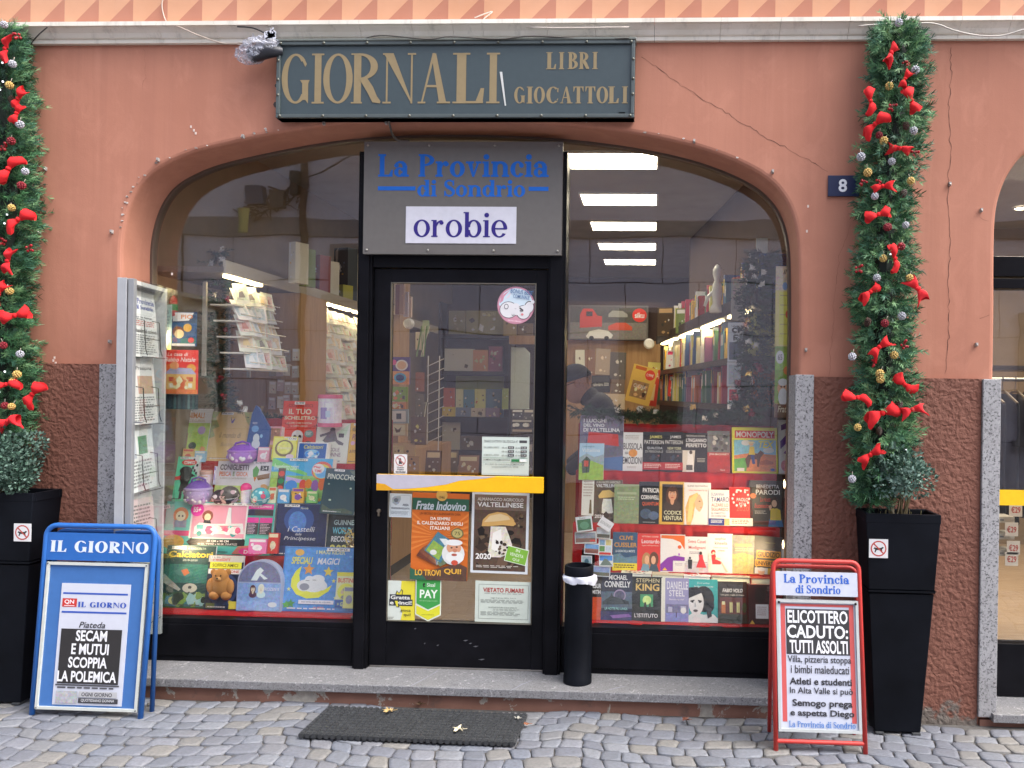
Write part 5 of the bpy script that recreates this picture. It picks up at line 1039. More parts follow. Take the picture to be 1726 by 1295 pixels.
def needle_sprays(m_, rnd, path, rad, n, greens, ln=.038, wd=.0036):
    """sprays of needles along a path; path gives a point for t in 0..1"""
    for i in range(n):
        t = rnd.random(); c = path(t); a = rnd.uniform(0, 2*pi); rr = rad(t)*math.sqrt(rnd.random())
        d = Vector((cos(a), sin(a)*.75, rnd.uniform(-.55, .55))).normalized(); b = c+Vector((cos(a)*rr*.8, sin(a)*rr*.6, 0)); Lb = rnd.uniform(.045, .1)
        col = rnd.choice(greens); v0 = d.orthogonal().normalized(); v1 = d.cross(v0)
        for k in range(20):
            s = rnd.random(); q = b+d*Lb*s; th = rnd.uniform(0, 2*pi); e = (d*.85+(v0*cos(th)+v1*sin(th))*.75).normalized(); l = ln*rnd.uniform(.7, 1.15)*(1-.35*s); w_ = e.cross(Vector((0, 1, .01))).normalized()*wd*.5
            m_.add([q-w_, q+w_, q+e*l+w_*.4, q+e*l-w_*.4], [(0, 1, 2, 3)], 'leaf', col)
def garland(label, pathpx, Yg, bows, orn, seed, nspray, leds=40):
    rnd = random.Random(seed); pts = [P(x, y, Yg) for x, y, *_ in pathpx]; hw = [w_*K(Yg) for *_, w_ in pathpx]; O = pts[-1].copy()
    t_ = empty('garland', O, label, 'garland'); pr = [p-O for p in pts]; N = len(pr)-1
    def path(t): s = min(N-1e-6, t*N); i = int(s); return pr[i].lerp(pr[i+1], s-i)
    def rad(t): s = min(N-1e-6, t*N); i = int(s); return hw[i]+(hw[i+1]-hw[i])*(s-i)
    m_ = MB(); needle_sprays(m_, rnd, path, lambda t: rad(t)*(.88+.2*sin(t*47+seed)*sin(t*23)), nspray, ['2a4e30', '36603c', '436e4a', '548658', '24442a', '4a785e', '709866', '628c66', '365644', '7aa070'])
    m_.build('foliage', t_)
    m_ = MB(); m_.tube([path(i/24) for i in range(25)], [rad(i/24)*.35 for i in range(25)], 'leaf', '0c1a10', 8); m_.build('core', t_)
    for i, (x, y, ang, sc) in enumerate(bows):
        o = bowp[i % 5].copy(); COL.objects.link(o); o.parent = t_; q = P(x, y, Yg-.115); o.location = q-O; o.rotation_euler = (rnd.uniform(-.5, .5), R_(-ang), rnd.uniform(-.6, .6)); o.scale = (sc*.94,)*3
    for k, L in orn.items():
        for x, y in L:
            o = prot[k].copy(); COL.objects.link(o); o.parent = t_; q = P(x, y, Yg-.11); o.location = q-O; o.rotation_euler = (rnd.uniform(-.5, .5), rnd.uniform(-.5, .5), rnd.uniform(0, 6)); s = rnd.uniform(.68, .84); o.scale = (s,)*3
    e = MB(); e.ball((0, 0, 0), .0048, 'fairy light', 'ffffff', 6, 4); e = e.build('fairy_light', t_); e.location = path(.5)+Vector((0, -.1, 0))
    for i in range(leds):
        o = e.copy(); COL.objects.link(o); t = rnd.random(); a = rnd.uniform(-1, 1); o.location = path(t)+Vector((a*rad(t), -.07-.05*math.sqrt(max(0, 1-a*a)), 0))
z5 = lambda L: [(1340+x/3.083, y/3.083) for x, y in L]; z6 = lambda L: [(1340+x/3.598, 360+y/3.598) for x, y in L]; z4 = lambda L: [(1280+x/1.919, 620+y/1.919) for x, y in L]
z1 = lambda L: [(x/3.596, y/3.596) for x, y in L]; z2 = lambda L: [(x/3.597, 360+y/3.597) for x, y in L]
bowsR = [(1500, 90, 65, 1), (1525, 134, 60, .8), (1535, 170, -65, 1), (1467, 171, -70, .85), (1476, 210, 35, 1.05), (1517, 250, -10, 1), (1488, 315, 5, .9), (1480, 363, 15, 1), (1507, 436, -70, .9), (1465, 492, 35, .95), (1547, 488, -50, 1.1), (1482, 586, 40, 1), (1526, 648, -40, 1), (1444, 671, 0, .95), (1486, 696, 20, 1.25), (1537, 691, 20, 1), (1466, 766, 35, 1.05), (1549, 811, 35, .7)]
ornR = {'s': z5([(625, 365), (615, 680), (343, 815), (503, 840), (415, 1020), (575, 1170), (540, 118)])+z6([(497, 390), (648, 622), (347, 868)])+z4([(300, 360)]), 'g': z5([(490, 448), (462, 732), (378, 897), (602, 940)])+z6([(535, 272), (695, 390), (602, 858), (515, 970), (518, 1005)])+z4([(318, 193)]), 'r': z5([(437, 703), (483, 1180)])+z6([(560, 83), (645, 200), (545, 665)]), 'c': z5([(578, 655), (563, 1008)])+z6([(440, 660), (630, 1165)])+z4([(387, 205)]), 'b': z5([(578, 328), (508, 555), (625, 797), (355, 948), (437, 948), (550, 1278)])+z6([(395, 330), (668, 790), (480, 905)])}
garland('thick green Christmas garland with red bows hanging right of the window', [(1508, 46, 12), (1516, 80, 40), (1514, 130, 42), (1512, 190, 45), (1502, 260, 46), (1494, 330, 44), (1492, 400, 42), (1489, 470, 44), (1488, 540, 48), (1494, 600, 44), (1494, 660, 46), (1490, 720, 48), (1482, 780, 40), (1466, 850, 22)], -.1, bowsR, ornR, 31, 2700, 2)
bowsL = [(12, 83, 75, 1.05), (33, 167, 50, .95), (29, 192, 70, .85), (15, 285, 65, 1.1), (33, 371, 35, 1.1), (15, 440, 80, 1), (1, 493, 60, .9), (26, 532, 15, 1.1), (12, 648, 15, .9), (56, 664, 50, 1.05), (17, 710, 20, 1.15)]
ornL = {'s': z1([(75, 388), (120, 755), (153, 1040), (25, 150)])+z2([(122, 852)]), 'g': z1([(57, 517), (70, 1260)])+z2([(57, 470), (103, 975), (80, 1018), (70, 1170)]), 'r': z1([(68, 855), (130, 1125)])+z2([(20, 800), (30, 1165)]), 'b': z1([(90, 215), (30, 888)])+z2([(185, 205), (12, 165)]), 'c': z1([(70, 605)])}
garland('green Christmas garland with red bows cut by the left edge', [(-2, 50, 20), (5, 80, 34), (8, 140, 40), (10, 220, 46), (14, 290, 44), (14, 350, 52), (8, 420, 48), (4, 490, 46), (4, 560, 44), (8, 620, 46), (10, 670, 46), (2, 735, 40)], -.1, bowsL, ornL, 57, 2600, 34)
for o in bowp+list(prot.values()): bpy.data.objects.remove(o)
# ------------------------------------------------------------------ ash bin, doormat, leaves
c = P(974, 1143, .1); r = 23.5*K(.1); zt = P(974, 951, .1).z; h = zt-ZS
t_ = empty('litter_bin', (c.x, .08, ZS), 'slim black cylindrical bin with a white liner beside the door', 'bin')
m_ = MB(); m_.lathe([(0, 0), (r*1.02, 0), (r*1.02, .035), (r*.97, .04), (r*.99, h*.5), (r, h-.06), (r*.9, h-.055), (r*.9, h*.6), (0, h*.6)], 'planter black', n=32); m_.build('body', t_, smooth=40)
m_ = MB(); m_.lathe([(r*.9, h-.05), (r*1.02, h-.05), (r*1.04, h-.045), (r*1.04, h-.006), (r*1.0, h), (r*.86, h), (r*.84, h-.03), (0, h-.034)], 'planter black', n=32); m_.build('lid', t_, smooth=40)
rnd = random.Random(3); m_ = MB(); n = 40; vs = []
for i, (rr, z) in enumerate(((1.05, h-.046), (1.1, h-.05), (1.14, h-.058), (1.07, h-.078))):
    for j in range(n):
        a = 2*pi*j/n; q = r*rr*(1+(.07*sin(5*a+1)+.05*rnd.uniform(-1, 1))*(i > 0)); vs.append((q*cos(a)*(1.06 if i else 1), q*sin(a), z+(.008*sin(4*a)+rnd.uniform(-.004, .004)-.015*sin(a*.5+1.2)**2)*(i > 1)))
m_.add(vs, [(i*n+j, (i+1)*n+j, (i+1)*n+(j+1) % n, i*n+(j+1) % n) for i in range(3) for j in range(n)], 'satin', 'd4d6e0'); m_.build('bag_liner', t_, smooth=True)
m_ = MB()
for i in range(5): a = rnd.uniform(0, 6); m_.tube([(cos(a)*r*.5, sin(a)*r*.5, h-.026), (cos(a)*r*.5+.02, sin(a)*r*.5+.01, h-.024)], .004, 'paper', 'c8b8a0', 6)
m_.build('cigarette_end', t_)
fl, fr, nl, nr = PZ(540, 1191, .03), PZ(882, 1198, .03), PZ(505, 1243, .03), PZ(876, 1254, .03)
c = (fl+fr+nl+nr)/4; mw = ((fr.x-fl.x)+(nr.x-nl.x))/2; md = ((fl.y-nl.y)+(fr.y-nr.y))/2*.9; c.y += .02
t_ = MB(); t_.box(-mw/2, mw/2, -md/2, md/2, .004, .016, 'rubber')
nx, ny = 34, 11
for i in range(nx):
    for j in range(ny):
        x, y = -mw/2+mw*(i+.5)/nx, -md/2+md*(j+.5)/ny; sx, sy = mw/nx*.36, md/ny*.36
        t_.add([(x-sx, y-sy, .016), (x+sx, y-sy, .016), (x+sx, y+sy, .016), (x-sx, y+sy, .016), (x-sx*.7, y-sy*.7, .024), (x+sx*.7, y-sy*.7, .024), (x+sx*.7, y+sy*.7, .024), (x-sx*.7, y+sy*.7, .024)], [(0, 1, 5, 4), (1, 2, 6, 5), (2, 3, 7, 6), (3, 0, 4, 7), (4, 5, 6, 7)], 'rubber')
for i in range(nx): t_.box(-mw/2+mw*i/nx+.006, -mw/2+mw*(i+1)/nx-.006, -md/2-.006, -md/2, .002, .022, 'rubber')
tag(t_.build('doormat', None, (c.x, c.y, .006), (0, 0, R_(-.8))), 'studded black rubber doormat on the cobbles before the door', 'doormat')
def leafobj(px, py, col, lab, s=.03, z=.034):
    rnd = random.Random(px); p = PZ(px, py, z); m_ = MB(); n = 14; vs = [(0, 0, .004)]
    for i in range(n): a = 2*pi*i/n; q = s*(1 if i % 2 else .5)*rnd.uniform(.8, 1.15); vs.append((q*cos(a), q*sin(a), rnd.uniform(0, .014)))
    m_.add(vs, [(0, 1+i, 1+(i+1) % n) for i in range(n)], 'leaf', col); m_.tube([(0, 0, .003), (s*1.3, s*.4, .004)], .0015, 'leaf', col, 4)
    tag(m_.build('fallen_leaf', None, p), lab, 'leaf', 'fallen leaves')
leafobj(655, 1199, 'b59a68', 'dry tan leaf lying near the far edge of the doormat'); leafobj(772, 1231, 'cfc4a8', 'pale dry leaf lying at the middle of the doormat'); leafobj(707, 1188, '5a4430', 'dark curled leaf at the foot of the step behind the mat', .022, .01); leafobj(886, 1222, '8a5a40', 'reddish leaf on the cobbles at the right end of the mat', .022, .012); leafobj(1155, 1215, '7a4a38', 'brown leaf on the cobbles below the step right of the mat', .024, .012); leafobj(872, 1212, 'b8b4a8', 'tiny pale scrap near the right end of the doormat', .014, .034)
# ------------------------------------------------------------------ stepped display stands under red cloth
def stand(lab, clab, xa, xb, rows, ytop, back, seed):
    """rows: (depth of the row, photo y of its books' feet) front to back"""
    xc = (xa+xb)/2; zs = [P(xc, y, Y).z-.002 for Y, y in rows]; zt = P(xc, ytop, back).z
    X0, X1 = P(xa, 900, rows[0][0]).x, P(xb, 900, rows[0][0]).x
    prof = [(DY+.03, zs[0]-.09), (DY+.03, zs[0]-.002)]
    for i, (Y, _) in enumerate(rows):
        nx = rows[i+1][0] if i+1 < len(rows) else back
        yb = nx-.03; prof += [(yb, zs[i])]; prof += [(yb+.006, zs[i+1] if i+1 < len(rows) else zt)]
    prof += [(back+.05, zt), (back+.06, ZS)]
    t_ = empty('display_stand', (X0, DY, ZS), lab, 'display stand')
    b = MB(); 
    for i, (Y, _) in enumerate(rows):
        y0 = (DY+.045) if i == 0 else rows[i][0]-.02; b.box(0, X1-X0, y0-DY, back+.04-DY, (0 if i == 0 else zs[i-1]-ZS+.001), zs[i]-ZS-.008, 'matte', '8a7a68')
    b.build('stepped_base', t_)
    m_ = MB(); rnd = random.Random(seed); n = 150; pts = []
    for i in range(len(prof)-1):
        (y0, z0), (y1, z1) = prof[i], prof[i+1]; k = max(2, int(math.hypot(y1-y0, z1-z0)/.03))
        pts += [(y0+(y1-y0)*j/k, z0+(z1-z0)*j/k, i % 2 == 0) for j in range(k)]
    pts.append(prof[-1]+(1,)); ph = [rnd.uniform(0, 6) for _ in range(12)]; vs = []
    for k, (y, z, riser) in enumerate(pts):
        for i in range(n+1):
            x = (X1-X0)*i/n; f = sum(sin(x*w_+ph[q]+k*.12*q) for q, w_ in enumerate((11, 23, 37, 52, 71)))/5; f2 = sin(x*17+ph[6]+z*9)*.5+.5
            vs.append((x, y-DY-(abs(f)*.022 if k > 2 else .01*abs(f)), z-ZS+(.012*f*f2 if (k < 3) else .004*f)))
    m_.add(vs, [(k*(n+1)+i, k*(n+1)+i+1, (k+1)*(n+1)+i+1, (k+1)*(n+1)+i) for k in range(len(pts)-1) for i in range(n)], 'cloth', 'a81418')
    m_.build('cloth_cover', t_, smooth=True)
    s = MB(); s.box(0, X1-X0, .008, .05, ZS*0, zs[0]-ZS-.06, 'satin', '8f8672'); s.build('front_rail', t_)
    return zs
a1 = lambda x: 240+x/3.084
b1 = lambda y: 640+y/3.084
def L1(x0, y0, x1, y1): return (a1(x0), b1(y0), a1(x1), b1(y1))
def R1(x0, y0, x1, y1): return (940+x0/3.083, 660+y0/3.083, 940+x1/3.083, 660+y1/3.083)
YL = [.34, .47, .60, .73]; YR = [.335, .47, .60, .73]
zL = stand('low stepped stand of toys and books behind the left pane', '', 262, 602, [(YL[0], 1028), (YL[1], 936), (YL[2], 848), (YL[3], 778)], 705, .86, 1)
zR = stand('stepped book stand under red cloth behind the right pane', '', 958, 1326, [(YR[0], 1048), (YR[1], 964), (YR[2], 884), (YR[3], 795)], 716, .86, 2)
GL = 'toys and books in the left window'; GR = 'books in the right window'
W = 'f4f2ee'
def lb(name, lab, cat, box, row, items, bg, th=.03, dy=0, **k):
    r_ = random.Random(int(box[0]*7+box[1])); u = r_.uniform(.04, .62); items = list(items)+[('r', u, .012, u+.3, .06, 'f0ece0'), ('t', r_.choice(('12,90', '9,90', '14,50', '6,90', '19,90')), u+.03, .02, u+.27, .05, '3a3a3a'), ('ln', .1, .94, r_.uniform(.5, .9), .975, 1, r_.choice(('e8e4d8', '4a4a4a')))]
    card(name, lab, cat, L1(*box), YL[row]+dy, items, bg, th, k.pop('lean', 14), group=GL, z=k.pop('z', zL[row]), **k)
def rb(lab, box, row, items, bg, th=.028, dy=0, name='book', cat='book', **k):
    card(name, lab, cat, R1(*box), YR[row]+dy, items, bg, th, k.pop('lean', 14), group=GR, z=k.pop('z', zR[row]), **k)
GAIN = 1.3
# ---- left window, back row
lb('book', 'pale picture book of trees and animals at the back left', 'book', (122, 152, 325, 425), 3, [('r', 0, 0, 1, .28, 'efe6cc'), ('r', 0, .28, 1, 1, 'a9c25a', 'picture'), ('tree', .18, .42, .85, .14, '7a5a4a', '8aae4a'), ('tree', .45, .38, .8, .16, '8a6a50', '9abf52'), ('e', .8, .42, .1, .08, 'a884b4'), ('e', .62, .72, .1, .07, '3a3a3a'), ('e', .3, .85, .14, .07, 'b8683a'), ('p', [(.78, .95), (.85, .72), (.95, .75), (1, .95)], 'd88a5a'), ('r', 0, .93, 1, 1, 'c8d070'), ('t', 'ANIMALI', .3, .08, .82, .19, 'c8864a', 'B'), ('t', 'SIMPATICI E CURIOSI', .18, .21, .85, .26, 'b09a70')], 'efe6cc', .012)
lb('book', 'tan book with a small purple bird and leafy corners', 'book', (328, 170, 535, 440), 3, [('p', [(0, 0), (.2, .0), (.1, .12), (.22, .3), (.06, .36), (.14, .5), (0, .55)], '9aa070', 'picture'), ('p', [(.8, 0), (1, 0), (1, .3), (.9, .2), (.84, .1)], 'a09a60', 'picture'), ('p', [(.48, .1), (.53, .18), (.6, .12), (.56, .22), (.52, .24)], '5a4a8a'), ('t', 'il mondo di', .25, .42, .8, .53, '8a6a50', 'i'), ('t', 'Beatrix', .32, .62, .68, .7, 'b09478', 'i'), ('r', .04, .93, .96, .94, 'a8865a')], 'd9b27c', .02)
# cone shaped blue pack
p = P(a1(590), 0, YL[3]); m_ = MB(); pr = [(-.035, .0), (.12*.9, .0), (.09, .12), (-.005, .25), (-.03, .27)]
q = P(a1(560), b1(430), YL[3]-.02); k_ = K(YL[3]); poly = [((x-560)/3.084*k_, (430-y)/3.084*k_) for x, y in ((520, 430), (645, 430), (652, 250), (580, 138), (565, 128), (548, 175))]
m_.prism(poly, 0, .02, 'print', '2a4f8a'); items_to(m_, [('e', .42, .3, .16, .07, '6a9ac8'), ('e', .5, .5, .14, .1, 'c8d8ea'), ('e', .5, .62, .18, .1, 'c8d8ea'), ('e', .35, .75, .1, .06, '8ab0d8'), ('t', 'FROZEN', .3, .16, .5, .2, 'dce8f4', 'b'), ('e', .72, .45, .06, .04, '8ab4d8'), ('e', .2, .86, .08, .05, '7aa4d0'), ('e', .72, .8, .1, .06, '6a8ac0')], poly[1][0]-poly[0][0], .28, 0, poly[0][0], 0)
tag(m_.build('toy_pack', None, (q.x, q.y, zL[3]), (-R_(8), 0, 0)), 'dark blue cone shaped pack with pale snowy shapes', 'toy', GL)
lb('toy_box', 'pink toy box with a brown brick pattern beside the blue cone', 'toy', (598, 245, 702, 440), 3, [('r', .05, .05, .95, .4, '9a6a50', 'picture'), ('rnd', .05, .05, .95, .42, 8, ['b0705a', 'd8a080', '7a4a3a']), ('r', .08, .45, .95, .95, 'd8a0a8', 'picture'), ('p', [(.4, .95), (.45, .6), (.6, .5), (.75, .62), (.7, .95)], 'e8d0c0'), ('e', .58, .58, .13, .07, 'c8a050'), ('e', .3, .8, .12, .08, 'c85a7a')], 'c88a90', .05, dy=-.01)
lb('book', 'red book with a white skull and pale block lettering', 'book', (710, 112, 892, 440), 3, [('t', 'COSTRUISCI', .15, .05, .85, .1, '7a1a14', 'b'), ('t', 'IL TUO', .17, .13, .82, .22, 'f0d8b8', 'B'), ('t', 'SCHELETRO', .06, .25, .95, .31, 'dce0b0', 'B'), ('t', 'E SCOPRI COME FUNZIONA', .14, .35, .86, .38, 'eac8b0'), ('t', 'IL CORPO UMANO', .26, .4, .74, .43, 'eac8b0'), ('e', .47, .58, .17, .1, 'efe6d0'), ('r', .38, .64, .56, .72, 'efe6d0'), ('e', .4, .59, .045, .03, '2a1a14'), ('e', .54, .59, .045, .03, '2a1a14'), ('p', [(.45, .65), (.47, .62), (.49, .65)], '2a1a14'), ('r', .41, .685, .53, .69, '2a1a14'), ('e', .8, .54, .13, .06, '6a8a7a'), ('ln', .72, .51, .9, .57, 3, 'd0d8d0'), ('e', .8, .68, .08, .02, '3a3a3a')], 'd2402a', .02, dy=.05, lean=8)
# clear tub with a pink lid, on the books behind
def tub(lab, box, Y, z, cap, body, items, name='toy_tub', top=.12):
    x0, y0, x1, y1 = L1(*box); a = P((x0+x1)/2, y1, Y); r = (x1-x0)/2*K(Y); h = (y1-y0)*K(Y); m_ = MB()
    m_.lathe([(0, 0), (r, 0), (r, h*top), (r*.95, h*top)], 'gloss', cap, 24); m_.lathe([(r*.95, h*top), (r*.95, h*(1-top))], 'picture', body, 24); m_.lathe([(r*.95, h*(1-top)), (r, h*(1-top)), (r, h*.98), (r*.9, h), (0, h)], 'gloss', cap, 24)
    for i, (an, z0, z1, w_, c) in enumerate(items):
        vs = [(r*(.955+.003*i)*sin(an+w_*s), -r*(.955+.003*i)*cos(an+w_*s), zz*h) for zz in (z0, z1) for s in (-1, -.33, .33, 1)]; m_.add(vs, [(0, 1, 5, 4), (1, 2, 6, 5), (2, 3, 7, 6)], 'print', c)
    tag(m_.build(name, None, (a.x, Y+r*0, z if z is not None else a.z), smooth=40), lab, 'toy', GL)
tub('pale pink and clear round tub with pink rims on the back row', (912, 75, 1037, 245), YL[3]+.02, None, 'c2607c', 'c9c0cc', [(0, .2, .75, .7, 'd8d4e0'), (-.2, .25, .6, .3, '8a7ab0'), (.2, .3, .5, .2, 'b0c0e0'), (.3, .6, .75, .3, 'efefef'), (0, .78, .86, .7, 'e8e0e8')])
lb('book', 'white book with a running girl drawn in grey', 'book', (888, 228, 1060, 445), 3, [('p', [(.6, .25), (.98, .02), (.9, .3), (.7, .35)], 'b8ccb0'), ('e', .48, .17, .08, .06, '4a4448'), ('p', [(.4, .2), (.56, .2), (.66, .45), (.3, .5), (.2, .45)], '6a6468', 'picture'), ('p', [(.1, .3), (.4, .22), (.42, .28), (.12, .36)], '5a5458'), ('p', [(.3, .48), (.4, .48), (.2, .66), (.12, .62)], '6a6468'), ('p', [(.55, .42), (.65, .42), (.85, .5), (.84, .56), (.7, .54)], '6a6468'), ('r', .68, .26, .84, .36, '4a4448'), ('t', 'PICCOLE', .25, .62, .75, .71, '8a6a7a', 'b'), ('t', 'DONNE', .3, .74, .8, .84, '8a6a7a', 'b')], 'ddd6c4', .03)
lb('book', 'orange yellow book with purple script at the right end of the back row', 'book', (1062, 228, 1128, 445), 3, [('e', .35, .16, .2, .05, 'a07a3a'), ('t', 'Rac', .2, .28, .9, .42, '7a3a6a', 'i'), ('t', 'ALI', .3, .46, .9, .55, 'c86a8a', 'b'), ('t', 'sim', .1, .64, .7, .74, '7a4a3a', 'i'), ('e', .3, .5, .16, .05, 'e0a0b8')], 'e0a23c', .02)
# ---- middle shelf: small packs
lb('toy_box', 'small yellow toy box with a round window and price tag', 'toy', (668, 298, 795, 425), 2, [('r', .05, .06, .95, .94, 'e0d070'), ('e', .48, .5, .38, .36, '7a6a50'), ('e', .48, .48, .3, .28, 'd8d070', 'picture'), ('t', 'Tamago', .2, .42, .78, .58, 'efe8b0', 'b'), ('r', .6, .03, .97, .16, 'f0eee8'), ('t', '17,90', .64, .05, .93, .14, '444444'), ('e', .75, .85, .16, .1, 'd8b8c8')], 'd8c84a', .06, dy=.07, z=b1(0)*0+P(a1(730), b1(418), YL[2]+.07).z)
lb('sticker_box', 'small blue box with yellow lettering in front of the white book', 'toy', (800, 328, 955, 430), 2, [('r', .04, .06, .96, .94, '2a5aa0'), ('t', 'Calciatori', .2, .14, .85, .34, 'e8c83a', 'bi'), ('e', .5, .6, .25, .22, '8ab8e0'), ('rnd', .12, .4, .88, .85, 9, ['dce8f0', '3a8ad0', '1a3a78']), ('r', .06, .86, .94, .93, 'dcdcdc')], 'd8dce4', .05, dy=.07, z=P(a1(880), b1(424), YL[2]+.07).z)
lb('toy_box', 'mint green box with a black doll silhouette and red badge', 'toy', (97, 405, 262, 640), 2, [('p', [(.72, 0), (1, 0), (1, .4), (.85, .3), (.9, .15), (.72, .12)], 'e8e8e4')]+[('r', .82+.06*(i % 3), .04+.06*i, .88+.06*(i % 3), .1+.06*i, '222222') for i in range(6)]+[('p', [(0, .55), (.25, .9), (.1, .97), (0, .97)], 'e8e8e4')]+[('r', .03+.06*(i % 3), .6+.06*i, .09+.06*(i % 3), .66+.06*i, '222222') for i in range(6)]+[('e', .65, .32, .2, .1, '141414'), ('p', [(.5, .36), (.8, .36), (.98, .44), (.85, .46), (.78, .6), (.82, .78), (.5, .78), (.54, .6), (.46, .46)], '141414'), ('r', .54, .76, .62, .95, '141414'), ('r', .7, .76, .78, .95, '141414'), ('p', [(.3, .46), (.5, .44), (.5, .52), (.32, .54)], 'c83a2a'), ('e', .72, .13, .24, .07, 'e04a3a'), ('t', 'OMG', .55, .1, .89, .17, 'f0f0e8', 'B'), ('ln', .04, .1, .28, .3, 5, '3a8a6a')], '5fd6a4', .07, dy=.02)
lb('game_box', 'cream game box of painted rabbits with brown and orange title', 'toy', (365, 430, 648, 640), 2, [('t', 'CONIGLIETTI', .05, .08, .58, .22, '4a3a30', 'B'), ('t', 'PESCA', .05, .26, .27, .37, 'd8703a', 'B'), ('t', 'E', .3, .26, .335, .37, '6a8a3a', 'B'), ('t', 'GIOCA', .365, .26, .58, .37, 'd87a4a', 'B'), ('t', 'IL GIOCO DI CARTE PIU VELOCE', .08, .4, .56, .44, '9a8a70'), ('r', 0, .6, 1, 1, 'b8c87a', 'picture'), ('p', [(.66, .2), (.72, .1), (.78, .2), (.76, .38), (.68, .38)], '5a9a4a'), ('p', [(.69, .38), (.75, .38), (.72, .5)], 'e0803a'), ('p', [(.74, .35), (.98, .28), (.98, .4), (.78, .46)], '8a6a4a'), ('r', .8, .1, .95, .22, '3a3a38'), ('t', '2-4', .83, .12, .92, .2, 'f0f0f0'), ('e', .9, .65, .08, .1, 'd8a070'), ('e', .75, .62, .1, .12, 'efe6d8')], 'efe8d4', .06, dy=.03)
lb('toy_box', 'sky blue box of modelling dough with coloured figures and a rainbow', 'toy', (648, 415, 965, 640), 2, [('p', [(0, 0), (.02, 0), (.6, .32), (.6, .38), (0, .18)], '7ac070'), ('t', 'Inventiamo colori', .04, .12, .45, .26, 'eef4e8', 'bi'), ('r', 0, .3, .12, .95, '9ab85a', 'picture'), ('r', .12, .22, .24, .9, '5a4a40'), ('e', .18, .34, .05, .06, 'c84a3a'), ('e', .18, .5, .05, .06, '3a8a5a'), ('e', .18, .66, .05, .06, 'd85a4a'), ('e', .18, .8, .05, .06, 'd8a03a'), ('r', .26, .38, .9, .92, '8ab86a', 'picture'), ('p', [(.26, .4), (.9, .55), (.9, .6), (.26, .5)], 'c0a8d0'), ('e', .36, .6, .1, .12, '4a8ad0'), ('e', .55, .58, .06, .12, 'd84a3a'), ('e', .64, .55, .06, .1, 'e07a2a'), ('e', .75, .6, .06, .14, '8a5aa0'), ('e', .86, .55, .06, .14, 'd86a3a'), ('e', .68, .74, .06, .08, '3aa05a'), ('p', [(.28, .72), (.6, .7), (.88, .88), (.86, .93), (.55, .8), (.28, .82)], 'd8a04a'), ('e', .35, .85, .04, .05, 'e8c83a'), ('e', .45, .87, .04, .05, '7a4aa0'), ('e', .84, .26, .17, .2, 'd8604a'), ('e', .84, .28, .14, .16, 'e0c04a'), ('e', .84, .3, .11, .13, '6ab0e0'), ('e', .84, .32, .08, .09, '5aa0d8'), ('e', .78, .22, .1, .11, 'f0e4e0'), ('t', 'Play', .7, .16, .82, .22, 'd03a3a', 'B'), ('t', 'TIME', .72, .24, .84, .3, 'd03a3a', 'B')], '4fa3d6', .06, dy=-.01)
lb('book', 'dark teal cloth look book with a cream title at the right end', 'book', (918, 470, 1098, 705), 1, [('t', 'PINOCCHIO', .08, .12, .94, .24, 'cfd4c0', 'b'), ('p', [(.68, .02), (.95, .03), (.9, .12), (.78, .1)], '5a6a5a', 'picture'), ('p', [(.05, .8), (.3, .9), (.7, .86), (.95, .93), (.95, .97), (.05, .97)], '4a5a4a', 'picture'), ('e', .25, .7, .04, .02, 'b0c0a8'), ('e', .8, .42, .03, .02, 'b0c0a8'), ('e', .15, .35, .03, .02, '8aa090'), ('t', 'EDIZIONE', .38, .93, .62, .96, '8aa098')], '23414a', .03, dy=-.02, z=P(a1(1005), b1(700), YL[1]-.02).z, roll=3)
lb('book', 'white book with coloured title letters cut by the door frame', 'book', (1082, 515, 1125, 700), 1, [('t', 'LIBRO', .1, .2, 1.0, .34, 'c04a4a', 'b'), ('t', 'P', .3, .6, .7, .7, 'd87a3a', 'b'), ('r', 0, .85, 1, 1, '6ab0d0')], 'e4e2da', .02, dy=.0, z=P(a1(1100), b1(700), YL[1]).z)
# ---- toys on the middle shelf
def sphere_toy(lab, cx, cy, r, Y, z, mat, cols, seed, spots=16, sc=1):
    p = P(a1(cx), b1(cy), Y); rr = r/3.084*K(Y); m_ = MB(); m_.ball((0, 0, rr), rr, mat, cols[0], 20, 12); rnd = random.Random(seed)
    for i in range(spots):
        d = Vector((rnd.uniform(-1, 1), -rnd.uniform(.3, 1), rnd.uniform(-1, 1))).normalized(); u = d.orthogonal().normalized(); v = d.cross(u); s = rr*rnd.uniform(.12, .3)
        m_.add([Vector((0, 0, rr))+d*rr*1.012+(u*cos(a)+v*sin(a))*s*.95 for a in [2*pi*k/9 for k in range(9)]], [tuple(range(9))], 'print', rnd.choice(cols[1:]))
    m_.lathe([(rr*1.005, rr*.97), (rr*1.04, rr*.98), (rr*1.04, rr*1.02), (rr*1.005, rr*1.03)], 'gloss', cols[1], 24)
    tag(m_.build('toy_ball', None, (p.x, Y, z), (.3, 0, .3), smooth=40), lab, 'toy', GL)
z2 = zL[2]; yf = YL[2]-.055
sphere_toy('dark glittery toy ball with pink patches', 405, 600, 40, yf, z2, 'gloss', ['4a3a44', 'b88a9a', 'd8c8d0', '2a2228'], 1)
sphere_toy('black and white glittery toy ball beside the pink capsule', 457, 588, 50, yf+.01, z2, 'gloss', ['5a5450', 'd8d0c8', '26221e', 'b89aa0'], 2, 20)
sphere_toy('teal toy ball with pale band and red lettered disc', 617, 590, 48, yf, z2, 'gloss', ['4f9fae', 'e8e4e0', 'c84a6a', 'a8d4dc'], 3, 12)
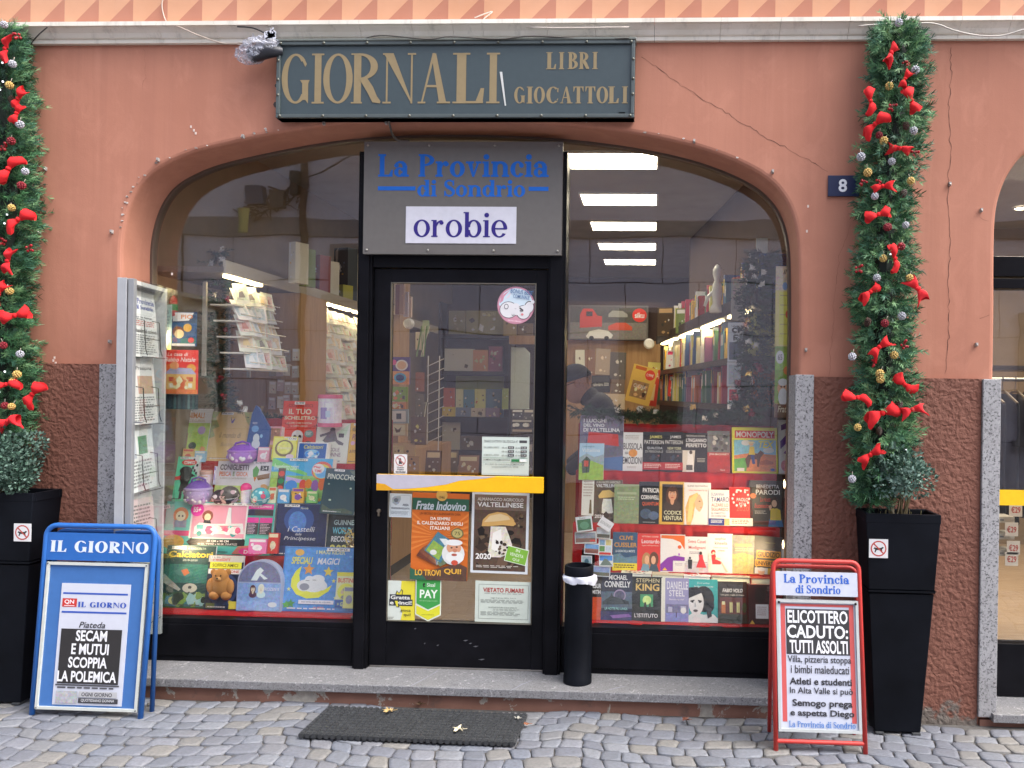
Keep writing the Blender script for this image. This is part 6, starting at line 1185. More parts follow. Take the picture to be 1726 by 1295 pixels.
def pot(lab, box, Y, z, body, lid, horn=False):
    x0, y0, x1, y1 = L1(*box); a = P((x0+x1)/2, y1, Y); r = (x1-x0)/2*K(Y); h = (y1-y0)*K(Y); m_ = MB()
    m_.lathe([(0, 0), (r*.7, 0), (r*.95, h*.2), (r, h*.38), (r*.97, h*.5), (r*1.02, h*.52), (r*1.02, h*.58), (r*.95, h*.6), (r*.7, h*.72), (r*.3, h*.8), (0, h*.82)], 'gloss', body, 24)
    m_.lathe([(r*.96, h*.59), (r*.9, h*.63), (r*.62, h*.78), (r*.25, h*.86), (0, h*.87)], 'gloss', lid, 24)
    m_.tube([(-r*.6, 0, h*.7), (-r*.5, 0, h*.9), (0, 0, h*.99), (r*.5, 0, h*.9), (r*.6, 0, h*.7)], r*.08, 'gloss', lid, 8)
    rnd = random.Random(int(x0))
    for i in range(18): an = rnd.uniform(-1.2, 1.2); zz = rnd.uniform(.1, .5); m_.ball((r*.96*sin(an), -r*.96*cos(an), h*zz), r*rnd.uniform(.06, .16), 'gloss', rnd.choice(('e0d8ec', 'c8a0d0', 'd8d8e8', '9a7ac0')), 6, 4, (1, .4, 1))
    tag(m_.build('toy_pot', None, (a.x, Y, z), smooth=40), lab, 'toy', GL)
pot('lilac pot shaped toy case with a purple handle in front of the mint box', (222, 500, 360, 642), yf, z2, 'a996c0', '6a4a9a')
pot('purple domed toy case standing before the tan book', (446, 320, 592, 432), YL[3]-.06, zL[3]-.0, '9a6ab8', '7a3fae')
tub('small tan and white cylinder stacked on another beside the mint box', (298, 405, 362, 478), YL[2]+.02, z2+.075, 'c8a090', 'd8c4c0', [(0, .2, .8, .5, 'e8dcd8'), (.2, .3, .6, .3, '8a5a6a')])
tub('small tan and white cylinder under its twin beside the mint box', (298, 478, 362, 645), YL[2]+.02, z2, 'c8a090', 'd0bcc0', [(0, .5, .9, .5, 'e8dcd8'), (-.2, .55, .8, .3, '8a5a9a')])
tub('clear capsule with a bright pink dome cap', (512, 560, 566, 642), yf, z2, 'cfc8cc', 'c8b8c4', [(0, .2, .7, .5, 'e8d8e0')])
p = P(a1(539), b1(565), yf); m_ = MB(); m_.ball((0, 0, 0), 29/3.084*K(yf), 'gloss', 'e03a7a', 16, 8); tag(m_.build('toy_capsule_cap', None, (p.x, yf, p.z), smooth=True), 'bright pink dome cap resting on the clear capsule', 'toy', GL)
# ---- row with the large pink box
lb('toy_box', 'large pink and teal doll camper box with a black arrow banner', 'toy', (95, 645, 665, 915), 1, [('r', 0, 0, .24, .68, '6ab4a8'), ('e', .14, .26, .07, .15, 'c87a4a'), ('r', .08, .36, .2, .5, '8a8a9a', 'picture'), ('e', .14, .28, .045, .1, 'f0c8a8'), ('e', .125, .28, .008, .02, '3a2a2a'), ('e', .158, .28, .008, .02, '3a2a2a'), ('r', .0, .56, .24, .66, 'd84a78'), ('e', .1, .78, .1, .14, 'd8a04a', 'picture'), ('r', .235, .02, .755, .7, 'd9d4d4'), ('r', .25, .06, .74, .68, 'd690a4'), ('e', .39, .27, .05, .11, '8a4a3a'), ('e', .39, .29, .03, .07, 'f0c8a8'), ('p', [(.36, .35), (.42, .35), (.44, .5), (.35, .5)], '2a2a34'), ('p', [(.28, .48), (.32, .4), (.45, .42), (.72, .4), (.74, .6), (.28, .62)], 'd8dce0'), ('r', .3, .44, .36, .52, '6ab0b0'), ('e', .33, .61, .025, .05, '3a8a8a'), ('e', .64, .61, .025, .05, '3a8a8a'), ('r', .46, .45, .7, .55, 'c87a8a', 'picture'), ('p', [(.56, .42), (.575, .1), (.6, .1), (.615, .42)], 'c8ccd8'), ('rnd', .3, .42, .72, .64, 14, ['e8e8f0', '5ab0a8', 'd85a80', 'f0d0d8']), ('e', .29, .15, .06, .13, 'd0309a'), ('t', '55+', .255, .1, .325, .2, 'f0e0ea', 'B'), ('p', [(.225, .77), (.27, .68), (.27, .71), (.735, .71), (.735, .68), (.78, .77), (.735, .86), (.735, .83), (.27, .83), (.27, .86)], '141414'), ('t', '60 CM x 90 CM', .41, .725, .61, .765, 'f0f0f0', 'B'), ('t', '60 EK. ΥΨΟΣ x 90 EK. ΠΛΑΤΟΣ', .33, .785, .69, .82, 'f0f0f0', 'b'), ('r', .76, .02, .99, .12, 'c83a8a'), ('r', .76, .13, .99, .24, '3a3038', 'picture'), ('r', .76, .28, .865, .38, 'c83a8a'), ('r', .875, .28, .99, .38, 'c83a8a'), ('r', .76, .39, .865, .6, '3a3038', 'picture'), ('r', .875, .39, .99, .6, '3a3038', 'picture'), ('t', 'TANTE SORPRESE', .78, .05, .97, .09, 'f0d8e8'), ('ln', .77, .4, .86, .6, 7, 'b8a8b0'), ('ln', .885, .4, .98, .6, 7, 'b8a8b0'), ('r', .76, .64, .99, 1, '5ab0a0'), ('p', [(.65, .98), (.7, .84), (.85, .8), (.92, .9), (.9, .98)], 'b86a5a'), ('e', .83, .93, .12, .08, 'd83a80'), ('t', 'DOLL', .76, .9, .9, .97, 'f0d8e4', 'B')], '5ab4a6', .08, lean=11)
m_ = MB(); p = P(a1(120), b1(663), YL[1]-.03); m_.box(-.022, .022, 0, .001, -.01, .01, 'paper', 'ece6d0'); put_text(m_, '€55', -.014, -.006, .014, .006, -.001, 'print', '3a3a3a', 'b'); tag(m_.build('price_tag', None, (p.x, YL[1]-.022, p.z), (0, -.2, 0)), 'small cream price tag at the corner of the pink box', 'price tag')
lb('book', 'navy blue book with pale script and a misty blue glow', 'book', (682, 652, 945, 912), 1, [('r', 0, 0, 1, 1, '1c2650', 'picture'), ('e', .45, .3, .3, .26, '2f4a86'), ('e', .42, .34, .18, .2, '4a74b4', 'picture'), ('t', 'Favole', .47, .06, .62, .1, 'd8d0a0', 'i'), ('t', 'i Castelli', .24, .43, .78, .53, 'd0d4e4', 'i'), ('t', 'delle', .4, .55, .52, .6, 'd0d4e4', 'i'), ('t', 'Principesse', .18, .62, .8, .71, 'd0d4e4', 'i'), ('r', .1, .8, .9, .95, '2a4074', 'picture')], '1c2650', .04, lean=8)
lb('book', 'dark book of records with bold blue white and gold words', 'book', (945, 690, 1125, 905), 1, [('rnd', .02, .02, .98, .98, 16, ['1e3640', '24464a', '18282e']), ('t', 'GUINNESS', .18, .2, .9, .31, 'b8d0e0', 'B'), ('t', 'WORLD', .16, .36, .7, .5, '6ac0e0', 'B'), ('t', 'RECORDS', .15, .55, .8, .67, 'd8e4ea', 'B'), ('t', '2020', .14, .73, .8, .93, 'e0c86a', 'B')], '1a2c34', .04)
# golden wrapped ornament in front
m_ = MB(); q = P(a1(1075), b1(890), YL[1]-.06); rnd = random.Random(8); h = 150/3.084*K(YL[1])
for i in range(60):
    c = Vector((rnd.uniform(-.028, .028), rnd.uniform(-.012, .012), rnd.uniform(.0, h))); d = [Vector((rnd.uniform(-.022, .022), rnd.uniform(-.012, .012), rnd.uniform(-.022, .022))) for _ in range(3)]; m_.add([c+x for x in d], [(0, 1, 2)], 'gloss' if i % 3 else 'metal', rnd.choice(('b89a5a', 'e0cc90', '6a5430', 'd8b870')))
tag(m_.build('gold_wrap', None, (q.x, q.y, zL[1])), 'crumpled gold foil ornament by the door frame', 'ornament', GL)
# ---- front row on the left
lb('sticker_album', 'dark green football album with a yellow title', 'album', (90, 875, 347, 1192), 0, [('r', 0, 0, 1, 1, '203f3e', 'picture'), ('t', 'LA GRANDE RACCOLTA', .15, .03, .8, .06, 'b8c8b0'), ('t', 'Calciatori', .05, .09, .95, .19, 'e8b83a', 'B'), ('t', '2019-2020', .35, .22, .65, .25, 'b8c0b8'), ('r', .1, .3, .95, .6, '2f6a60', 'picture'), ('p', [(.2, .42), (.36, .34), (.5, .38), (.6, .44), (.5, .5), (.3, .48)], '4a7a70'), ('p', [(.34, .4), (.46, .37), (.52, .44), (.42, .49)], 'c06a3a'), ('p', [(-0, .45), (.1, .52), (.38, .7), (.34, .73), (0, .6)], 'a8a498', 'picture'), ('e', .56, .68, .15, .075, 'b8b4a4'), ('p', [(.52, .66), (.56, .64), (.6, .66), (.585, .69), (.535, .69)], '3a3a38'), ('p', [(.5, .76), (.6, .76), (.56, .735)], '3a3a38'), ('p', [(.46, .595), (.52, .59), (.5, .61)], '3a3a38'), ('p', [(0, .78), (.4, .74), (.7, .78), (1, .72), (1, 1), (0, 1)], '2a4a2a', 'picture'), ('r', .1, .82, .38, .97, '2a6a8a', 'picture'), ('r', .48, .8, .84, .97, '2a6a7a', 'picture'), ('e', .24, .88, .08, .06, 'd8c860'), ('e', .65, .87, .09, .06, 'd8c860'), ('rnd', .05, .72, .95, .99, 18, ['6a8a3a', 'a8b45a', '1a2a1a', '8ab0b0'])], '203f3e', .012, lean=11)
lb('magazine', 'dark children\'s magazine with a brown teddy bear and yellow banner', 'magazine', (318, 925, 502, 1187), 0, [('r', 0, 0, 1, .12, 'b8b4ac'), ('t', 'Tesori', .1, .03, .62, .1, 'c84a4a', 'bi'), ('r', .05, .12, .95, .24, 'e8d040'), ('t', 'SOFFICI AMICI', .12, .15, .85, .21, '4a3a20', 'b'), ('r', .02, .25, .98, .34, 'e8e0d4'), ('t', 'A COLLEZIONE', .08, .27, .9, .32, 'b8443a', 'B'), ('e', .48, .62, .44, .3, '3a4a78'), ('e', .48, .62, .36, .25, '2a3050'), ('rnd', .05, .8, .95, .97, 10, ['2a3a5a', '8a8a90', '3a4a6a', 'c8b040']), ('r', .7, .84, .98, .98, 'd8c84a'), ('r', .05, .88, .3, .97, '6a7a4a', 'picture')], '22283c', .012, dy=-.012, lean=10)
# teddy bear on that magazine
q = P(a1(415), b1(1060), YL[0]-.02); s = K(YL[0])/3.084; m_ = MB()
for cx, cz, rx, rz, ry in ((0, 0, 58, 62, 20), (0, 42, 44, 40, 24), (-40, 62, 17, 17, 9), (38, 64, 17, 17, 9), (-52, -10, 22, 40, 16), (52, -12, 22, 40, 16), (-32, -58, 28, 24, 24), (32, -58, 28, 24, 24), (0, 34, 20, 16, 34)):
    m_.ball((cx*s, -6*s if ry > 10 else 0, cz*s), 1, 'cloth', 'a8743c' if (cx, cz) != (0, 34) else 'c09058', 14, 9, (rx*s, ry*s, rz*s))
for cx in (-14, 14): m_.ball((cx*s, -30*s, 50*s), 4*s, 'gloss', '14100c', 6, 4)
m_.ball((0, -40*s, 38*s), 5*s, 'gloss', '14100c', 8, 5)
tag(m_.build('teddy_bear', None, (q.x, q.y-.012, q.z), smooth=True), 'little golden brown plush bear fixed to the dark magazine', 'teddy bear', GL)
# arched lilac bag
x0, y0, x1, y1 = L1(480, 928, 722, 1197); a = P((x0+x1)/2, y1, YL[0]-.025); k_ = K(YL[0]-.025); w_ = (x1-x0)*k_; h = (y1-y0)*k_; hs_ = h*.56; n = 18
m_ = MB(); poly = [(-w_/2, 0), (w_/2, 0), (w_/2, hs_)]+[(w_/2*cos(pi*i/n), hs_+(h-hs_)*sin(pi*i/n)) for i in range(1, n)]+[(-w_/2, hs_)]
m_.prism(poly, 0, .05, 'print', '9aa0b8'); items_to(m_, [('p', [(.02, .43)]+[(.5-.47*cos(pi*i/n), .43-.4*sin(pi*i/n)) for i in range(n+1)]+[(.98, .43)], '6a6a88', 'picture'), ('p', [(.3, .4), (.42, .2), (.5, .14), (.58, .2), (.52, .26), (.68, .36), (.6, .38), (.5, .3), (.44, .4)], 'c8d4ea'), ('r', .02, .45, .98, .98, '7f98c4', 'picture'), ('face', .36, .56, .09, '5a3428', 'e8c4a8', '5a3a4a'), ('face', .55, .54, .1, 'e0d4c0', 'f0d0b8', 'b8d4ea'), ('t', 'FROZEN II', .6, .53, .95, .59, 'e0e8f4', 'b'), ('p', [(.02, .75), (.2, .82), (.4, .78), (.7, .85), (.98, .78), (.98, .98), (.02, .98)], '8aa4d0', 'picture'), ('e', .82, .86, .1, .05, 'c8d8ec')], w_, h, 0, -w_/2, 0)
tag(m_.build('toy_bag', None, (a.x, a.y, zL[0]), (-R_(5), 0, 0)), 'arched lilac blue case with two small figures on its front', 'bag', GL)
lb('toy_magazine', 'large bright blue magazine with a yellow crescent moon and a sleeping puppy', 'magazine', (712, 882, 1110, 1207), 0, [('r', .02, .02, .98, .98, '4f86c4', 'picture'), ('t', 'I MAXI RIDER', .42, .05, .8, .11, 'e8d8a0', 'B'), ('e', .2, .09, .06, .05, 'd8a050'), ('t', 'SPECIALI', .1, .16, .38, .27, 'dcc84a', 'Bi'), ('t', 'MAGICI', .44, .17, .74, .27, 'dfe6ee', 'Bi'), ('p', [(.24, .3), (.17, .38), (.12, .5), (.12, .62), (.2, .74), (.34, .8), (.5, .78), (.62, .68), (.66, .58), (.56, .66), (.44, .7), (.32, .66), (.24, .56), (.22, .44)], 'e8d43c'), ('e', .42, .58, .16, .12, 'e4e2de'), ('e', .3, .6, .1, .09, 'e8e6e2'), ('e', .3, .62, .065, .055, '8a8a92'), ('e', .36, .5, .06, .05, 'e8e6e2'), ('e', .47, .5, .09, .07, 'dcdad4'), ('e', .53, .6, .07, .07, 'e4e2de'), ('r', .31, .52, .36, .527, '4a4a4a'), ('r', .4, .51, .45, .517, '4a4a4a')]
   + [('p', [(cx+.07*s*cos(-pi/2+pi*i/5)*(1 if i % 2 == 0 else .45), cy+.085*s*sin(-pi/2+pi*i/5)*(1 if i % 2 == 0 else .45)) for i in range(10)], c) for cx, cy, s, c in ((.34, .35, 1.15, 'd8904a'), (.6, .38, 1, 'd8b84a'), (.1, .66, .4, 'e0d080'), (.68, .52, .4, 'e0c84a'), (.08, .9, .8, '5aa04a'), (.14, .88, .9, '4a8a4a'), (.72, .78, .4, 'e0d080'))]
   + [('r', .24, .82, .7, .88, 'dfe6f0'), ('t', 'con tante pagine da colorare', .28, .835, .66, .865, '5a6a8a'), ('t', 'BUSTE', .44, .92, .58, .96, 'd8807a', 'B'), ('r', .72, .38, .98, .92, 'd0d4a0'), ('r', .72, .38, .98, .44, 'e0c83a'), ('t', 'BUSTINE', .74, .47, .96, .54, 'c8423a', 'B'), ('e', .85, .68, .11, .13, 'e0d84a'), ('rnd', .74, .56, .96, .8, 8, ['8a8a8a', 'c8b090', '6a6a7a']), ('r', .72, .8, .98, .92, '3a5a9a'), ('t', '+ GIOCHI', .75, .84, .95, .9, 'c8d83a', 'b'), ('rnd', .8, .05, .98, .35, 6, ['7ab0e0', '3a6ab0'])], '3f74b4', .02, dy=-.004, lean=10)
# ---- posters and calendars hanging at the left edge inside the pane
def hang(lab, box, Y, items, bg, name='calendar', cat='calendar', yaw=0, th=.004, g='calendars hanging in the window'): card(name, lab, cat, box, Y, items, bg, th, 0, 0, yaw, g, pages=None)
hang('red Christmas calendar of a snowy gingerbread house', (277, 590, 333, 664), .30, [('t', 'La casa di', .08, .06, .7, .14, 'f0e0d0', 'bi'), ('t', 'Babbo Natale', .0, .17, .92, .27, 'f0e0d0', 'bi'), ('e', .8, .42, .14, .1, 'e0943a'), ('p', [(.06, .5), (.2, .4), (.8, .42), (.96, .55), (.06, .55)], '9a9ab8', 'picture'), ('r', .06, .55, .94, .9, 'e8a860'), ('p', [(.38, .9), (.38, .7), (.5, .6), (.62, .7), (.62, .9)], 'c85a2a'), ('r', .14, .62, .28, .72, 'b84a3a'), ('r', .72, .62, .86, .72, 'b84a3a'), ('r', .16, .76, .28, .86, 'd8d0c0'), ('r', .72, .76, .84, .86, 'd8d0c0'), ('r', .0, .9, 1, 1, 'd8703a', 'picture'), ('e', .3, .36, .14, .09, 'd89a70'), ('rnd', .08, .55, .92, .9, 10, ['f0d8a0', 'c86a3a', 'e0b080'])], 'd0302a')
hang('blue and white children\'s calendar with a boy reading under a lamp', (287, 526, 331, 584), .33, [('r', 0, .0, 1, .32, '1e3a5a'), ('p', [(.05, .02), (.9, .02), (.7, .25), (.1, .28)], 'ece4d4'), ('t', 'PIO', .4, .08, .85, .2, 'd87a3a', 'B'), ('r', 0, .32, 1, 1, '1e4a78', 'picture'), ('e', .3, .58, .22, .16, '6a3a2a'), ('e', .34, .64, .18, .13, 'e8b890'), ('e', .66, .46, .16, .12, 'e0a03a'), ('p', [(.4, .78), (.98, .74), (1, .92), (.4, .95)], '2a6a6a'), ('e', .8, .82, .12, .08, 'c83a3a'), ('r', .05, .92, .95, .99, 'e8e4dc')], '1e4a78')
hang('pale blue leaflet with a yellow foot hanging behind the rack', (262, 514, 290, 590), .29, [('r', 0, 0, 1, .5, 'a8d0dc'), ('t', 'NEWS', .2, .12, .8, .2, '2a3a4a', 'b'), ('ln', .1, .25, .9, .6, 5, '6a8a9a'), ('r', 0, .68, 1, 1, 'e8dc8a', 'picture'), ('rnd', .1, .7, .9, .98, 7, ['e0703a', 'f0e8c0', '5aa0d0'])], 'b8d8e0', yaw=-10)
hang('dark striped strip of fabric cards below the red calendar', (277, 665, 333, 690), .32, [('r', .0+.14*i, 0, .07+.14*i, 1, ('2a4a4a', '1a3a44', '4a6a6a')[i % 3]) for i in range(7)], '1c3038', 'card_strip', 'card strip')
m_ = MB(); q = P(292, 520, .34); m_.lathe([(.004, .07), (.018, .05), (.022, .0), (.02, -.04), (0, -.05)], 'cloth', 'b0302a', 12); m_.lathe([(.0225, -.012), (.0228, .02), (.0225, .022)], 'cloth', '3a7a4a', 12); m_.tube([(0, 0, .07), (0, 0, .1)], .003, 'cloth', '2a4a2a', 6); tag(m_.build('christmas_stocking', None, q, smooth=40), 'small red and green Christmas ornament hanging above the calendars', 'ornament')
# ---- right window rows
def T(*a): return ('t',)+a
rb('grey purple book with a red band, tall, at the left of the top row', (108, 128, 337, 415), 3, [('r', 0, 0, 1, 1, '6a6478', 'picture'), ('p', [(.45, .25), (1, .28), (1, .36), (.45, .34)], '4a4658'), ('p', [(.2, .3), (.88, .34), (.9, .56), (.18, .5)], 'b83a34'), ('p', [(.4, .62), (.95, .55), (1, .72), (.5, .76)], '5a5a6a', 'picture'), ('p', [(.5, .78), (1, .74), (1, 1), (.5, .95)], '4a6a9a'), T('I LUOGHI', .08, .06, .6, .13, 'dcdce4', 'B'), T('DEL VINO', .08, .15, .56, .21, 'dcdce4', 'B'), T('DI VALTELLINA', .08, .23, .92, .3, 'dcdce4', 'B')], '6a6478', .02)
rb('small guide with a green valley and a rucksack before the grey book', (108, 272, 236, 462), 2, [('r', 0, 0, 1, .4, '9ab8cc'), ('p', [(0, .4), (.3, .28), (.6, .38), (1, .3), (1, .6), (0, .6)], '8a9aa0', 'picture'), ('p', [(0, .55), (.5, .48), (1, .6), (1, 1), (0, 1)], '8aaa3a', 'picture'), ('p', [(.1, .5), (.3, .36), (.46, .45), (.42, .8), (.14, .82)], '3a4a3a'), ('r', .2, .48, .38, .64, 'b84a34'), ('t', 'i miei luoghi in', .12, .07, .6, .12, '4a6a7a'), T('Valtellina', .1, .14, .84, .24, 'e8eef0', 'b')], '9ab8cc', .012, dy=.06, z=P(940+172/3.083, 660+460/3.083, YR[2]+.06).z)
rb('white book with black lettering round an orange biscuit', (325, 215, 440, 414), 3, [('ln', .2, .08, .85, .2, 3, 'a8a098'), T('BUSSOLA', .12, .28, .98, .45, '2a2624', 'b'), ('e', .56, .54, .2, .1, 'd8883a', 'picture'), T('delle', .2, .5, .34, .57, '2a2624'), T('EMOZIONI', .1, .64, .98, .82, '2a2624', 'b'), ('ln', .3, .88, .75, .94, 2, 'a8a098')], 'e9e2d8')
for lab, bx, l1, l2, c1 in (('black thriller with yellow first name and red foot band', (440, 213, 552, 414), 'QUALCOSA', 'DI PERSONALE', 'd8c870'), ('black thriller with white first name and reddish glow above a red band', (550, 213, 650, 414), 'NEW YORK', 'CODICE ROSSO', 'e0e0dc')):
    rb(lab, bx, 3, [T('JAMES', .32, .09, .9, .18, c1, 'b'), T('PATTERSON', .08, .21, .98, .31, 'e0e0dc', 'b'), T(l1, .2, .38, .92, .45, 'c8c8a0' if 'NEW' in l1 else 'c0c4c8'), T(l2, .12, .47, .95, .53, 'a8a8a4'), ('rnd', .15, .55, .95, .74, 10, ['2a3a4a', '5a6a78', '3a2a2a', '8a4a44', '16181c']), ('r', 0, .77, 1, .96, 'a8221e'), ('ln', .08, .81, .92, .93, 3, 'e0c0b8')], '14161a')
rb('black book with white block title above a pale standing figure', (648, 218, 780, 417), 3, [T('NICHOLAS EVANS', .15, .05, .9, .1, 'b8b4ac'), T('L\'INGANNO', .14, .14, .95, .24, 'e8e4da', 'B'), T('PERFETTO', .14, .27, .95, .37, 'e8e4da', 'B'), ('p', [(0, .45), (.5, .45), (.44, 1), (0, 1)], 'c8c0b4'), ('p', [(.2, .48), (.36, .46), (.42, .6), (.46, 1), (.16, 1), (.2, .65)], 'f0ece2'), ('e', .33, .5, .06, .05, '4a3a30'), ('r', .15, .82, .4, .95, '4a4440', 'picture'), ('ln', .58, .65, .9, .76, 3, 'a8a49a')], '1c1815')
rb('book with a grey crowd photograph over a red lower half', (778, 208, 895, 420), 3, [('r', 0, 0, 1, .52, '6a6a68', 'picture'), ('rnd', .05, .05, .95, .5, 18, ['3a3a3a', '8a8a86', 'b8b4ac', '52504c']), T('JOVA BEACH PARTY', .08, .54, .96, .6, 'dcc8c0', 'B'), ('r', 0, .64, 1, .98, '9a2a22', 'picture'), T('Rizzoli', .58, .92, .78, .95, 'e0d0c8')], 'a8342a')
rb('bright yellow board game box with a white on red title and a rider', (908, 190, 1146, 424), 3, [('r', .04, .04, .96, .96, 'e8d84a'), ('r', .06, .07, .94, .24, 'c0302a'), T('MONOPOLY', .09, .09, .92, .22, 'f0ece0', 'B'), ('r', .04, .28, .96, .62, '7ab4d0', 'picture'), ('e', .3, .34, .1, .06, 'd8e4e8'), ('e', .8, .5, .12, .06, 'c8dce4'), ('p', [(.04, .62), (.4, .56), (.96, .6), (.96, .96), (.04, .96)], 'c87a4a', 'picture'), ('p', [(.04, .7), (.35, .66), (.3, .96), (.04, .96)], '5a9a4a', 'picture'), ('p', [(.28, .7), (.38, .56), (.55, .58), (.62, .5), (.7, .56), (.62, .66), (.58, .86), (.54, .86), (.54, .7), (.4, .7), (.36, .88), (.32, .88)], '5a3a28'), ('p', [(.36, .6), (.38, .42), (.48, .42), (.5, .6)], 'd8b83a'), ('e', .42, .37, .05, .04, 'e0b08a'), ('p', [(.34, .35), (.38, .31), (.47, .31), (.51, .35)], 'd8c8a0'), ('p', [(.4, .6), (.48, .6), (.5, .8), (.44, .8)], '3a4a8a'), T('TEX', .58, .3, .92, .45, 'f0d83a', 'Bi'), ('p', [(.6, .75), (.75, .7), (.9, .76), (.9, .8), (.6, .82)], 'a85a3a'), ('e', .88, .92, .05, .03, '2a4a9a'), ('r', .1, .89, .26, .96, 'ece8d8')], 'e2cf3e', .05, name='board_game', cat='board game', side='d8c030')
rb('white and violet book cut by the right granite jamb', (1150, 150, 1204, 430), 3, [('p', [(.3, .1), (.9, .05), (.9, .16), (.3, .2)], '5a2a7a'), ('p', [(.2, .4), (.95, .25), (.95, .4), (.2, .55)], '5a3a8a'), ('p', [(.5, .62), (.95, .5), (.95, .66)], '6a3a9a'), ('e', .6, .85, .4, .1, 'c88a9a', 'picture')], 'e8e4e8')
# second row
rb('slim white book with small print and a dark red spine', (106, 445, 184, 655), 2, [('r', 0, 0, .2, 1, '7a2a24'), ('ln', .3, .12, .95, .55, 6, 'a89a90'), ('p', [(.7, .95), (.75, .6), (.85, .6), (.9, .95)], '6a5a3a')], 'ddd4c8', dy=.02, z=P(940+145/3.083, 660+653/3.083, YR[1]+.09).z)
rb('brown almanac with a cream mushroom and the year 2020', (182, 465, 332, 695), 2, [('r', 0, 0, 1, 1, '5a4a3c', 'picture'), T('ALMANACCO AGRICOLO', .08, .03, .92, .08, 'd8d0c0', 'b'), T('VALTELLINESE', .08, .1, .92, .18, 'e8e4dc', 'B'), ('p', [(.3, .6), (.34, .45), (.62, .45), (.7, .78), (.3, .8)], 'e0d8c4', 'picture'), ('p', [(.16, .38), (.3, .26), (.55, .24), (.75, .32), (.76, .4), (.2, .44)], 'd8b068'), ('rnd', .05, .72, .95, .98, 12, ['3a2c20', '4a3a2a', '6a5a44']), T('2020', .06, .82, .38, .9, 'f0ece4', 'B')], '5a4a3c', .012, dy=.02)
rb('muted green book partly lost in glare beside the almanac', (290, 488, 420, 684), 2, [('r', .0, .05, 1, 1, '7d8a68', 'picture'), ('r', .1, .2, .9, .26, '9aa486'), ('ln', .15, .32, .85, .42, 2, 'aab496')], '8a9474', dy=.0)
rb('black book with white surname and orange title', (420, 475, 528, 682), 2, [T('PATRICIA', .18, .15, .98, .26, 'ecebe8', 'B'), T('CORNWELL', .1, .32, .98, .42, 'ecebe8', 'B'), T('QUANTUM', .16, .48, .95, .58, 'd8582a', 'b'), ('e', .35, .76, .28, .12, '3a4a60', 'picture'), ('e', .72, .8, .25, .1, '4a5a74', 'picture'), ('r', .2, .95, .8, .965, '8a8a88')], '181c22')
rb('gold framed black book with a smiling woman\'s portrait', (525, 475, 658, 688), 2, [('r', .12, .06, .94, .94, '241a14', 'picture'), ('face', .52, .28, .34, '4a2c1c', 'c09070', '3a2a22'), T('CODICE', .2, .68, .88, .77, 'e0d4b0', 'b'), T('VENTURA', .18, .8, .9, .9, 'e0d4b0', 'b')], 'c8a03c')
rb('white book with a fair haired woman in profile', (655, 480, 797, 692), 2, [T('ELENA SANTARELLI', .14, .06, .88, .1, '5a5450', 'b'), T('Una mamma lo sa', .18, .16, .86, .2, 'c85a4a', 'b'), ('p', [(.1, 1), (.06, .6), (.2, .32), (.5, .24), (.6, .36), (.4, .6), (.3, 1)], 'd0a868', 'picture'), ('p', [(.42, .32), (.58, .28), (.68, .4), (.72, .5), (.68, .6), (.58, .7), (.45, .62), (.38, .45)], 'dba988'), ('e', .58, .44, .035, .012, '3a2a22'), ('p', [(.6, .58), (.68, .57), (.62, .6)], 'b8504a'), ('p', [(.25, 1), (.4, .72), (.6, .68), (.8, .85), (.86, 1)], 'e8dccc'), ('p', [(.2, .4), (.45, .24), (.52, .3), (.36, .5), (.28, .9), (.12, .95)], 'e0c080')], 'ece6dc')
rb('white paperback with navy and red lettering and a blue foot', (785, 517, 893, 692), 2, [T('SUSANNA', .12, .08, .75, .17, '5a6a9a'), T('TAMARO', .12, .2, .98, .34, '2a3a7a', 'b'), T('ALZARE LO', .14, .38, .95, .47, 'b0423a', 'b'), T('SGUARDO', .14, .5, .95, .59, 'b0423a', 'b'), T('IL DIRITTO', .14, .63, .8, .68, '3a4a7a'), T('DI CRESCERE', .14, .71, .85, .76, '3a4a7a'), ('r', 0, .8, .75, .98, '1e2a7a'), ('r', .75, .8, 1, .98, 'b8a470', 'picture'), ('ln', .1, .84, .68, .94, 3, 'c8d0e8')], 'e6e2dc', dy=-.005)
rb('red almanac book with a ring of white zodiac shapes', (893, 503, 1014, 692), 2, [('rnd', .1, .05, .9, .1, 3, ['f0d8d0'])]+[('e', .5+.36*cos(pi*i/6), .3+.2*sin(pi*i/6), .045, .03, 'f0e0d8') for i in range(12)]+[T('PAOLO', .32, .28, .82, .37, 'f4e4dc', 'b'), T('FOX', .42, .4, .74, .47, 'f4e4dc', 'b'), T('2020', .3, .5, .84, .62, 'e05a48', 'b'), ('r', 0, .8, 1, 1, 'e8d8c8'), ('ln', .1, .84, .9, .96, 3, 'b0483a')], 'c42222')
rb('dark slate cookery book with a woman in a yellow top', (1000, 470, 1180, 705), 2, [('rnd', .02, .02, .98, .3, 9, ['4a2a20', '3a4a2a', '5a3a2a', '2a2a26']), T('BENEDETTA', .2, .09, .86, .17, 'e8e4e0', 'b'), T('PARODI', .18, .2, .88, .31, 'f0eeea', 'B'), T('La ricetta', .3, .36, .62, .46, 'd83a34', 'i'), T('buonissima', .14, .5, .6, .6, 'd83a34', 'i'), ('p', [(.52, 1), (.56, .84), (.72, .78), (.92, .84), (.96, 1)], '2a6a9a'), ('p', [(.58, .86), (.6, .62), (.74, .58), (.88, .64), (.9, .86)], 'd8b83a'), ('e', .72, .48, .13, .13, '3a2218'), ('e', .71, .5, .075, .08, 'dba888'), ('p', [(.58, .66), (.54, .56), (.62, .52), (.64, .58)], 'dba888'), ('e', .1, .34, .09, .06, 'c86a34'), ('ln', .14, .66, .5, .74, 3, 'a8a4a0')], '2c2a28')
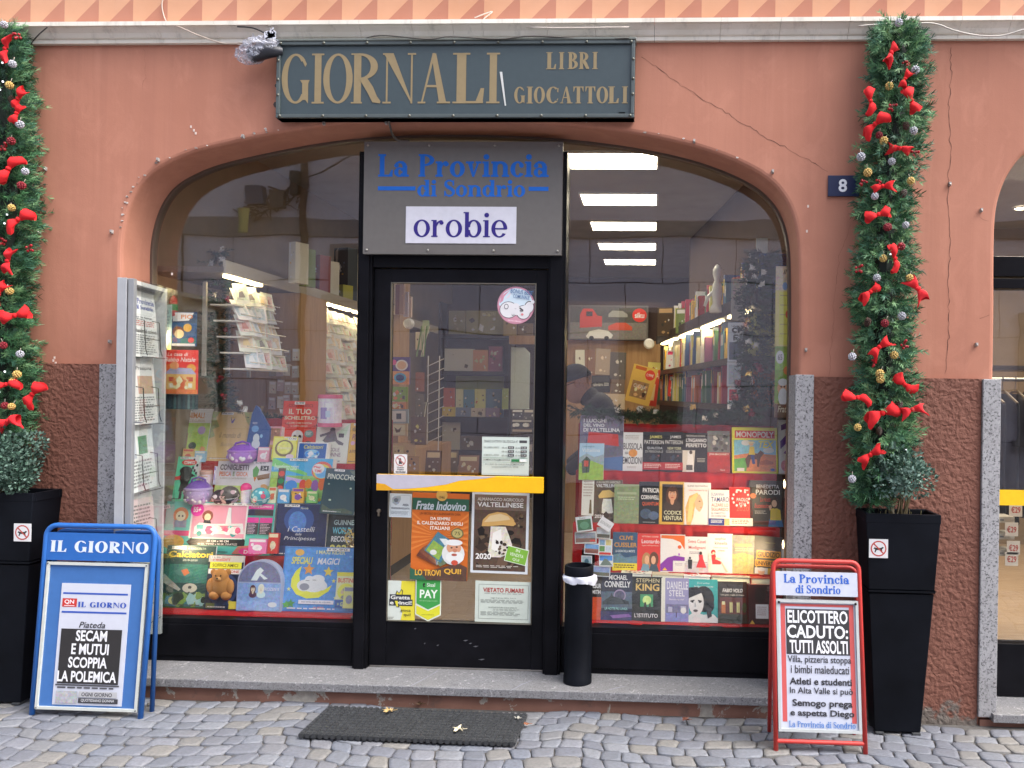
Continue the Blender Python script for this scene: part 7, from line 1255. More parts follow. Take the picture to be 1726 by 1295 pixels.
rb('dark book edge next to the cookery book at the far right', (1178, 480, 1204, 702), 2, [('r', .1, .2, .9, .35, '8a8a80'), ('r', .1, .6, .9, .8, '3a5a4a')], '3a3a34')
# third row
rb('blue thriller with orange author name and a yellow foot', (283, 740, 412, 932), 1, [('r', 0, 0, 1, 1, '2a4a6a', 'picture'), T('CLIVE', .26, .09, .82, .2, 'b8863a', 'B'), T('CUSSLER', .06, .27, .98, .39, 'b8863a', 'B'), T('LA GIOIA DELLA MORTE', .12, .46, .9, .52, 'c8d4dc', 'b'), ('p', [(0, .6), (.3, .55), (.5, .66), (1, .6), (1, .8), (0, .8)], '5a7a8a', 'picture'), ('r', 0, .8, 1, 1, 'd8c02a'), ('ln', .08, .84, .92, .95, 2, '5a4a1a')], '2a4a6a')
rb('red book with two embracing figures and a white title', (412, 747, 533, 938), 1, [T('VITTORIO SGARBI', .18, .06, .9, .1, 'e8c0b0'), T('Leonardo', .18, .15, .95, .26, 'f4e4dc', 'b'), T('Il genio dell\'imperfezione', .2, .3, .92, .34, 'e8c0b0'), ('e', .4, .72, .2, .22, 'a87a4a'), ('e', .42, .7, .1, .12, 'dba07a'), ('e', .72, .68, .2, .2, '5a3424'), ('e', .7, .7, .1, .11, 'd8a080'), ('p', [(.15, 1), (.25, .8), (.5, .82), (.55, 1)], '6a8a9a'), ('p', [(.5, 1), (.6, .8), (.85, .82), (.95, 1)], '3a4a5a')], 'c8302a')
rb('white book with orange corner, purple wave and orange dot', (530, 752, 662, 938), 1, [('p', [(.05, .02), (.98, .02), (.98, .4), (.8, .2), (.5, .12), (.05, .1)], 'e0641e'), ('p', [(.02, .8), (.3, .62), (.6, .56), (.98, .6), (.98, .98), (.02, .98)], '7a2a9a'), ('r', .52, .7, .98, .98, 'e4e0e6'), ('ln', .6, .76, .9, .84, 2, 'a098a8'), ('e', .78, .33, .075, .05, 'd85a2a'), ('p', [(.1, .96), (.2, .88), (.3, .96)], 'e0a83a'), ('r', .73, .5, .79, .56, 'a05ac0')], 'ece6de')
rb('pale lilac novel with a man in black and a woman in red', (660, 763, 783, 940), 1, [T('Sveva Casati', .14, .08, .9, .18, 'b8504a', 'b'), T('Modignani', .16, .26, .88, .37, 'b8504a', 'b'), ('ln', .2, .42, .7, .5, 2, '8a8090'), ('r', 0, .74, 1, 1, 'b8b4bc', 'picture'), ('r', .04, .7, .96, .72, '8a8490'), ('e', .22, .6, .045, .035, '22222a'), ('p', [(.13, .64), (.32, .64), (.3, .9), (.15, .9)], '22222a'), ('e', .68, .46, .06, .05, '3a2420'), ('p', [(.6, .5), (.76, .5), (.78, .62), (.92, .86), (.48, .86), (.62, .62)], 'c03038'), ('r', .62, .86, .65, .95, 'd8a890'), ('r', .72, .86, .75, .95, 'd8a890')], 'd4d0d8')
rb('cream book with a seated woman drawn in red', (780, 748, 912, 950), 1, [T('sophie', .3, .09, .72, .18, '6a6a5a', 'b'), T('kinsella', .28, .2, .78, .28, '6a6a5a', 'b'), T('I love shopping', .22, .34, .8, .38, 'c86a5a'), T('a Natale', .4, .41, .68, .45, 'c86a5a'), ('e', .22, .47, .09, .06, 'b8282a'), ('p', [(.14, .55), (.3, .52), (.34, .66), (.56, .72), (.5, .78), (.18, .78)], 'c0302e'), ('e', .23, .5, .05, .035, 'e8c0a0'), ('p', [(.5, .72), (.58, .74), (.8, .96), (.72, .97)], 'e0b8a0'), ('p', [(.3, .6), (.5, .62), (.5, .65), (.3, .66)], 'e8c0a0'), ('r', .02, .5, .13, .95, 'd8d4c0', 'picture')], 'ece8d4')
rb('grey brown book lost in a warm glare', (908, 756, 1037, 950), 1, [('r', 0, 0, 1, 1, '8a8478', 'picture'), ('r', .1, .22, .8, .3, 'a89a70'), ('ln', .12, .34, .88, .44, 2, 'c0b48a'), ('p', [(0, .5), (.4, .45), (1, .55), (1, 1), (0, 1)], 'b09c68', 'picture')], '8f877a')  # the tan lower area paints a lamp's glare into the cover colour
rb('charcoal book with two orange title bars and a portrait at the foot', (1017, 762, 1164, 945), 1, [T('Giuseppe Conte', .4, .15, .75, .19, '9a9068'), ('r', .08, .38, .95, .58, 'd8922a'), T('GIUDIZIO', .12, .41, .91, .55, '221c14', 'B'), ('r', .04, .63, .95, .8, 'd8922a'), T('UNIVERSALE', .07, .66, .92, .77, '221c14', 'B'), ('r', .04, .84, .5, 1, 'e0d8cc'), ('e', .28, .94, .12, .1, 'd8a888'), ('e', .28, .88, .13, .05, 'e8e4e0'), ('r', .5, .84, .95, 1, 'd8a83a')], '4a4640', roll=3)
rb('pale book edge at the right end of the third row', (1166, 800, 1204, 945), 1, [T('STAN', .1, .55, .95, .65, '8a7a70'), ('r', .1, .75, .9, .78, 'a89a8a')], 'dcd6cc')
# books lying flat between the rows
for bx, c, cp, lab in (((328, 920, 488, 972), 'd8d0c4', 'e8dcc8', 'book lying flat with a floral cover, leftmost on the ledge'), ((490, 928, 655, 980), 'b8b094', 'e4d8c0', 'greenish book lying flat on the ledge'), ((655, 935, 795, 985), 'e0d8d0', 'e8e0d4', 'white book with a red mark lying flat on the ledge'), ((800, 936, 1000, 992), '9a988e', 'e0d4b8', 'thick grey book lying flat on the ledge'), ((1003, 940, 1118, 1004), 'b84a34', 'e4d4b4', 'red bound book lying flat at the right end of the ledge')):
    x0, y0, x1, y1 = R1(*bx); Yb = YR[0]+.064; a = P(x0, y1, Yb); b = P(x1, y1, Yb); h = (y1-y0)*K(Yb)*.55; z = a.z; w_ = b.x-a.x
    m_ = MB(); m_.box(0, w_, 0, .085, 0, .003, 'print', c); m_.box(0, w_, 0, .085, h-.003, h, 'print', c); m_.box(0, .004, 0, .085, .003, h-.003, 'print', c); m_.box(.004, w_-.004, .004, .081, .003, h-.003, 'paper', cp)
    if 'floral' in lab or 'red mark' in lab:
        r_ = random.Random(4)
        for i in range(26 if 'floral' in lab else 4): x, y = r_.uniform(.02, w_-.02), r_.uniform(.01, .07); m_.add([(x+.008*cos(q*1.26), y+.01*sin(q*1.26), h+.0006+i*.00002) for q in range(5)], [(0, 1, 2, 3, 4)], 'print', r_.choice(('c8404a', '3a3a3a', 'd8a8a0')) if 'floral' in lab else 'c03030')
    m_.box(.0, w_, .012, .08, -.05, -.003, 'cloth', 'a81418')
    tag(m_.build('flat_book', None, (a.x, Yb, z), (0, 0, R_(-2)), ), lab, 'book', GR)
# front row
rb('orange red book cut by the black bin', (150, 965, 224, 1183), 0, [('r', 0, 0, 1, .5, '2a2422'), T('WILBUR', .1, .2, .95, .3, 'e8e4e0', 'B'), T('SMITH', .2, .34, .92, .43, 'e8e4e0', 'B'), ('r', 0, .5, 1, 1, 'b84a2a', 'picture')], '3a2420')
rb('dark blue thriller with white name above a ferris wheel glow', (222, 955, 384, 1188), 0, [('r', 0, 0, 1, .5, '1c2238'), ('r', 0, .4, 1, .75, '4a5a6a', 'picture'), T('MICHAEL', .24, .05, .84, .15, 'e4e4ea', 'B'), T('CONNELLY', .1, .18, .94, .31, 'e4e4ea', 'B'), ('e', .6, .48, .2, .13, '8a7a94'), ('e', .6, .48, .16, .1, '4a4a60', 'picture'), ('p', [(.05, .62), (.3, .5), (.34, .42), (.38, .5), (.9, .6), (.9, .66), (.05, .68)], '2a3438'), T('LA NOTTE PIÙ LUNGA', .13, .72, .86, .78, '8ac8c0', 'b'), ('r', 0, .82, 1, 1, '2a2a58', 'picture'), ('p', [(.3, .9), (.9, .86), (1, .92), (.4, .96)], '7a5a9a')], '1c2238')
rb('black horror novel with gold name and a small green window', (382, 975, 542, 1192), 0, [T('STEPHEN', .14, .04, .9, .13, 'b8ac84'), T('KING', .13, .16, .9, .32, 'c8a860', 'B'), ('r', .28, .4, .7, .68, '3a8a5a'), ('e', .5, .53, .14, .1, 'b8d880', 'picture'), ('p', [(.4, .68), (.42, .58), (.47, .58), (.5, .68)], '1a2a1a'), ('p', [(.56, .68), (.58, .6), (.62, .6), (.64, .68)], '2a3a1a'), T('L\'ISTITUTO', .1, .83, .86, .92, 'd8d8d0', 'b')], '181b18')
rb('lavender novel with tall thin white lettering and a pale gate', (537, 982, 682, 1198), 0, [('r', 0, 0, .14, 1, 'e0d8c4'), ('r', .14, 0, 1, 1, '8a88b0'), T('DANIELLE', .2, .08, .96, .26, 'e8e6f0'), T('STEEL', .28, .28, .84, .42, 'e8e6f0'), T('Beauchamp Hall', .28, .47, .82, .52, 'd0cce0', 'i'), ('r', .18, .6, .96, .8, '6a6a8a', 'picture'), ('r', .25, .66, .4, .78, 'a8a8c0'), ('r', .7, .64, .9, .78, 'a8a8c0'), ('r', .18, .8, .96, .98, '7a80b8', 'picture'), ('e', .8, .74, .1, .07, 'e4e2ea'), ('r', .53, .78, .56, .9, '3a2a4a')], '8a88b0')
rb('teal book with a black and white face of a dark haired woman', (680, 988, 832, 1197), 0, [T('David Levithan', .3, .07, .72, .11, 'b8dcd8'), T('la vita prima con me', .2, .15, .85, .2, 'cfe8e4'), ('e', .52, .46, .36, .3, '141418'), ('e', .72, .6, .16, .16, '141418'), ('p', [(0, 1), (.0, .85), (.2, .75), (.5, .82), (.85, .8), (1, .9), (1, 1)], 'c8d0d4'), ('e', .26, .54, .26, .3, 'd4d8da'), ('p', [(0, .2), (.3, .18), (.5, .3), (.3, .36), (.1, .42), (0, .45)], '141418'), ('p', [(.06, .5), (.2, .48), (.2, .51), (.06, .53)], '2a2a2e'), ('p', [(.32, .48), (.46, .5), (.44, .53), (.32, .51)], '2a2a2e'), ('e', .13, .53, .04, .02, '1a1a1e'), ('e', .39, .53, .045, .02, '1a1a1e'), ('p', [(.22, .52), (.27, .64), (.2, .65)], 'a8acb0'), ('e', .24, .73, .08, .03, '4a4448'), ('p', [(.6, .7), (.75, .66), (.8, .85), (.66, .9)], '22222a'), ('p', [(.1, 1), (.2, .84), (.4, .9), (.4, 1)], 'e0e4e6')], '2f9a9c')
rb('dark novel with a red brick house front and lit windows', (833, 1000, 986, 1198), 0, [('r', 0, 0, 1, 1, '2a2420', 'picture'), T('FABIO VOLO', .16, .17, .85, .26, 'e4e0d8', 'Bi'), T('Una gran voglia di vivere', .1, .3, .9, .35, 'c8c0b4'), ('r', .06, .38, .96, .78, '5a2a22', 'picture'), ('r', .12, .5, .26, .76, 'b8703a'), ('r', .14, .48, .24, .56, 'd8d0a0'), ('r', .4, .5, .5, .74, 'd8cc8a'), ('r', .64, .5, .74, .74, 'd8cc8a'), ('r', .38, .47, .52, .49, '7a4a3a'), ('r', .62, .47, .76, .49, '7a4a3a'), ('r', .445, .5, .455, .74, '5a4a2a'), ('r', .685, .5, .695, .74, '5a4a2a'), ('e', .9, .62, .08, .12, '3a4a2a', 'picture'), ('r', .0, .78, 1, 1, '2a2e20', 'picture')], '2a2420')
rb('dark red leather book with a white paper label at the foot', (985, 1015, 1118, 1200), 0, [('r', 0, 0, 1, 1, '3a1614', 'picture'), ('p', [(.35, .1), (.75, .06), (.7, .4), (.5, .5), (.3, .35)], '22100e'), ('r', .34, .5, .84, .86, 'e4dcd8'), ('ln', .4, .56, .78, .8, 5, 'a89898'), ('ln', .8, .05, .98, .18, 3, '8a7a74'), ('p', [(.1, 1), (.2, .9), (.3, 1)], 'e0a83a')], '3a1614')
# white card rack with postcards
t_ = empty('postcard_stand', (P(990, 960, .36).x, .38, zR[0]), 'narrow black postcard stand at the left end of the book stand', 'postcard stand'); m_ = MB(); m_.box(-.035, .035, .03, .05, 0, .36, 'satin', '1c1a1a'); m_.box(-.05, .05, .0, .09, -.0, .012, 'satin', '1c1a1a'); m_.build('panel', t_)
for bx, rl, it, bg, lab in (((100, 650, 185, 727), -8, [('r', .08, .2, .92, .92, '3f6a4a', 'picture'), ('e', .5, .6, .28, .25, '5a8a6a'), ('t', 'Tirano', .2, .05, .6, .15, '5a5a5a')], 'e4e2dc', 'tilted postcard with a green valley view'), ((198, 660, 272, 712), 32, [('t', 'BUONGIORNO', .1, .35, .9, .65, '8a8a88')], 'ece8e0', 'blank white card tilted at the top of the postcard stand'), ((90, 730, 202, 790), -3, [('r', .04, .1, .96, .55, '8a9098', 'picture'), ('r', .04, .55, .96, .9, '7a5a50', 'picture'), ('r', .7, .7, .95, .85, 'c83a34')], 'c8c8c4', 'wide postcard of grey roofs'), ((200, 708, 273, 765), 2, [('r', .05, .08, .95, .6, 'b8bcc0', 'picture'), ('r', .05, .6, .95, .92, '5a5448', 'picture')], 'c0beb8', 'grey mountain postcard under the blank card'), ((136, 790, 215, 846), 3, [('r', .06, .1, .94, .5, '6a9ac8', 'picture'), ('r', .06, .5, .94, .9, '8a5a50', 'picture')], 'dcdcd8', 'postcard with blue sky and brown roofs'), ((210, 768, 282, 852), 1, [('r', .08, .06, .46, .38, '7a9ab8', 'picture'), ('r', .54, .06, .92, .38, 'c8b878', 'picture'), ('r', .08, .44, .46, .76, '5a8a4a', 'picture'), ('r', .54, .44, .92, .76, 'b8c4cc', 'picture'), ('r', .08, .82, .92, .95, 'c8342e')], 'ecebe6', 'postcard of four small views with a red strip'), ((122, 854, 178, 906), 0, [('r', .08, .1, .92, .9, '9aaeb8', 'picture'), ('e', .5, .6, .2, .3, '4a6a7a')], 'd8dad8', 'small pale blue postcard low on the stand'), ((215, 850, 288, 910), -1, [('r', .05, .08, .95, .5, '4a8ad0', 'picture'), ('p', [(.05, .9), (.4, .3), (.6, .4), (.95, .9)], '6a7a70')], 'dcdcd8', 'postcard of a peak under blue sky'), ((178, 908, 272, 962), 2, [('r', .05, .1, .95, .6, '8a9ac0', 'picture'), ('r', .05, .6, .95, .92, '6a6a5a', 'picture')], 'c0c4cc', 'lowest postcard with a lilac sky')):
    card('postcard', lab, 'postcard', R1(*bx), .36-.012*(bx[1] < 700), it, bg, .002, 6, rl, 0, 'postcards on the black stand', pages=None)
# ---- calendars at the right edge of the right pane
hang('tall yellow calendar with drawn figures at the upper right', (1306, 449, 1332, 584), .36, [('r', 0, 0, 1, .3, 'c8b8a0', 'picture'), ('t', 'Il c', .5, .04, .98, .1, '3a2a20', 'bi'), ('r', .25, .32, 1, .98, 'e0cc5a')]+[('r', .3, .36+.12*i, .95, .37+.12*i, 'b0a060') for i in range(5)]+[('e', .8, .6, .14, .05, 'c84a3a'), ('e', .6, .25, .16, .05, '7a9ac0')], 'd8c478')
hang('calendar with a white bearded old man on green and orange', (1305, 580, 1332, 704), .38, [('r', 0, 0, 1, .35, '8ab04a', 'picture'), ('e', .3, .18, .26, .09, 'e8e4d4'), ('t', '65', .18, .14, .44, .22, '3a3a3a', 'b'), ('r', 0, .35, 1, .8, '7a9a3a', 'picture'), ('e', .75, .36, .22, .06, 'd87a4a'), ('e', .5, .6, .34, .1, 'd8a080'), ('e', .52, .72, .3, .12, 'ece8e0'), ('e', .5, .52, .3, .05, 'ece8e0'), ('e', .4, .58, .05, .012, '2a2a2a'), ('e', .6, .58, .05, .012, '2a2a2a'), ('r', 0, .82, 1, 1, '6a4a34', 'picture'), ('t', 'Frate', .2, .84, .9, .93, 'd8c8b0', 'bi')], '9a8a4a')
for bx, it, bg, lab in (((1226, 544, 1253, 610), [('t', 'ci', .25, .08, .72, .26, '1c1c1c', 'B'), ('t', 'F.', .35, .32, .75, .46, '2a2a34', 'b'), ('r', .1, .5, .9, .95, '5a6472', 'picture')], 'c8ccd0', 'grey white magazine with bold black letters in the hanging column'), ((1225, 611, 1253, 652), [('r', .1, .1, .9, .9, 'b0b4b8', 'picture')], 'd0d2d4', 'pale magazine below the lettered one'), ((1226, 653, 1252, 690), [('r', .1, .1, .6, .6, 'c03a40', 'picture')], 'd4d4d4', 'white magazine with a red spot at the foot of the column'), ((1232, 470, 1256, 540), [('r', .1, .05, .9, .5, 'a89a88', 'picture'), ('t', 'VALE', .2, .55, .8, .63, '5a5a5a', 'b'), ('t', 'ROSSI', .2, .66, .85, .74, '5a5a5a', 'b')], '9a948a', 'dull magazine at the top of the hanging column'), ((1274, 402, 1294, 436), [('r', .1, .1, .9, .9, 'd8d4c8')], 'd4d0c4', 'cream card leaning above the tall tinsel garland'), ((1262, 424, 1274, 440), [('r', .1, .1, .9, .9, 'c8c4b8')], 'ccc8bc', 'smaller cream card beside the taller one above the garland')):
    hang(lab, bx, .75, it, bg, 'magazine', 'magazine', g='magazines hanging by the right pane')
# small packs and cards tucked between the larger ones
for i, (x0, y0, x1, y1, row, dy, c, c2, lab) in enumerate([(205, 360, 262, 425, 3, -.045, 'd8b070', 'c85a4a', 'small orange pack before the animal picture book'), (268, 372, 322, 428, 3, -.04, '8ab0c8', 'e8e0c8', 'small pale blue pack beside the purple domed case'), (596, 352, 655, 428, 3, -.05, 'd890a0', 'f0e0d8', 'small pink pack in front of the brick patterned box'), (366, 452, 374, 545, 2, -.02, 'c8c0d8', '8a6ab0', 'thin lilac pack at the side of the rabbit game'), (652, 560, 690, 642, 2, -.06, 'e8d8b0', 'd86a4a', 'cream pack leaning on the modelling dough box'), (700, 570, 760, 642, 2, -.055, '5a9ac8', 'f0e8d0', 'blue little pack leaning on the modelling dough box'), (775, 566, 835, 642, 2, -.06, 'e0a040', '7a4a9a', 'amber little pack leaning on the modelling dough box'), (852, 580, 905, 642, 2, -.05, '7ab86a', 'e8e0a0', 'green little pack by the dark teal book'), (548, 830, 640, 905, 1, -.07, 'd86a9a', 'f4e0ec', 'magenta card leaning at the corner of the pink box'), (648, 800, 700, 905, 1, -.06, 'c0302a', 'e8c0a0', 'narrow red pack between the pink box and the navy book'), (1040, 1080, 1100, 1190, 0, -.02, 'd8d080', '8a8aa0', 'yellow mini pack fixed on the blue puppy magazine')]):
    card('small_pack', lab, 'toy', L1(x0, y0, x1, y1), YL[row]+dy, [('r', .06, .05, .94, .22, c2), ('rnd', .08, .26, .92, .92, 6, [c2, 'f4efe4', '3a3a40', c]), ('e', .5, .6, .28, .2, c2, 'picture')], c, .02, lean=10, group=GL, pages=None, seed=i+500)
GAIN = 1.0
# ---- tinsel garlands indoors
def tinsel(lab, px, Y, hw, seed, n, extra):
    rnd = random.Random(seed); pts = [P(x, y, Y) for x, y in px]; O = pts[-1].copy(); t_ = empty('tinsel_garland', O, lab, 'garland'); pr = [q-O for q in pts]; N = len(pr)-1
    def path(t): s = min(N-1e-6, t*N); i = int(s); return pr[i].lerp(pr[i+1], s-i)
    m_ = MB(); needle_sprays(m_, rnd, path, lambda t: hw, n, ['122c1c', '1a3a26', '244a30', '0e2416'], .03, .003); m_.build('foliage', t_)
    for k, (x, y, kind) in enumerate(extra):
        q = P(x, y, Y-hw-.015)-O; e = MB()
        if kind == 'w': [e.add([Vector((rnd.uniform(-.02, .02), rnd.uniform(-.006, .006), rnd.uniform(-.02, .02))) for _ in range(4)], [(0, 1, 2, 3)], 'gloss', rnd.choice(('e4e0d8', 'cfcac0'))) for _ in range(7)]; e.build('white_bow', t_, q)
        elif kind == 'r': [e.ball((rnd.uniform(-.016, .016), 0, rnd.uniform(-.016, .016)), rnd.uniform(.008, .013), 'gloss', rnd.choice(('8a1420', '6a1018')), 8, 5) for _ in range(5)]; e.build('red_bauble', t_, q, smooth=True)
        else: [e.add([Vector((rnd.uniform(-.022, .022), rnd.uniform(-.006, .006), rnd.uniform(-.022, .022))) for _ in range(3)], [(0, 1, 2)], 'metal', rnd.choice(('d8b060', 'c89a48', 'e8d090'))) for _ in range(8)]; e.build('gold_bow', t_, q)
tinsel('tall tinsel garland with white bows standing by the right pane', [(1288, 425), (1276, 480), (1272, 560), (1276, 640), (1262, 700)], .5, .052, 3, 620, [(1268, 452, 'w'), (1272, 465, 'w'), (1288, 460, 'w'), (1284, 478, 'w'), (1258, 540, 'g'), (1262, 575, 'w'), (1275, 582, 'w'), (1245, 645, 'r'), (1240, 672, 'r'), (1262, 628, 'g'), (1280, 622, 'r'), (1258, 688, 'g'), (1266, 695, 'r')])
tinsel('low tinsel garland lying along the top of the book stand', [(974, 690), (1040, 700), (1110, 702), (1180, 704), (1250, 700)], .84, .03, 4, 420, [(1040, 692, 'w'), (1078, 690, 'w'), (1106, 694, 'w'), (1206, 700, 'w'), (1168, 686, 'g'), (1188, 705, 'w')])
tinsel('thin dark tinsel garland with white bows hanging behind the left pane', [(368, 425), (372, 480), (366, 560), (362, 640), (385, 690)], .62, .022, 5, 240, [(372, 420, 'w'), (356, 443, 'w'), (366, 455, 'w'), (374, 438, 'w'), (388, 454, 'w'), (362, 498, 'w'), (382, 505, 'r'), (380, 555, 'r'), (370, 640, 'r'), (376, 670, 'r'), (404, 680, 'w'), (414, 690, 'w')])
tinsel('short tinsel garland across the back of the left toy stand', [(400, 712), (440, 705), (500, 712), (560, 708)], .88, .025, 6, 160, [(408, 694, 'w'), (440, 690, 'g'), (476, 694, 'w'), (520, 704, 'r')])
# ------------------------------------------------------------------ stickers and posters on the door glass
def D3(x0, y0, x1, y1): return (600+x0/3.597, 440+y0/3.597, 600+x1/3.597, 440+y1/3.597)
def D4(x0, y0, x1, y1): return (600+x0/3.5, 780+y0/3.5, 600+x1/3.5, 780+y1/3.5)
def dk(name, lab, cat, box, items, bg, roll=0, dy=0, mat='print', **k): return card(name, lab, cat, box, Yd+.0098-dy, items, bg, .0012, 0, roll, 0, 'papers on the door glass', pages=None, mat=mat, **k)
# round sticker
x0, y0, x1, y1 = D3(855, 152, 1085, 388); c = P((x0+x1)/2, (y0+y1)/2, Yd+.0095); r = (x1-x0)/2*K(Yd); m_ = MB(); n = 40
m_.prism([(r*cos(2*pi*i/n), r*sin(2*pi*i/n)) for i in range(n)], 0, .001, 'print', 'c88a9c')
items_to(m_, [('e', .5, .5, .46, .46, 'cfdfe8'), ('p', [(.04, .55)]+[(.5-.48*cos(pi*i/14), .52+.47*sin(pi*i/14)) for i in range(15)]+[(.8, .7), (.4, .62)], 'cf93a4'), ('p', [(.06, .5), (.08, .3), (.3, .1), (.16, .3), (.14, .42)], 'cf93a4'), ('p', [(.2, .36), (.34, .16), (.3, .3)], 'e4d4da'), ('e', .32, .64, .245, .225, '3a3438'), ('e', .32, .64, .23, .21, 'e2dfe0'), ('e', .5, .6, .15, .16, 'e2dfe0'), ('e', .72, .66, .19, .19, '3a3438'), ('e', .72, .66, .175, .175, 'e2dfe0'), ('e', .86, .5, .13, .16, '3a3438'), ('e', .86, .51, .115, .145, 'e2dfe0'), ('e', .78, .6, .13, .14, 'e2dfe0'), ('e', .54, .64, .1, .12, 'e2dfe0'), ('e', .25, .56, .06, .07, '3a3438'), ('e', .25, .56, .045, .055, 'e2dfe0'), ('p', [(.47, .57), (.5, .59), (.53, .57), (.5, .6)], '3a3438'), ('p', [(.4, .75), (.46, .77), (.5, .72), (.46, .79)], '3a3438'), ('p', [(.62, .54), (.72, .6), (.7, .62), (.6, .57)], '3a3438'), ('p', [(.62, .62), (.72, .62), (.71, .64), (.62, .645)], '3a3438'), ('e', .94, .36, .05, .05, 'e2dfe0'), ('e', .7, .72, .035, .03, 'd8848a'),
    ('t', "BONUS BEBE'", .32, .07, .92, .19, '5a7ca8', 'b'), ('t', 'COMUNALE', .4, .21, .84, .31, '5a7ca8', 'b'), ('t', 'REGIONE LOMBARDIA', .34, .9, .7, .935, 'f0dce2')], 2*r, 2*r, 0, -r, -r)
tag(m_.build('round_sticker', None, c, (0, R_(6), 0)), 'round pink and blue sticker with a curled up baby drawing', 'sticker', 'papers on the door glass')
dk('opening_hours', 'pale green white opening hours sheet above the push bar', 'notice', D3(762, 1068, 1048, 1300), [('r', .02, .02, .98, .022, '8a908a'), ('t', "ORARIO D'ATTIVITA' DELL'EDICOLA N°", .04, .08, .76, .15, '5a605c', 'b'), ('r', .79, .08, .95, .15, '4a4a4a')]+[q for i in range(3) for q in (('t', ('DAL LUNEDI al SABATO', ' ', 'DOMENICA e FESTIVI')[i], .04, .25+.1*i, .36, .3+.1*i, '7a807c') if i != 1 else ('r', .04, .36, .041, .361, 'd8e0d8'), ('t', 'dalle ore', .42, .25+.1*i, .53, .3+.1*i, '7a807c'), ('r', .55, .24+.1*i, .68, .305+.1*i, '3a3a3a'), ('t', 'alle ore', .71, .25+.1*i, .8, .3+.1*i, '7a807c'), ('r', .82, .24+.1*i, .95, .305+.1*i, '3a3a3a'), ('t', ('06.00', '14.30', '06.30')[i], .57, .252+.1*i, .66, .293+.1*i, 'd8d8d4'), ('t', ('12.30', '19.00', '12.30')[i], .84, .252+.1*i, .93, .293+.1*i, 'd8d8d4'))]+[('r', .03, .54, .97, .55, '6a8a70'), ('t', 'DOMENICA PROSSIMA EDICOLA', .04, .57, .6, .62, '5a605c', 'b'), ('r', .63, .57, .95, .64, 'e8ece8'), ('r', .63, .57, .8, .64, '2a7a4a'), ('r', .03, .66, .97, .665, '6a8a70'), ('t', 'IN CASO DI CHIUSURA DOMENICALE', .08, .69, .9, .735, '7a807c'), ('t', 'LE EDICOLE APERTE PIU VICINE', .22, .76, .78, .8, '7a807c'), ('r', .03, .96, .97, .965, '8a908a')], 'cdd8cf')
dk('no_dogs_notice', 'small white notice with a crossed out dog', 'notice', D3(230, 1172, 309, 1290), [('e', .5, .33, .4, .28, 'b0706e'), ('e', .5, .33, .33, .23, 'dcdcdc'), ('p', [(.38, .45), (.4, .22), (.48, .18), (.54, .24), (.6, .44), (.64, .5), (.38, .5)], '3a3a40'), ('p', [(.24, .2), (.3, .15), (.78, .46), (.72, .51)], 'b0706e'), ('t', 'IO NON', .24, .64, .76, .71, '3a3a40', 'B'), ('t', 'POSSO', .26, .75, .76, .82, '3a3a40', 'B'), ('t', 'ENTRARE', .14, .87, .9, .95, '3a3a40', 'B')], 'd9dadc')
dk('camera_notice', 'pale grey video surveillance notice with a camera drawing', 'notice', D4(195, 183, 325, 322), [('r', .05, .06, .95, .94, '9aa6b0'), ('r', .065, .075, .935, .925, 'd3dbdd'), ('p', [(.12, .2), (.22, .12), (.5, .1), (.52, .24), (.42, .42), (.3, .5), (.14, .4)], 'a0a8ae', 'picture'), ('e', .3, .28, .1, .09, '6a7278'), ('t', 'AREA', .6, .42, .88, .52, '4a5258', 'B'), ('t', 'VIDEOSORVEGLIATA', .08, .58, .92, .66, '4a5258', 'B'), ('ln', .1, .74, .9, .9, 3, '8a949a')], 'd3dbdd', roll=1)
fan = []
for i, (an, c) in enumerate(zip(range(-150, -20, 13), ('6a3a2a', '7a4a34', '8a5a40', 'a86a4a', '8a9a9a', '5a6a78', '9ab0b8', '7a8a6a', 'b8c0b0', '6a7a5a'))):
    a = R_(an); cx, cy = .5, .82; L = .42; w_ = .07
    fan.append(('p', [(cx+w_*sin(a)*.6, cy-w_*cos(a)*.4), (cx-w_*sin(a)*.6, cy+w_*cos(a)*.4), (cx+L*cos(a)-w_*sin(a), cy+L*sin(a)*.62+w_*cos(a)*.6), (cx+L*cos(a)+w_*sin(a), cy+L*sin(a)*.62-w_*cos(a)*.6)], c, 'picture'))
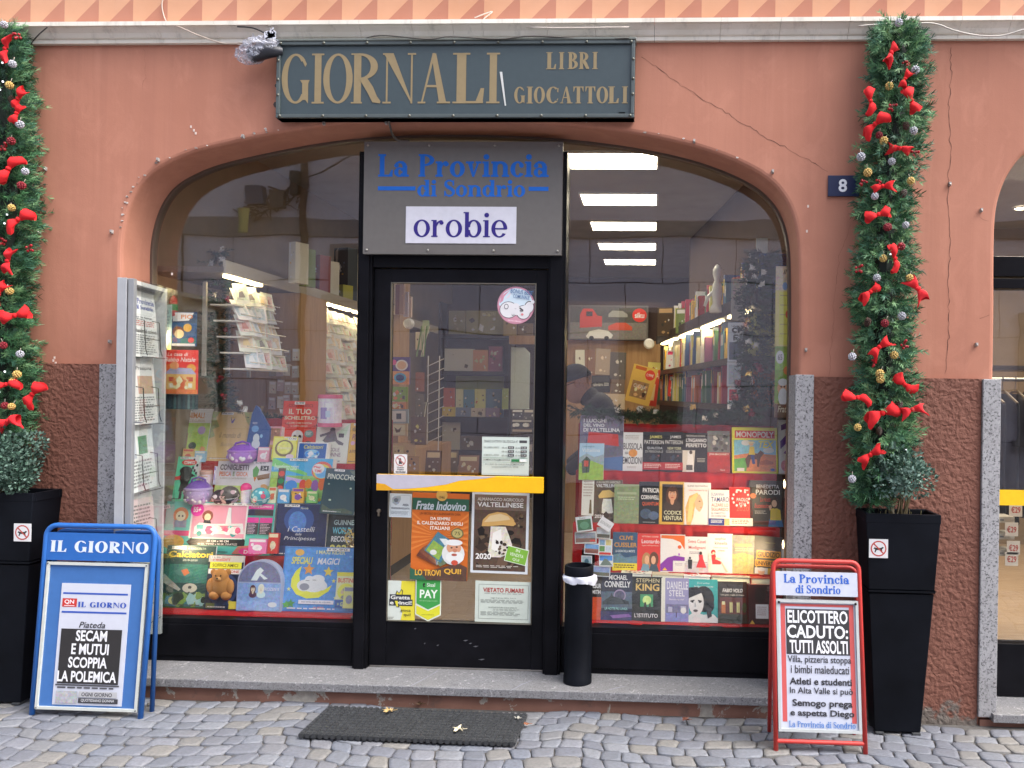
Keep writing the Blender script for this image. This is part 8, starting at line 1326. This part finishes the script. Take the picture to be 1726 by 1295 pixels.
dk('calendar_poster', 'tall orange poster with sun rays and a fan of calendar pages', 'poster', D4(320, 180, 655, 692), [('r', 0, .06, 1, .2, '31614a')]+[('p', [(.5, .55), (.5+1.2*cos(2*pi*i/22), .55+1.2*sin(2*pi*i/22)*.66), (.5+1.2*cos(2*pi*(i+.5)/22), .55+1.2*sin(2*pi*(i+.5)/22)*.66)], 'e08a42') for i in range(0)]
   + [('p', [(.5, .5), (0, .22+.07*i), (0, .25+.07*i)], 'dd8038') for i in range(7)]+[('p', [(.5, .5), (1, .25+.07*i), (1, .22+.07*i)], 'dd8038') for i in range(7)]
   + [('p', [(0, .17), (.3, .155), (.62, .19), (1, .2), (1, .17), (.6, .12), (.3, .1), (0, .12)], '31614a'), ('e', .52, .025, .1, .065, 'd8b05a'), ('t', '1946', .47, .03, .57, .065, '6a4a20', 'b'), ('t', 'Frate Indovino', .07, .095, .95, .195, 'c3ccd0', 'Bi'), ('t', 'UN SECOLO DI CALENDARI IN CASA', .14, .225, .86, .25, '6a3818'), ('t', 'DA SEMPRE', .33, .275, .68, .31, 'efe4d0', 'B'), ('t', 'IL CALENDARIO DEGLI', .1, .325, .9, .365, 'efe4d0', 'B'), ('t', 'ITALIANI', .33, .38, .67, .42, 'efe4d0', 'B'), ('e', .81, .455, .11, .06, '6a6a44'), ('e', .81, .455, .09, .048, 'b8a868'), ('t', '75', .76, .435, .86, .475, '5a5a34', 'b')]
   + fan+[('p', [(.24, .66), (.47, .44), (.76, .56), (.53, .8)], '4a7a8a', 'picture'), ('p', [(.27, .66), (.4, .54), (.6, .63), (.5, .77)], '8aa84a', 'picture'), ('p', [(.5, .52), (.62, .52), (.7, .56), (.6, .6)], 'd8dcd8'), ('e', .4, .68, .06, .03, 'd8d8d0'), ('e', .75, .69, .2, .13, 'dcdcd8'), ('e', .76, .62, .13, .07, 'd49a78'), ('e', .76, .56, .15, .035, 'e4e4e0'), ('e', .78, .73, .16, .07, 'e6e6e2'), ('e', .72, .62, .02, .008, '2a2a2a'), ('e', .81, .61, .02, .008, '2a2a2a'), ('e', .78, .65, .04, .022, 'c88468'), ('e', .77, .7, .05, .015, 'b05a4a'), ('p', [(.0, .88), (.3, .9), (.6, .84), (.86, .8), (1, .84), (1, 1), (0, 1)], '5a4034', 'picture'), ('p', [(0, .86), (.2, .93), (.3, 1), (0, 1)], '31614a'), ('e', .78, .79, .06, .03, 'c8503a'), ('t', 'LO TROVI', .09, .88, .54, .95, 'e6b040', 'B'), ('t', 'QUI!', .6, .86, .9, .93, 'e6b040', 'B')], 'cf6a24', roll=.8, seed=4)
dk('almanac_poster', 'white bordered poster of a big mushroom with a yellow cap', 'poster', D4(674, 176, 1012, 654), [('r', .045, .03, .955, .97, '5a4638', 'picture'), ('r', .045, .03, .955, .22, '7a6656', 'picture'), ('rnd', .05, .4, .95, .96, 44, ['3a2c22', '2a2018', '4a3a2c', '1c1612', '6a5240']), ('p', [(.3, .72), (.33, .55), (.34, .42), (.6, .42), (.66, .52), (.72, .64), (.7, .74), (.52, .8), (.36, .8)], 'd8cfbe', 'picture'), ('p', [(.36, .7), (.38, .5), (.52, .45), (.54, .6), (.48, .74)], 'ece8de'), ('p', [(.18, .42), (.2, .34), (.3, .27), (.45, .24), (.6, .25), (.72, .31), (.78, .38), (.76, .41), (.55, .4), (.3, .42)], 'cfa35e'), ('p', [(.22, .37), (.32, .29), (.5, .26), (.64, .29), (.68, .33), (.4, .36)], 'dcc190'), ('rnd', .42, .58, .66, .78, 16, ['4a3a2c', '6a5a4a', '2a2018']), ('rnd', .72, .24, .95, .48, 18, ['4a382a', '6a5440', '2a1e16', '8a745c']),
   ('t', 'ALMANACCO AGRICOLO', .1, .065, .9, .105, 'd6d0c6', 'B'), ('t', 'VALTELLINESE', .1, .12, .9, .18, 'e8e5de', 'B'), ('t', '2020', .09, .755, .36, .825, 'f2efe8', 'B'), ('ln', .1, .9, .9, .935, 2, 'c8c0b4')], 'd5d9da', roll=.6, seed=6)
dk('for_sale_sticker', 'small green tilted sticker with white capitals on the mushroom poster', 'sticker', D4(871, 500, 1002, 594), [('r', .03, .04, .97, .96, '7db23c'), ('t', 'IN', .42, .1, .6, .28, 'e4ecd4', 'b'), ('t', 'VENDITA', .18, .38, .82, .58, 'e4ecd4', 'b'), ('t', 'QUI', .36, .68, .66, .87, 'e4ecd4', 'b')], 'e0e6d4', roll=13, dy=.004)
dk('lottery_sticker', 'yellow and white sticker with a hand drawn fist and bold letters', 'sticker', D4(178, 697, 346, 934), [('p', [(.52, 0), (1, 0), (1, 1), (.5, 1), (.56, .8), (.42, .55), (.5, .25)], 'ddd03a'), ('p', [(.3, .36), (.36, .24), (.44, .3), (.52, .2), (.58, .25), (.56, .36)], '3a3a34'), ('p', [(.33, .37), (.38, .27), (.44, .33), (.52, .23), (.55, .27), (.53, .36)], 'ddd03a'), ('r', .12, .34, .86, .5, '2a2e38'), ('r', .1, .46, .92, .62, '2a2e38'), ('p', [(.28, .5), (.36, .66), (.46, .66), (.44, .5)], '2a2e38'), ('t', 'Gratta', .15, .365, .83, .46, 'e4e4dc', 'B'), ('t', 'e vinci!', .13, .495, .89, .59, 'e4e4dc', 'B'), ('p', [(.3, .5), (.36, .64), (.42, .64), (.4, .5)], 'ddd03a'), ('t', 'gioca', .5, .7, .86, .78, '3a3a34', 'b'), ('t', 'qui!', .62, .8, .86, .89, '3a3a34', 'b'), ('ln', .06, .9, .3, .96, 2, '8a8a84')], 'cfd6cc')
x0, y0, x1, y1 = D4(347, 640, 502, 937); a_ = P((x0+x1)/2, y1, Yd+.006); w_ = (x1-x0)*K(Yd); h = (y1-y0)*K(Yd); m_ = MB()
m_.prism([(-w_/2, h*.13), (0, 0), (w_/2, h*.13), (w_/2, h*.98), (0, h*.855), (-w_/2, h)], 0, .001, 'print', 'dbe2d2')
items_to(m_, [('p', [(.04, .05), (.5, .165), (.96, .05), (.96, .64), (.5, .76), (.04, .64)], '3f9a48'), ('p', [(.04, .68), (.5, .79), (.96, .67), (.96, .85), (.5, .97), (.04, .85)], 'd9d534'), ('p', [(.28, .25), (.34, .22), (.38, .25), (.34, .28), (.38, .31), (.3, .31)], '22301f'), ('t', 'Sisal', .44, .225, .76, .3, 'dde8d8', 'b'), ('t', 'PAY', .17, .36, .87, .53, 'e6efe0', 'B'), ('t', 'Qui puoi pagare tutto', .16, .57, .86, .6, 'a8d0a0'), ('t', 'www.sisalpay.it', .24, .85, .74, .875, '8a8a34')], w_, h, 0, -w_/2, 0)
tag(m_.build('payment_sticker', None, a_), 'green and yellow arrow shaped payment sticker with white letters', 'sticker', 'papers on the door glass')
dk('no_smoking_notice', 'pale no smoking sheet with red heading low on the door', 'notice', D4(700, 701, 1034, 943), [('r', .06, .08, .94, .09, '7a8078'), ('r', .06, .91, .94, .92, '7a8078'), ('r', .06, .08, .066, .92, '7a8078'), ('r', .934, .08, .94, .92, '7a8078'), ('t', 'VIETATO FUMARE', .14, .16, .86, .27, 'b0443e', 'B'), ('ln', .16, .29, .84, .32, 1, '9aa098'), ('t', "Legge 16 gennaio 2003 n. 3 art. 51", .28, .39, .72, .425, '6a706a'), ('ln', .1, .45, .9, .54, 3, '9aa098'), ('t', 'SANZIONI DA EURO 27,50 A EURO 275', .24, .62, .74, .655, '6a706a'), ('ln', .32, .67, .84, .72, 2, '9aa098'), ('ln', .1, .74, .9, .84, 3, '9aa098')], 'c9d2c6', roll=.4)
# ------------------------------------------------------------------ lit spot lamps at the ends of the window
def spotlamp(px, py, Y, sgn, lab, energy):
    p = P(px, py, Y); t_ = empty('spot_lamp', p, lab, 'spot lamp', 'spot lamps in the window'); M_ = Matrix.Rotation(sgn*pi/2, 4, 'Y'); m_ = MB()
    m_.lathe([(0, -.05), (.014, -.048), (.018, -.03), (.024, 0), (.026, .012), (.022, .012)], 'satin', 'd8d6d0', 18, M_); m_.tube([(-sgn*.045, 0, 0), (-sgn*.06, .01, 0)], .006, 'satin', 'c8c6c0', 8); m_.build('lamp_housing', t_, smooth=40)
    m_ = MB(); m_.ball((sgn*.004, 0, 0), .02, 'spot light', 'ffffff', 12, 8, (.6, 1, 1)); m_.build('bulb', t_, smooth=True)
    l = bpy.data.lights.new('lamp_light', 'SPOT'); l.energy = energy; l.color = (1, .74, .45); l.spot_size = R_(150); l.spot_blend = .8; l.shadow_soft_size = .03
    o = bpy.data.objects.new('lamp_light', l); COL.objects.link(o); o.parent = t_; o.location = (sgn*.03, -.0, 0); o.rotation_euler = Vector((-sgn, -.35, -.05)).to_track_quat('Z', 'Y').to_euler()
for px, py, sgn, lab in ((262, 572, 1, 'lit spot lamp at the left edge of the window above the red calendar'), (262, 918, 1, 'lit spot lamp low at the left edge of the window'), (1326, 816, -1, 'white spot lamp at the right edge beside the second row of books'), (1324, 918, -1, 'white spot lamp at the right edge beside the third row of books')): spotlamp(px, py, .285, sgn, lab, SPOT_W*(.45 if sgn > 0 else 1))
# ------------------------------------------------------------------ man inside the shop
def skinbody(name, verts, edges, radii, parent, col, mat='cloth', loc=(0, 0, 0), sub=2, root=0):
    me = bpy.data.meshes.new(name); me.from_pydata([tuple(v) for v in verts], edges, []); o = bpy.data.objects.new(name, me); COL.objects.link(o); o.parent = parent; o.location = loc
    s = o.modifiers.new('skin', 'SKIN'); s.use_smooth_shade = True
    for i, v in enumerate(me.skin_vertices[0].data): r = radii[i]; v.radius = (r, r) if not hasattr(r, '__len__') else r; v.use_root = i == root
    if sub: m = o.modifiers.new('sub', 'SUBSURF'); m.levels = m.render_levels = sub
    mm = bpy.data.materials.new(name+' surface'); mm.use_nodes = True; b = mm.node_tree.nodes['Principled BSDF']; n = noise(mm.node_tree, objco(mm.node_tree), 25, 5)
    c = lin(col); mm.node_tree.links.new(ramp(mm.node_tree, n, [(.3, tuple(x*.85 for x in c[:3])), (.7, tuple(x*1.12 for x in c[:3]))]), b.inputs['Base Color']); b.inputs['Roughness'].default_value = .8 if mat == 'cloth' else .5
    me.materials.append(mm); return o
YM = 1.35; hp = P(968, 648, YM); man = empty('person', (hp.x+.06, YM, ZS), 'man in a black cap and dark jacket looking down behind the books', 'person')
hz = hp.z-ZS; F = Vector((-1, -.1, 0)).normalized(); S = Vector((.1, -1, 0)).normalized()   # faces left in the picture
def Q(f, s, z): return F*f+S*s+Vector((0, 0, z))
TB = -.12
sh = hz-.14
V = [v+F*TB for v in [Q(0, 0, .95), Q(0, 0, 1.15), Q(-.01, 0, sh-.05), Q(.06, 0, sh+.045), Q(.13, 0, sh+.09), Q(-.01, .2, sh-.02), Q(.03, .25, sh-.28), Q(.22, .2, sh-.42), Q(-.01, -.2, sh-.02), Q(.03, -.25, sh-.28), Q(.22, -.2, sh-.42), Q(0, .1, .85), Q(.02, .11, .47), Q(0, .12, .06), Q(.14, .13, .03), Q(0, -.1, .85), Q(.02, -.11, .47), Q(0, -.12, .06), Q(.14, -.13, .03)]]
E_ = [(0, 1), (1, 2), (2, 3), (3, 4), (2, 5), (5, 6), (6, 7), (2, 8), (8, 9), (9, 10), (0, 11), (11, 12), (12, 13), (13, 14), (0, 15), (15, 16), (16, 17), (17, 18)]
skinbody('jacket_and_trousers', V, E_, [.16, .16, .16, .085, .07, .085, .06, .048, .085, .06, .048, .1, .07, .055, .04, .1, .07, .055, .04], man, '16171a')
# head: one continuous skin-coloured surface with brow, nose, lips, chin and ears
def headmesh():
    m_ = MB(); n, k = 28, 22; vs = []
    for i in range(k+1):
        v = i/k; z = -.125+.245*v
        for j in range(n):
            a = 2*pi*j/n; c, s = cos(a), sin(a)
            prof = (max(0, 1-((v-.55)/.56)**2))**.5; w_ = .076*prof*(1-.25*max(0, .45-v)); d = (.098 if c < 0 else .09)*prof
            f = c*d; q = s*w_
            if v < .3: f += .02*(1 if c > 0 else -.2)*max(0, c)*(1-abs(v-.12)/.2 if abs(v-.12) < .2 else 0); 
            fc = max(0, c)**14
            if .36 < v < .58: f += .030*fc*(1-((v-.42)/.16)**2 if v < .58 and ((v-.42)/.16)**2 < 1 else 0)
            if abs(v-.62) < .05: f += .008*max(0, c)**3*(1-abs(v-.62)/.05)
            if abs(v-.55) < .04: f -= .010*max(0, c)**3*(1 if abs(s) > .15 else 0)*(1-abs(v-.55)/.04)
            if abs(v-.29) < .03: f += .006*max(0, c)**8
            if abs(v-.23) < .025: f += .006*max(0, c)**8
            vs.append(Vector((f, q, z)))
    m_.add(vs, [(i*n+j, i*n+(j+1) % n, (i+1)*n+(j+1) % n, (i+1)*n+j) for i in range(k) for j in range(n)]+[tuple(range(n))[::-1], tuple(k*n+j for j in range(n))], 'satin', 'c08a6c')
    for sg in (-1, 1): m_.ball((-.008, sg*.074, .0), .03, 'satin', 'b87e62', 10, 7, (.65, .3, 1)); 
    return m_
hd = headmesh(); ho = hd.build('head', man, Q(.05, 0, hz-.0), smooth=True)
ho.rotation_euler = Matrix((( F.x, S.x, 0), (F.y, S.y, 0), (0, 0, 1))).to_euler(); ho.rotation_euler.rotate_axis('Y', .32)
for sg in (-1, 1):
    e = MB(); e.ball((.078, sg*.03, .008), .011, 'gloss', 'e8e4e0', 8, 6); e.ball((.087, sg*.03, .006), .005, 'gloss', '2a1c14', 6, 4); e.build('eye', ho, smooth=True)
g = MB()
for sg in (-1, 1): g.tube([(.1, sg*.034+.024*cos(2*pi*i/16), .004+.017*sin(2*pi*i/16)) for i in range(16)], .002, 'gloss', '1a1a1c', 6, closed=True); g.tube([(.1, sg*.058, .01), (.0, sg*.078, .014)], .002, 'gloss', '1a1a1c', 6)
g.tube([(.1, -.01, .008), (.104, 0, .011), (.1, .01, .008)], .002, 'gloss', '1a1a1c', 6); g.build('glasses', ho)
g = MB(); n, k = 28, 9; vs = [(.108*cos(2*pi*j/n)*math.sqrt(1-(i/k)**2*.98)-.006, .088*sin(2*pi*j/n)*math.sqrt(1-(i/k)**2*.98), .035+.1*(i/k)) for i in range(k+1) for j in range(n)]
g.add(vs, [(i*n+j, i*n+(j+1) % n, (i+1)*n+(j+1) % n, (i+1)*n+j) for i in range(k) for j in range(n)], 'cloth', '131416'); g.lathe([(.106, .028), (.112, .034), (.112, .058), (.106, .062)], 'cloth', '1a1b1e', 28, Matrix.Translation((-.006, 0, 0)), 1, .83)
g.add([(.085, -.06, .045), (.1, -.02, .05), (.1, .02, .05), (.085, .06, .045), (.135, .04, .038), (.15, .0, .036), (.135, -.04, .038)], [(0, 1, 2, 3, 4, 5, 6)], 'cloth', '131416'); g.build('cap', ho, smooth=40)
g = MB(); rnd = random.Random(2)
for i in range(160):
    a = rnd.uniform(1.7, 4.6); z = rnd.uniform(-.04, .04); c = (.092*cos(a)-.004, .078*sin(a), z); g.add([(c[0], c[1], c[2]), (c[0]*1.04, c[1]*1.04+.004, c[2]-.012), (c[0]*1.04, c[1]*1.04, c[2]-.02)], [(0, 1, 2)], 'cloth', rnd.choice(('5a5654', '7a7674', '3a3836')))
g.build('hair', ho)
def hand(sg):
    o = Q(.22+TB, sg*.2, sh-.42); V = [o, o+Q(.05, -sg*.005, -.02), o+Q(.09, -sg*.005, -.035)]; E_ = [(0, 1), (1, 2)]; Rr = [.03, (.036, .018), (.034, .015)]
    for i, (dz, L) in enumerate(((-.028, .07), (-.009, .078), (.01, .074), (.028, .058))):
        b = o+Q(.1, dz, -.038); n0 = len(V); V += [b, b+Q(L*.5, 0, -.02), b+Q(L*.8, 0, -.045)]; E_ += [(2, n0), (n0, n0+1), (n0+1, n0+2)]; Rr += [.0095, .009, .0075]
    n0 = len(V); b = o+Q(.045, -sg*.034, -.012); V += [b, b+Q(.03, -sg*.02, -.012), b+Q(.055, -sg*.022, -.024)]; E_ += [(1, n0), (n0, n0+1), (n0+1, n0+2)]; Rr += [.012, .0105, .0085]
    skinbody('hand', V, E_, Rr, man, 'c08a6c', 'skin', root=1, sub=1)
hand(1); hand(-1)
# ------------------------------------------------------------------ clothes shop at the right edge
xa2, xb2 = x2-.01, 2*mid2-x2+.01
for o_ in (1,):
    b = empty('clothes_shop_front', (0, 0, 0), 'neighbouring clothes shop window cut by the right edge', 'shop front')
    m_ = MB(); zt2 = P(1700, 434, .2).z; zt3 = P(1700, 488, .2).z; zb2 = P(1700, 1083, .2).z
    m_.box(x2+.002, xb2, .17, .26, zt3+.06, zt2, 'black lacquer'); m_.box(x2+.002, xb2, .165, .255, zt3, zt3+.05, 'black lacquer'); m_.box(x2+.002, x2+.03, .17, .26, ZS-.04, zt3, 'black lacquer'); m_.box(xb2-.05, xb2, .17, .26, ZS-.04, zt3, 'black lacquer'); m_.box(x2+.03, xb2-.05, .175, .25, ZS-.04, zb2, 'black lacquer'); m_.box(mid2-.5, mid2-.42, .168, .262, ZS-.04, zt3, 'black lacquer'); m_.build('window_frame', b, bevel=.003)
    inn2 = offset(ar2, -.01); top = clip(inn2, x2+.012, xb2-.03, zt2); poly = [(x2+.013, zt2), (xb2-.03, zt2)]+top[::-1]
    A = sum(poly[i][0]*poly[(i+1) % len(poly)][1]-poly[(i+1) % len(poly)][0]*poly[i][1] for i in range(len(poly))); poly = poly if A > 0 else poly[::-1]
    m_ = MB(); m_.prism(poly, .2, .206, 'window glass', side=False); m_.prism([(x2+.03, zb2), (mid2-.5, zb2), (mid2-.5, zt3), (x2+.03, zt3)], .2, .206, 'window glass', side=False); m_.prism([(mid2-.42, zb2), (xb2-.05, zb2), (xb2-.05, zt3), (mid2-.42, zt3)], .2, .206, 'window glass', side=False); m_.build('glass_pane', b)
    m_ = MB(); ya, yb__ = P(1700, 826, .19).z, P(1700, 852, .19).z; m_.box(x2+.03, mid2-.5, .19, .194, yb__, ya, 'satin', 'f0c018'); m_.build('yellow_stripe', b)
    m_ = MB(); zs2 = ZS-.04; zc2 = 3.3; m_.box(x2-.02, x2-.01, .3, 4.5, zs2, zc2, 'warm white wall'); m_.box(xb2+.3, xb2+.4, .3, 4.5, zs2, zc2, 'warm white wall'); m_.box(x2-.02, xb2+.4, 4.5, 4.6, zs2, zc2, 'warm white wall')
    oo = [(x2-.02, zs2)]+offset(ar2, .03)[:]+[(xb2+.4, zs2), (xb2+.4, zc2), (x2-.02, zc2)]; m_.prism(oo[:1]+oo[1:], .297, .3, 'warm white wall', side=False); m_.build('interior_wall', b)
    m_ = MB(); m_.box(x2-.02, xb2+.4, .3, 4.6, zc2, zc2+.1, 'ceiling paint'); m_.build('ceiling', b); m_ = MB(); m_.box(x2-.02, xb2+.4, .9, 4.6, zs2-.1, zs2-.002, 'pale floor boards'); m_.build('floor', b)
for i, (x, y, lab) in enumerate(((1722, 350, 'small round downlight at the very top of the clothes shop'), (1693, 397, 'small round downlight lower on the ceiling of the clothes shop'))):
    d = P(x, y, 2.0); dd = d-Vector((0, -CAMD, CAMH)); t = (3.3-.004-CAMH)/dd.z; q = Vector((0, -CAMD, CAMH))+dd*t; t_ = empty('downlight', q, lab, 'ceiling lamp', 'downlights in the clothes shop')
    m_ = MB(); m_.lathe([(0, 0), (.06, 0), (.06, -.006), (0, -.008)], 'panel light', n=18); m_.build('lamp_disc', t_); m_ = MB(); m_.lathe([(.06, .0), (.075, 0), (.075, -.01), (.06, -.012)], 'satin', 'd8d4cc', 18); m_.build('trim_ring', t_)
l = bpy.data.lights.new('shop_lamp', 'AREA'); l.energy = 55; l.size = 1.2; l.color = (1, .85, .65); o = bpy.data.objects.new('shop_lamp', l); COL.objects.link(o); o.location = (mid2, 1.8, 3.25)
# rail with dark garments on hangers
Yh = .95; za_ = P(1700, 640, Yh).z; t_ = empty('clothes_rail', (x2+.05, Yh, zs2), 'steel clothes rail holding dark garments in the neighbouring shop', 'clothes rail'); m_ = MB(); m_.tube([(0, 0, za_-zs2), (1.5, 0, za_-zs2)], .012, 'metal', 'a8a49c', 10); m_.tube([(.03, 0, 0), (.03, 0, za_-zs2)], .012, 'metal', 'a8a49c', 10); m_.tube([(1.47, 0, 0), (1.47, 0, za_-zs2)], .012, 'metal', 'a8a49c', 10); m_.build('frame', t_)
rnd = random.Random(6)
for i in range(12):
    x = x2+.07+.075*i; c = ('2a2622', '14181c', '181a20', '101418', '1e2226', '14181c')[i % 6]
    g = empty('garment', (x, Yh, za_), ('brown coat on the first hanger by the jamb', 'black jacket on a hanger of the clothes rail', 'black jacket on a hanger of the clothes rail')[min(i, 2)], 'garment', None if i == 0 else 'black jackets on the clothes rail')
    m_ = MB(); m_.tube([(0, 0, .012), (.0, -.012, .02), (0, -.014, 0), (0, 0, -.03), (0, -.0, -.06)], .0025, 'metal', '8a8884', 6); m_.tube([(0, -.2, -.14), (0, -.03, -.07), (0, .03, -.07), (0, .2, -.14)], .008, 'satin', '6a5a44', 6); m_.build('hanger', g)
    m_ = MB(); n = 16; vs = []; L = rnd.uniform(.62, .75)
    for k, (z, d, w_) in enumerate(((-.085, .05, .018), (-.11, .14, .024), (-.15, .22, .03), (-.3, .23, .034), (-.12-L*.6, .22, .032), (-.12-L, .24, .036))):
        for j in range(n): a = 2*pi*j/n; vs.append((w_*cos(a)*(1+.2*sin(5*a+i)), d*sin(a), z+rnd.uniform(-.004, .004)))
    m_.add(vs, [(k*n+j, k*n+(j+1) % n, (k+1)*n+(j+1) % n, (k+1)*n+j) for k in range(5) for j in range(n)], 'cloth', c); m_.build('cloth', g, smooth=True)
m_ = MB(); za3 = P(1700, 625, 1.2).z; m_.box(x2+.02, x2+1.4, 1.15, 1.4, za3, za3+.03, 'satin', '5a5248'); tag(m_.build('wall_shelf'), 'dark grey shelf above the clothes rail in the neighbouring shop', 'shelf')
# price cards and grey strips standing in the window
for i, (y, s) in enumerate(((861, 22), (894, 25), (925, 23), (944, 20))):
    p = P(1708+(i % 2)*-3+(i == 0)*4, y+10, .33); m_ = MB(); m_.box(-.033, .033, 0, .003, 0, .07, 'paper', 'd8c8b4'); put_text(m_, '€29', -.024, .018, .024, .052, -.0006, 'print', 'b8382c', 'B'); tag(m_.build('price_card', None, p), ('price card in red figures nearest the yellow stripe', 'second price card below the yellow stripe', 'third price card below the yellow stripe', 'lowest price card below the yellow stripe')[i], 'price card', 'price cards in the clothes shop')
for i, y in enumerate((873, 901, 929)):
    p = P(1682, y+8, .36); m_ = MB(); m_.box(-.06, .085, 0, .12, 0, .03, 'paper', 'b8b0a0'); m_.box(.01, .03, -.0006, 0, .01, .018, 'print', '6a6a6a'); tag(m_.build('price_rail', None, p), ('topmost pale ledge strip behind the price cards', 'middle pale ledge strip behind the price cards', 'lowest pale ledge strip behind the price cards')[i], 'ledge', 'ledges in the clothes shop')
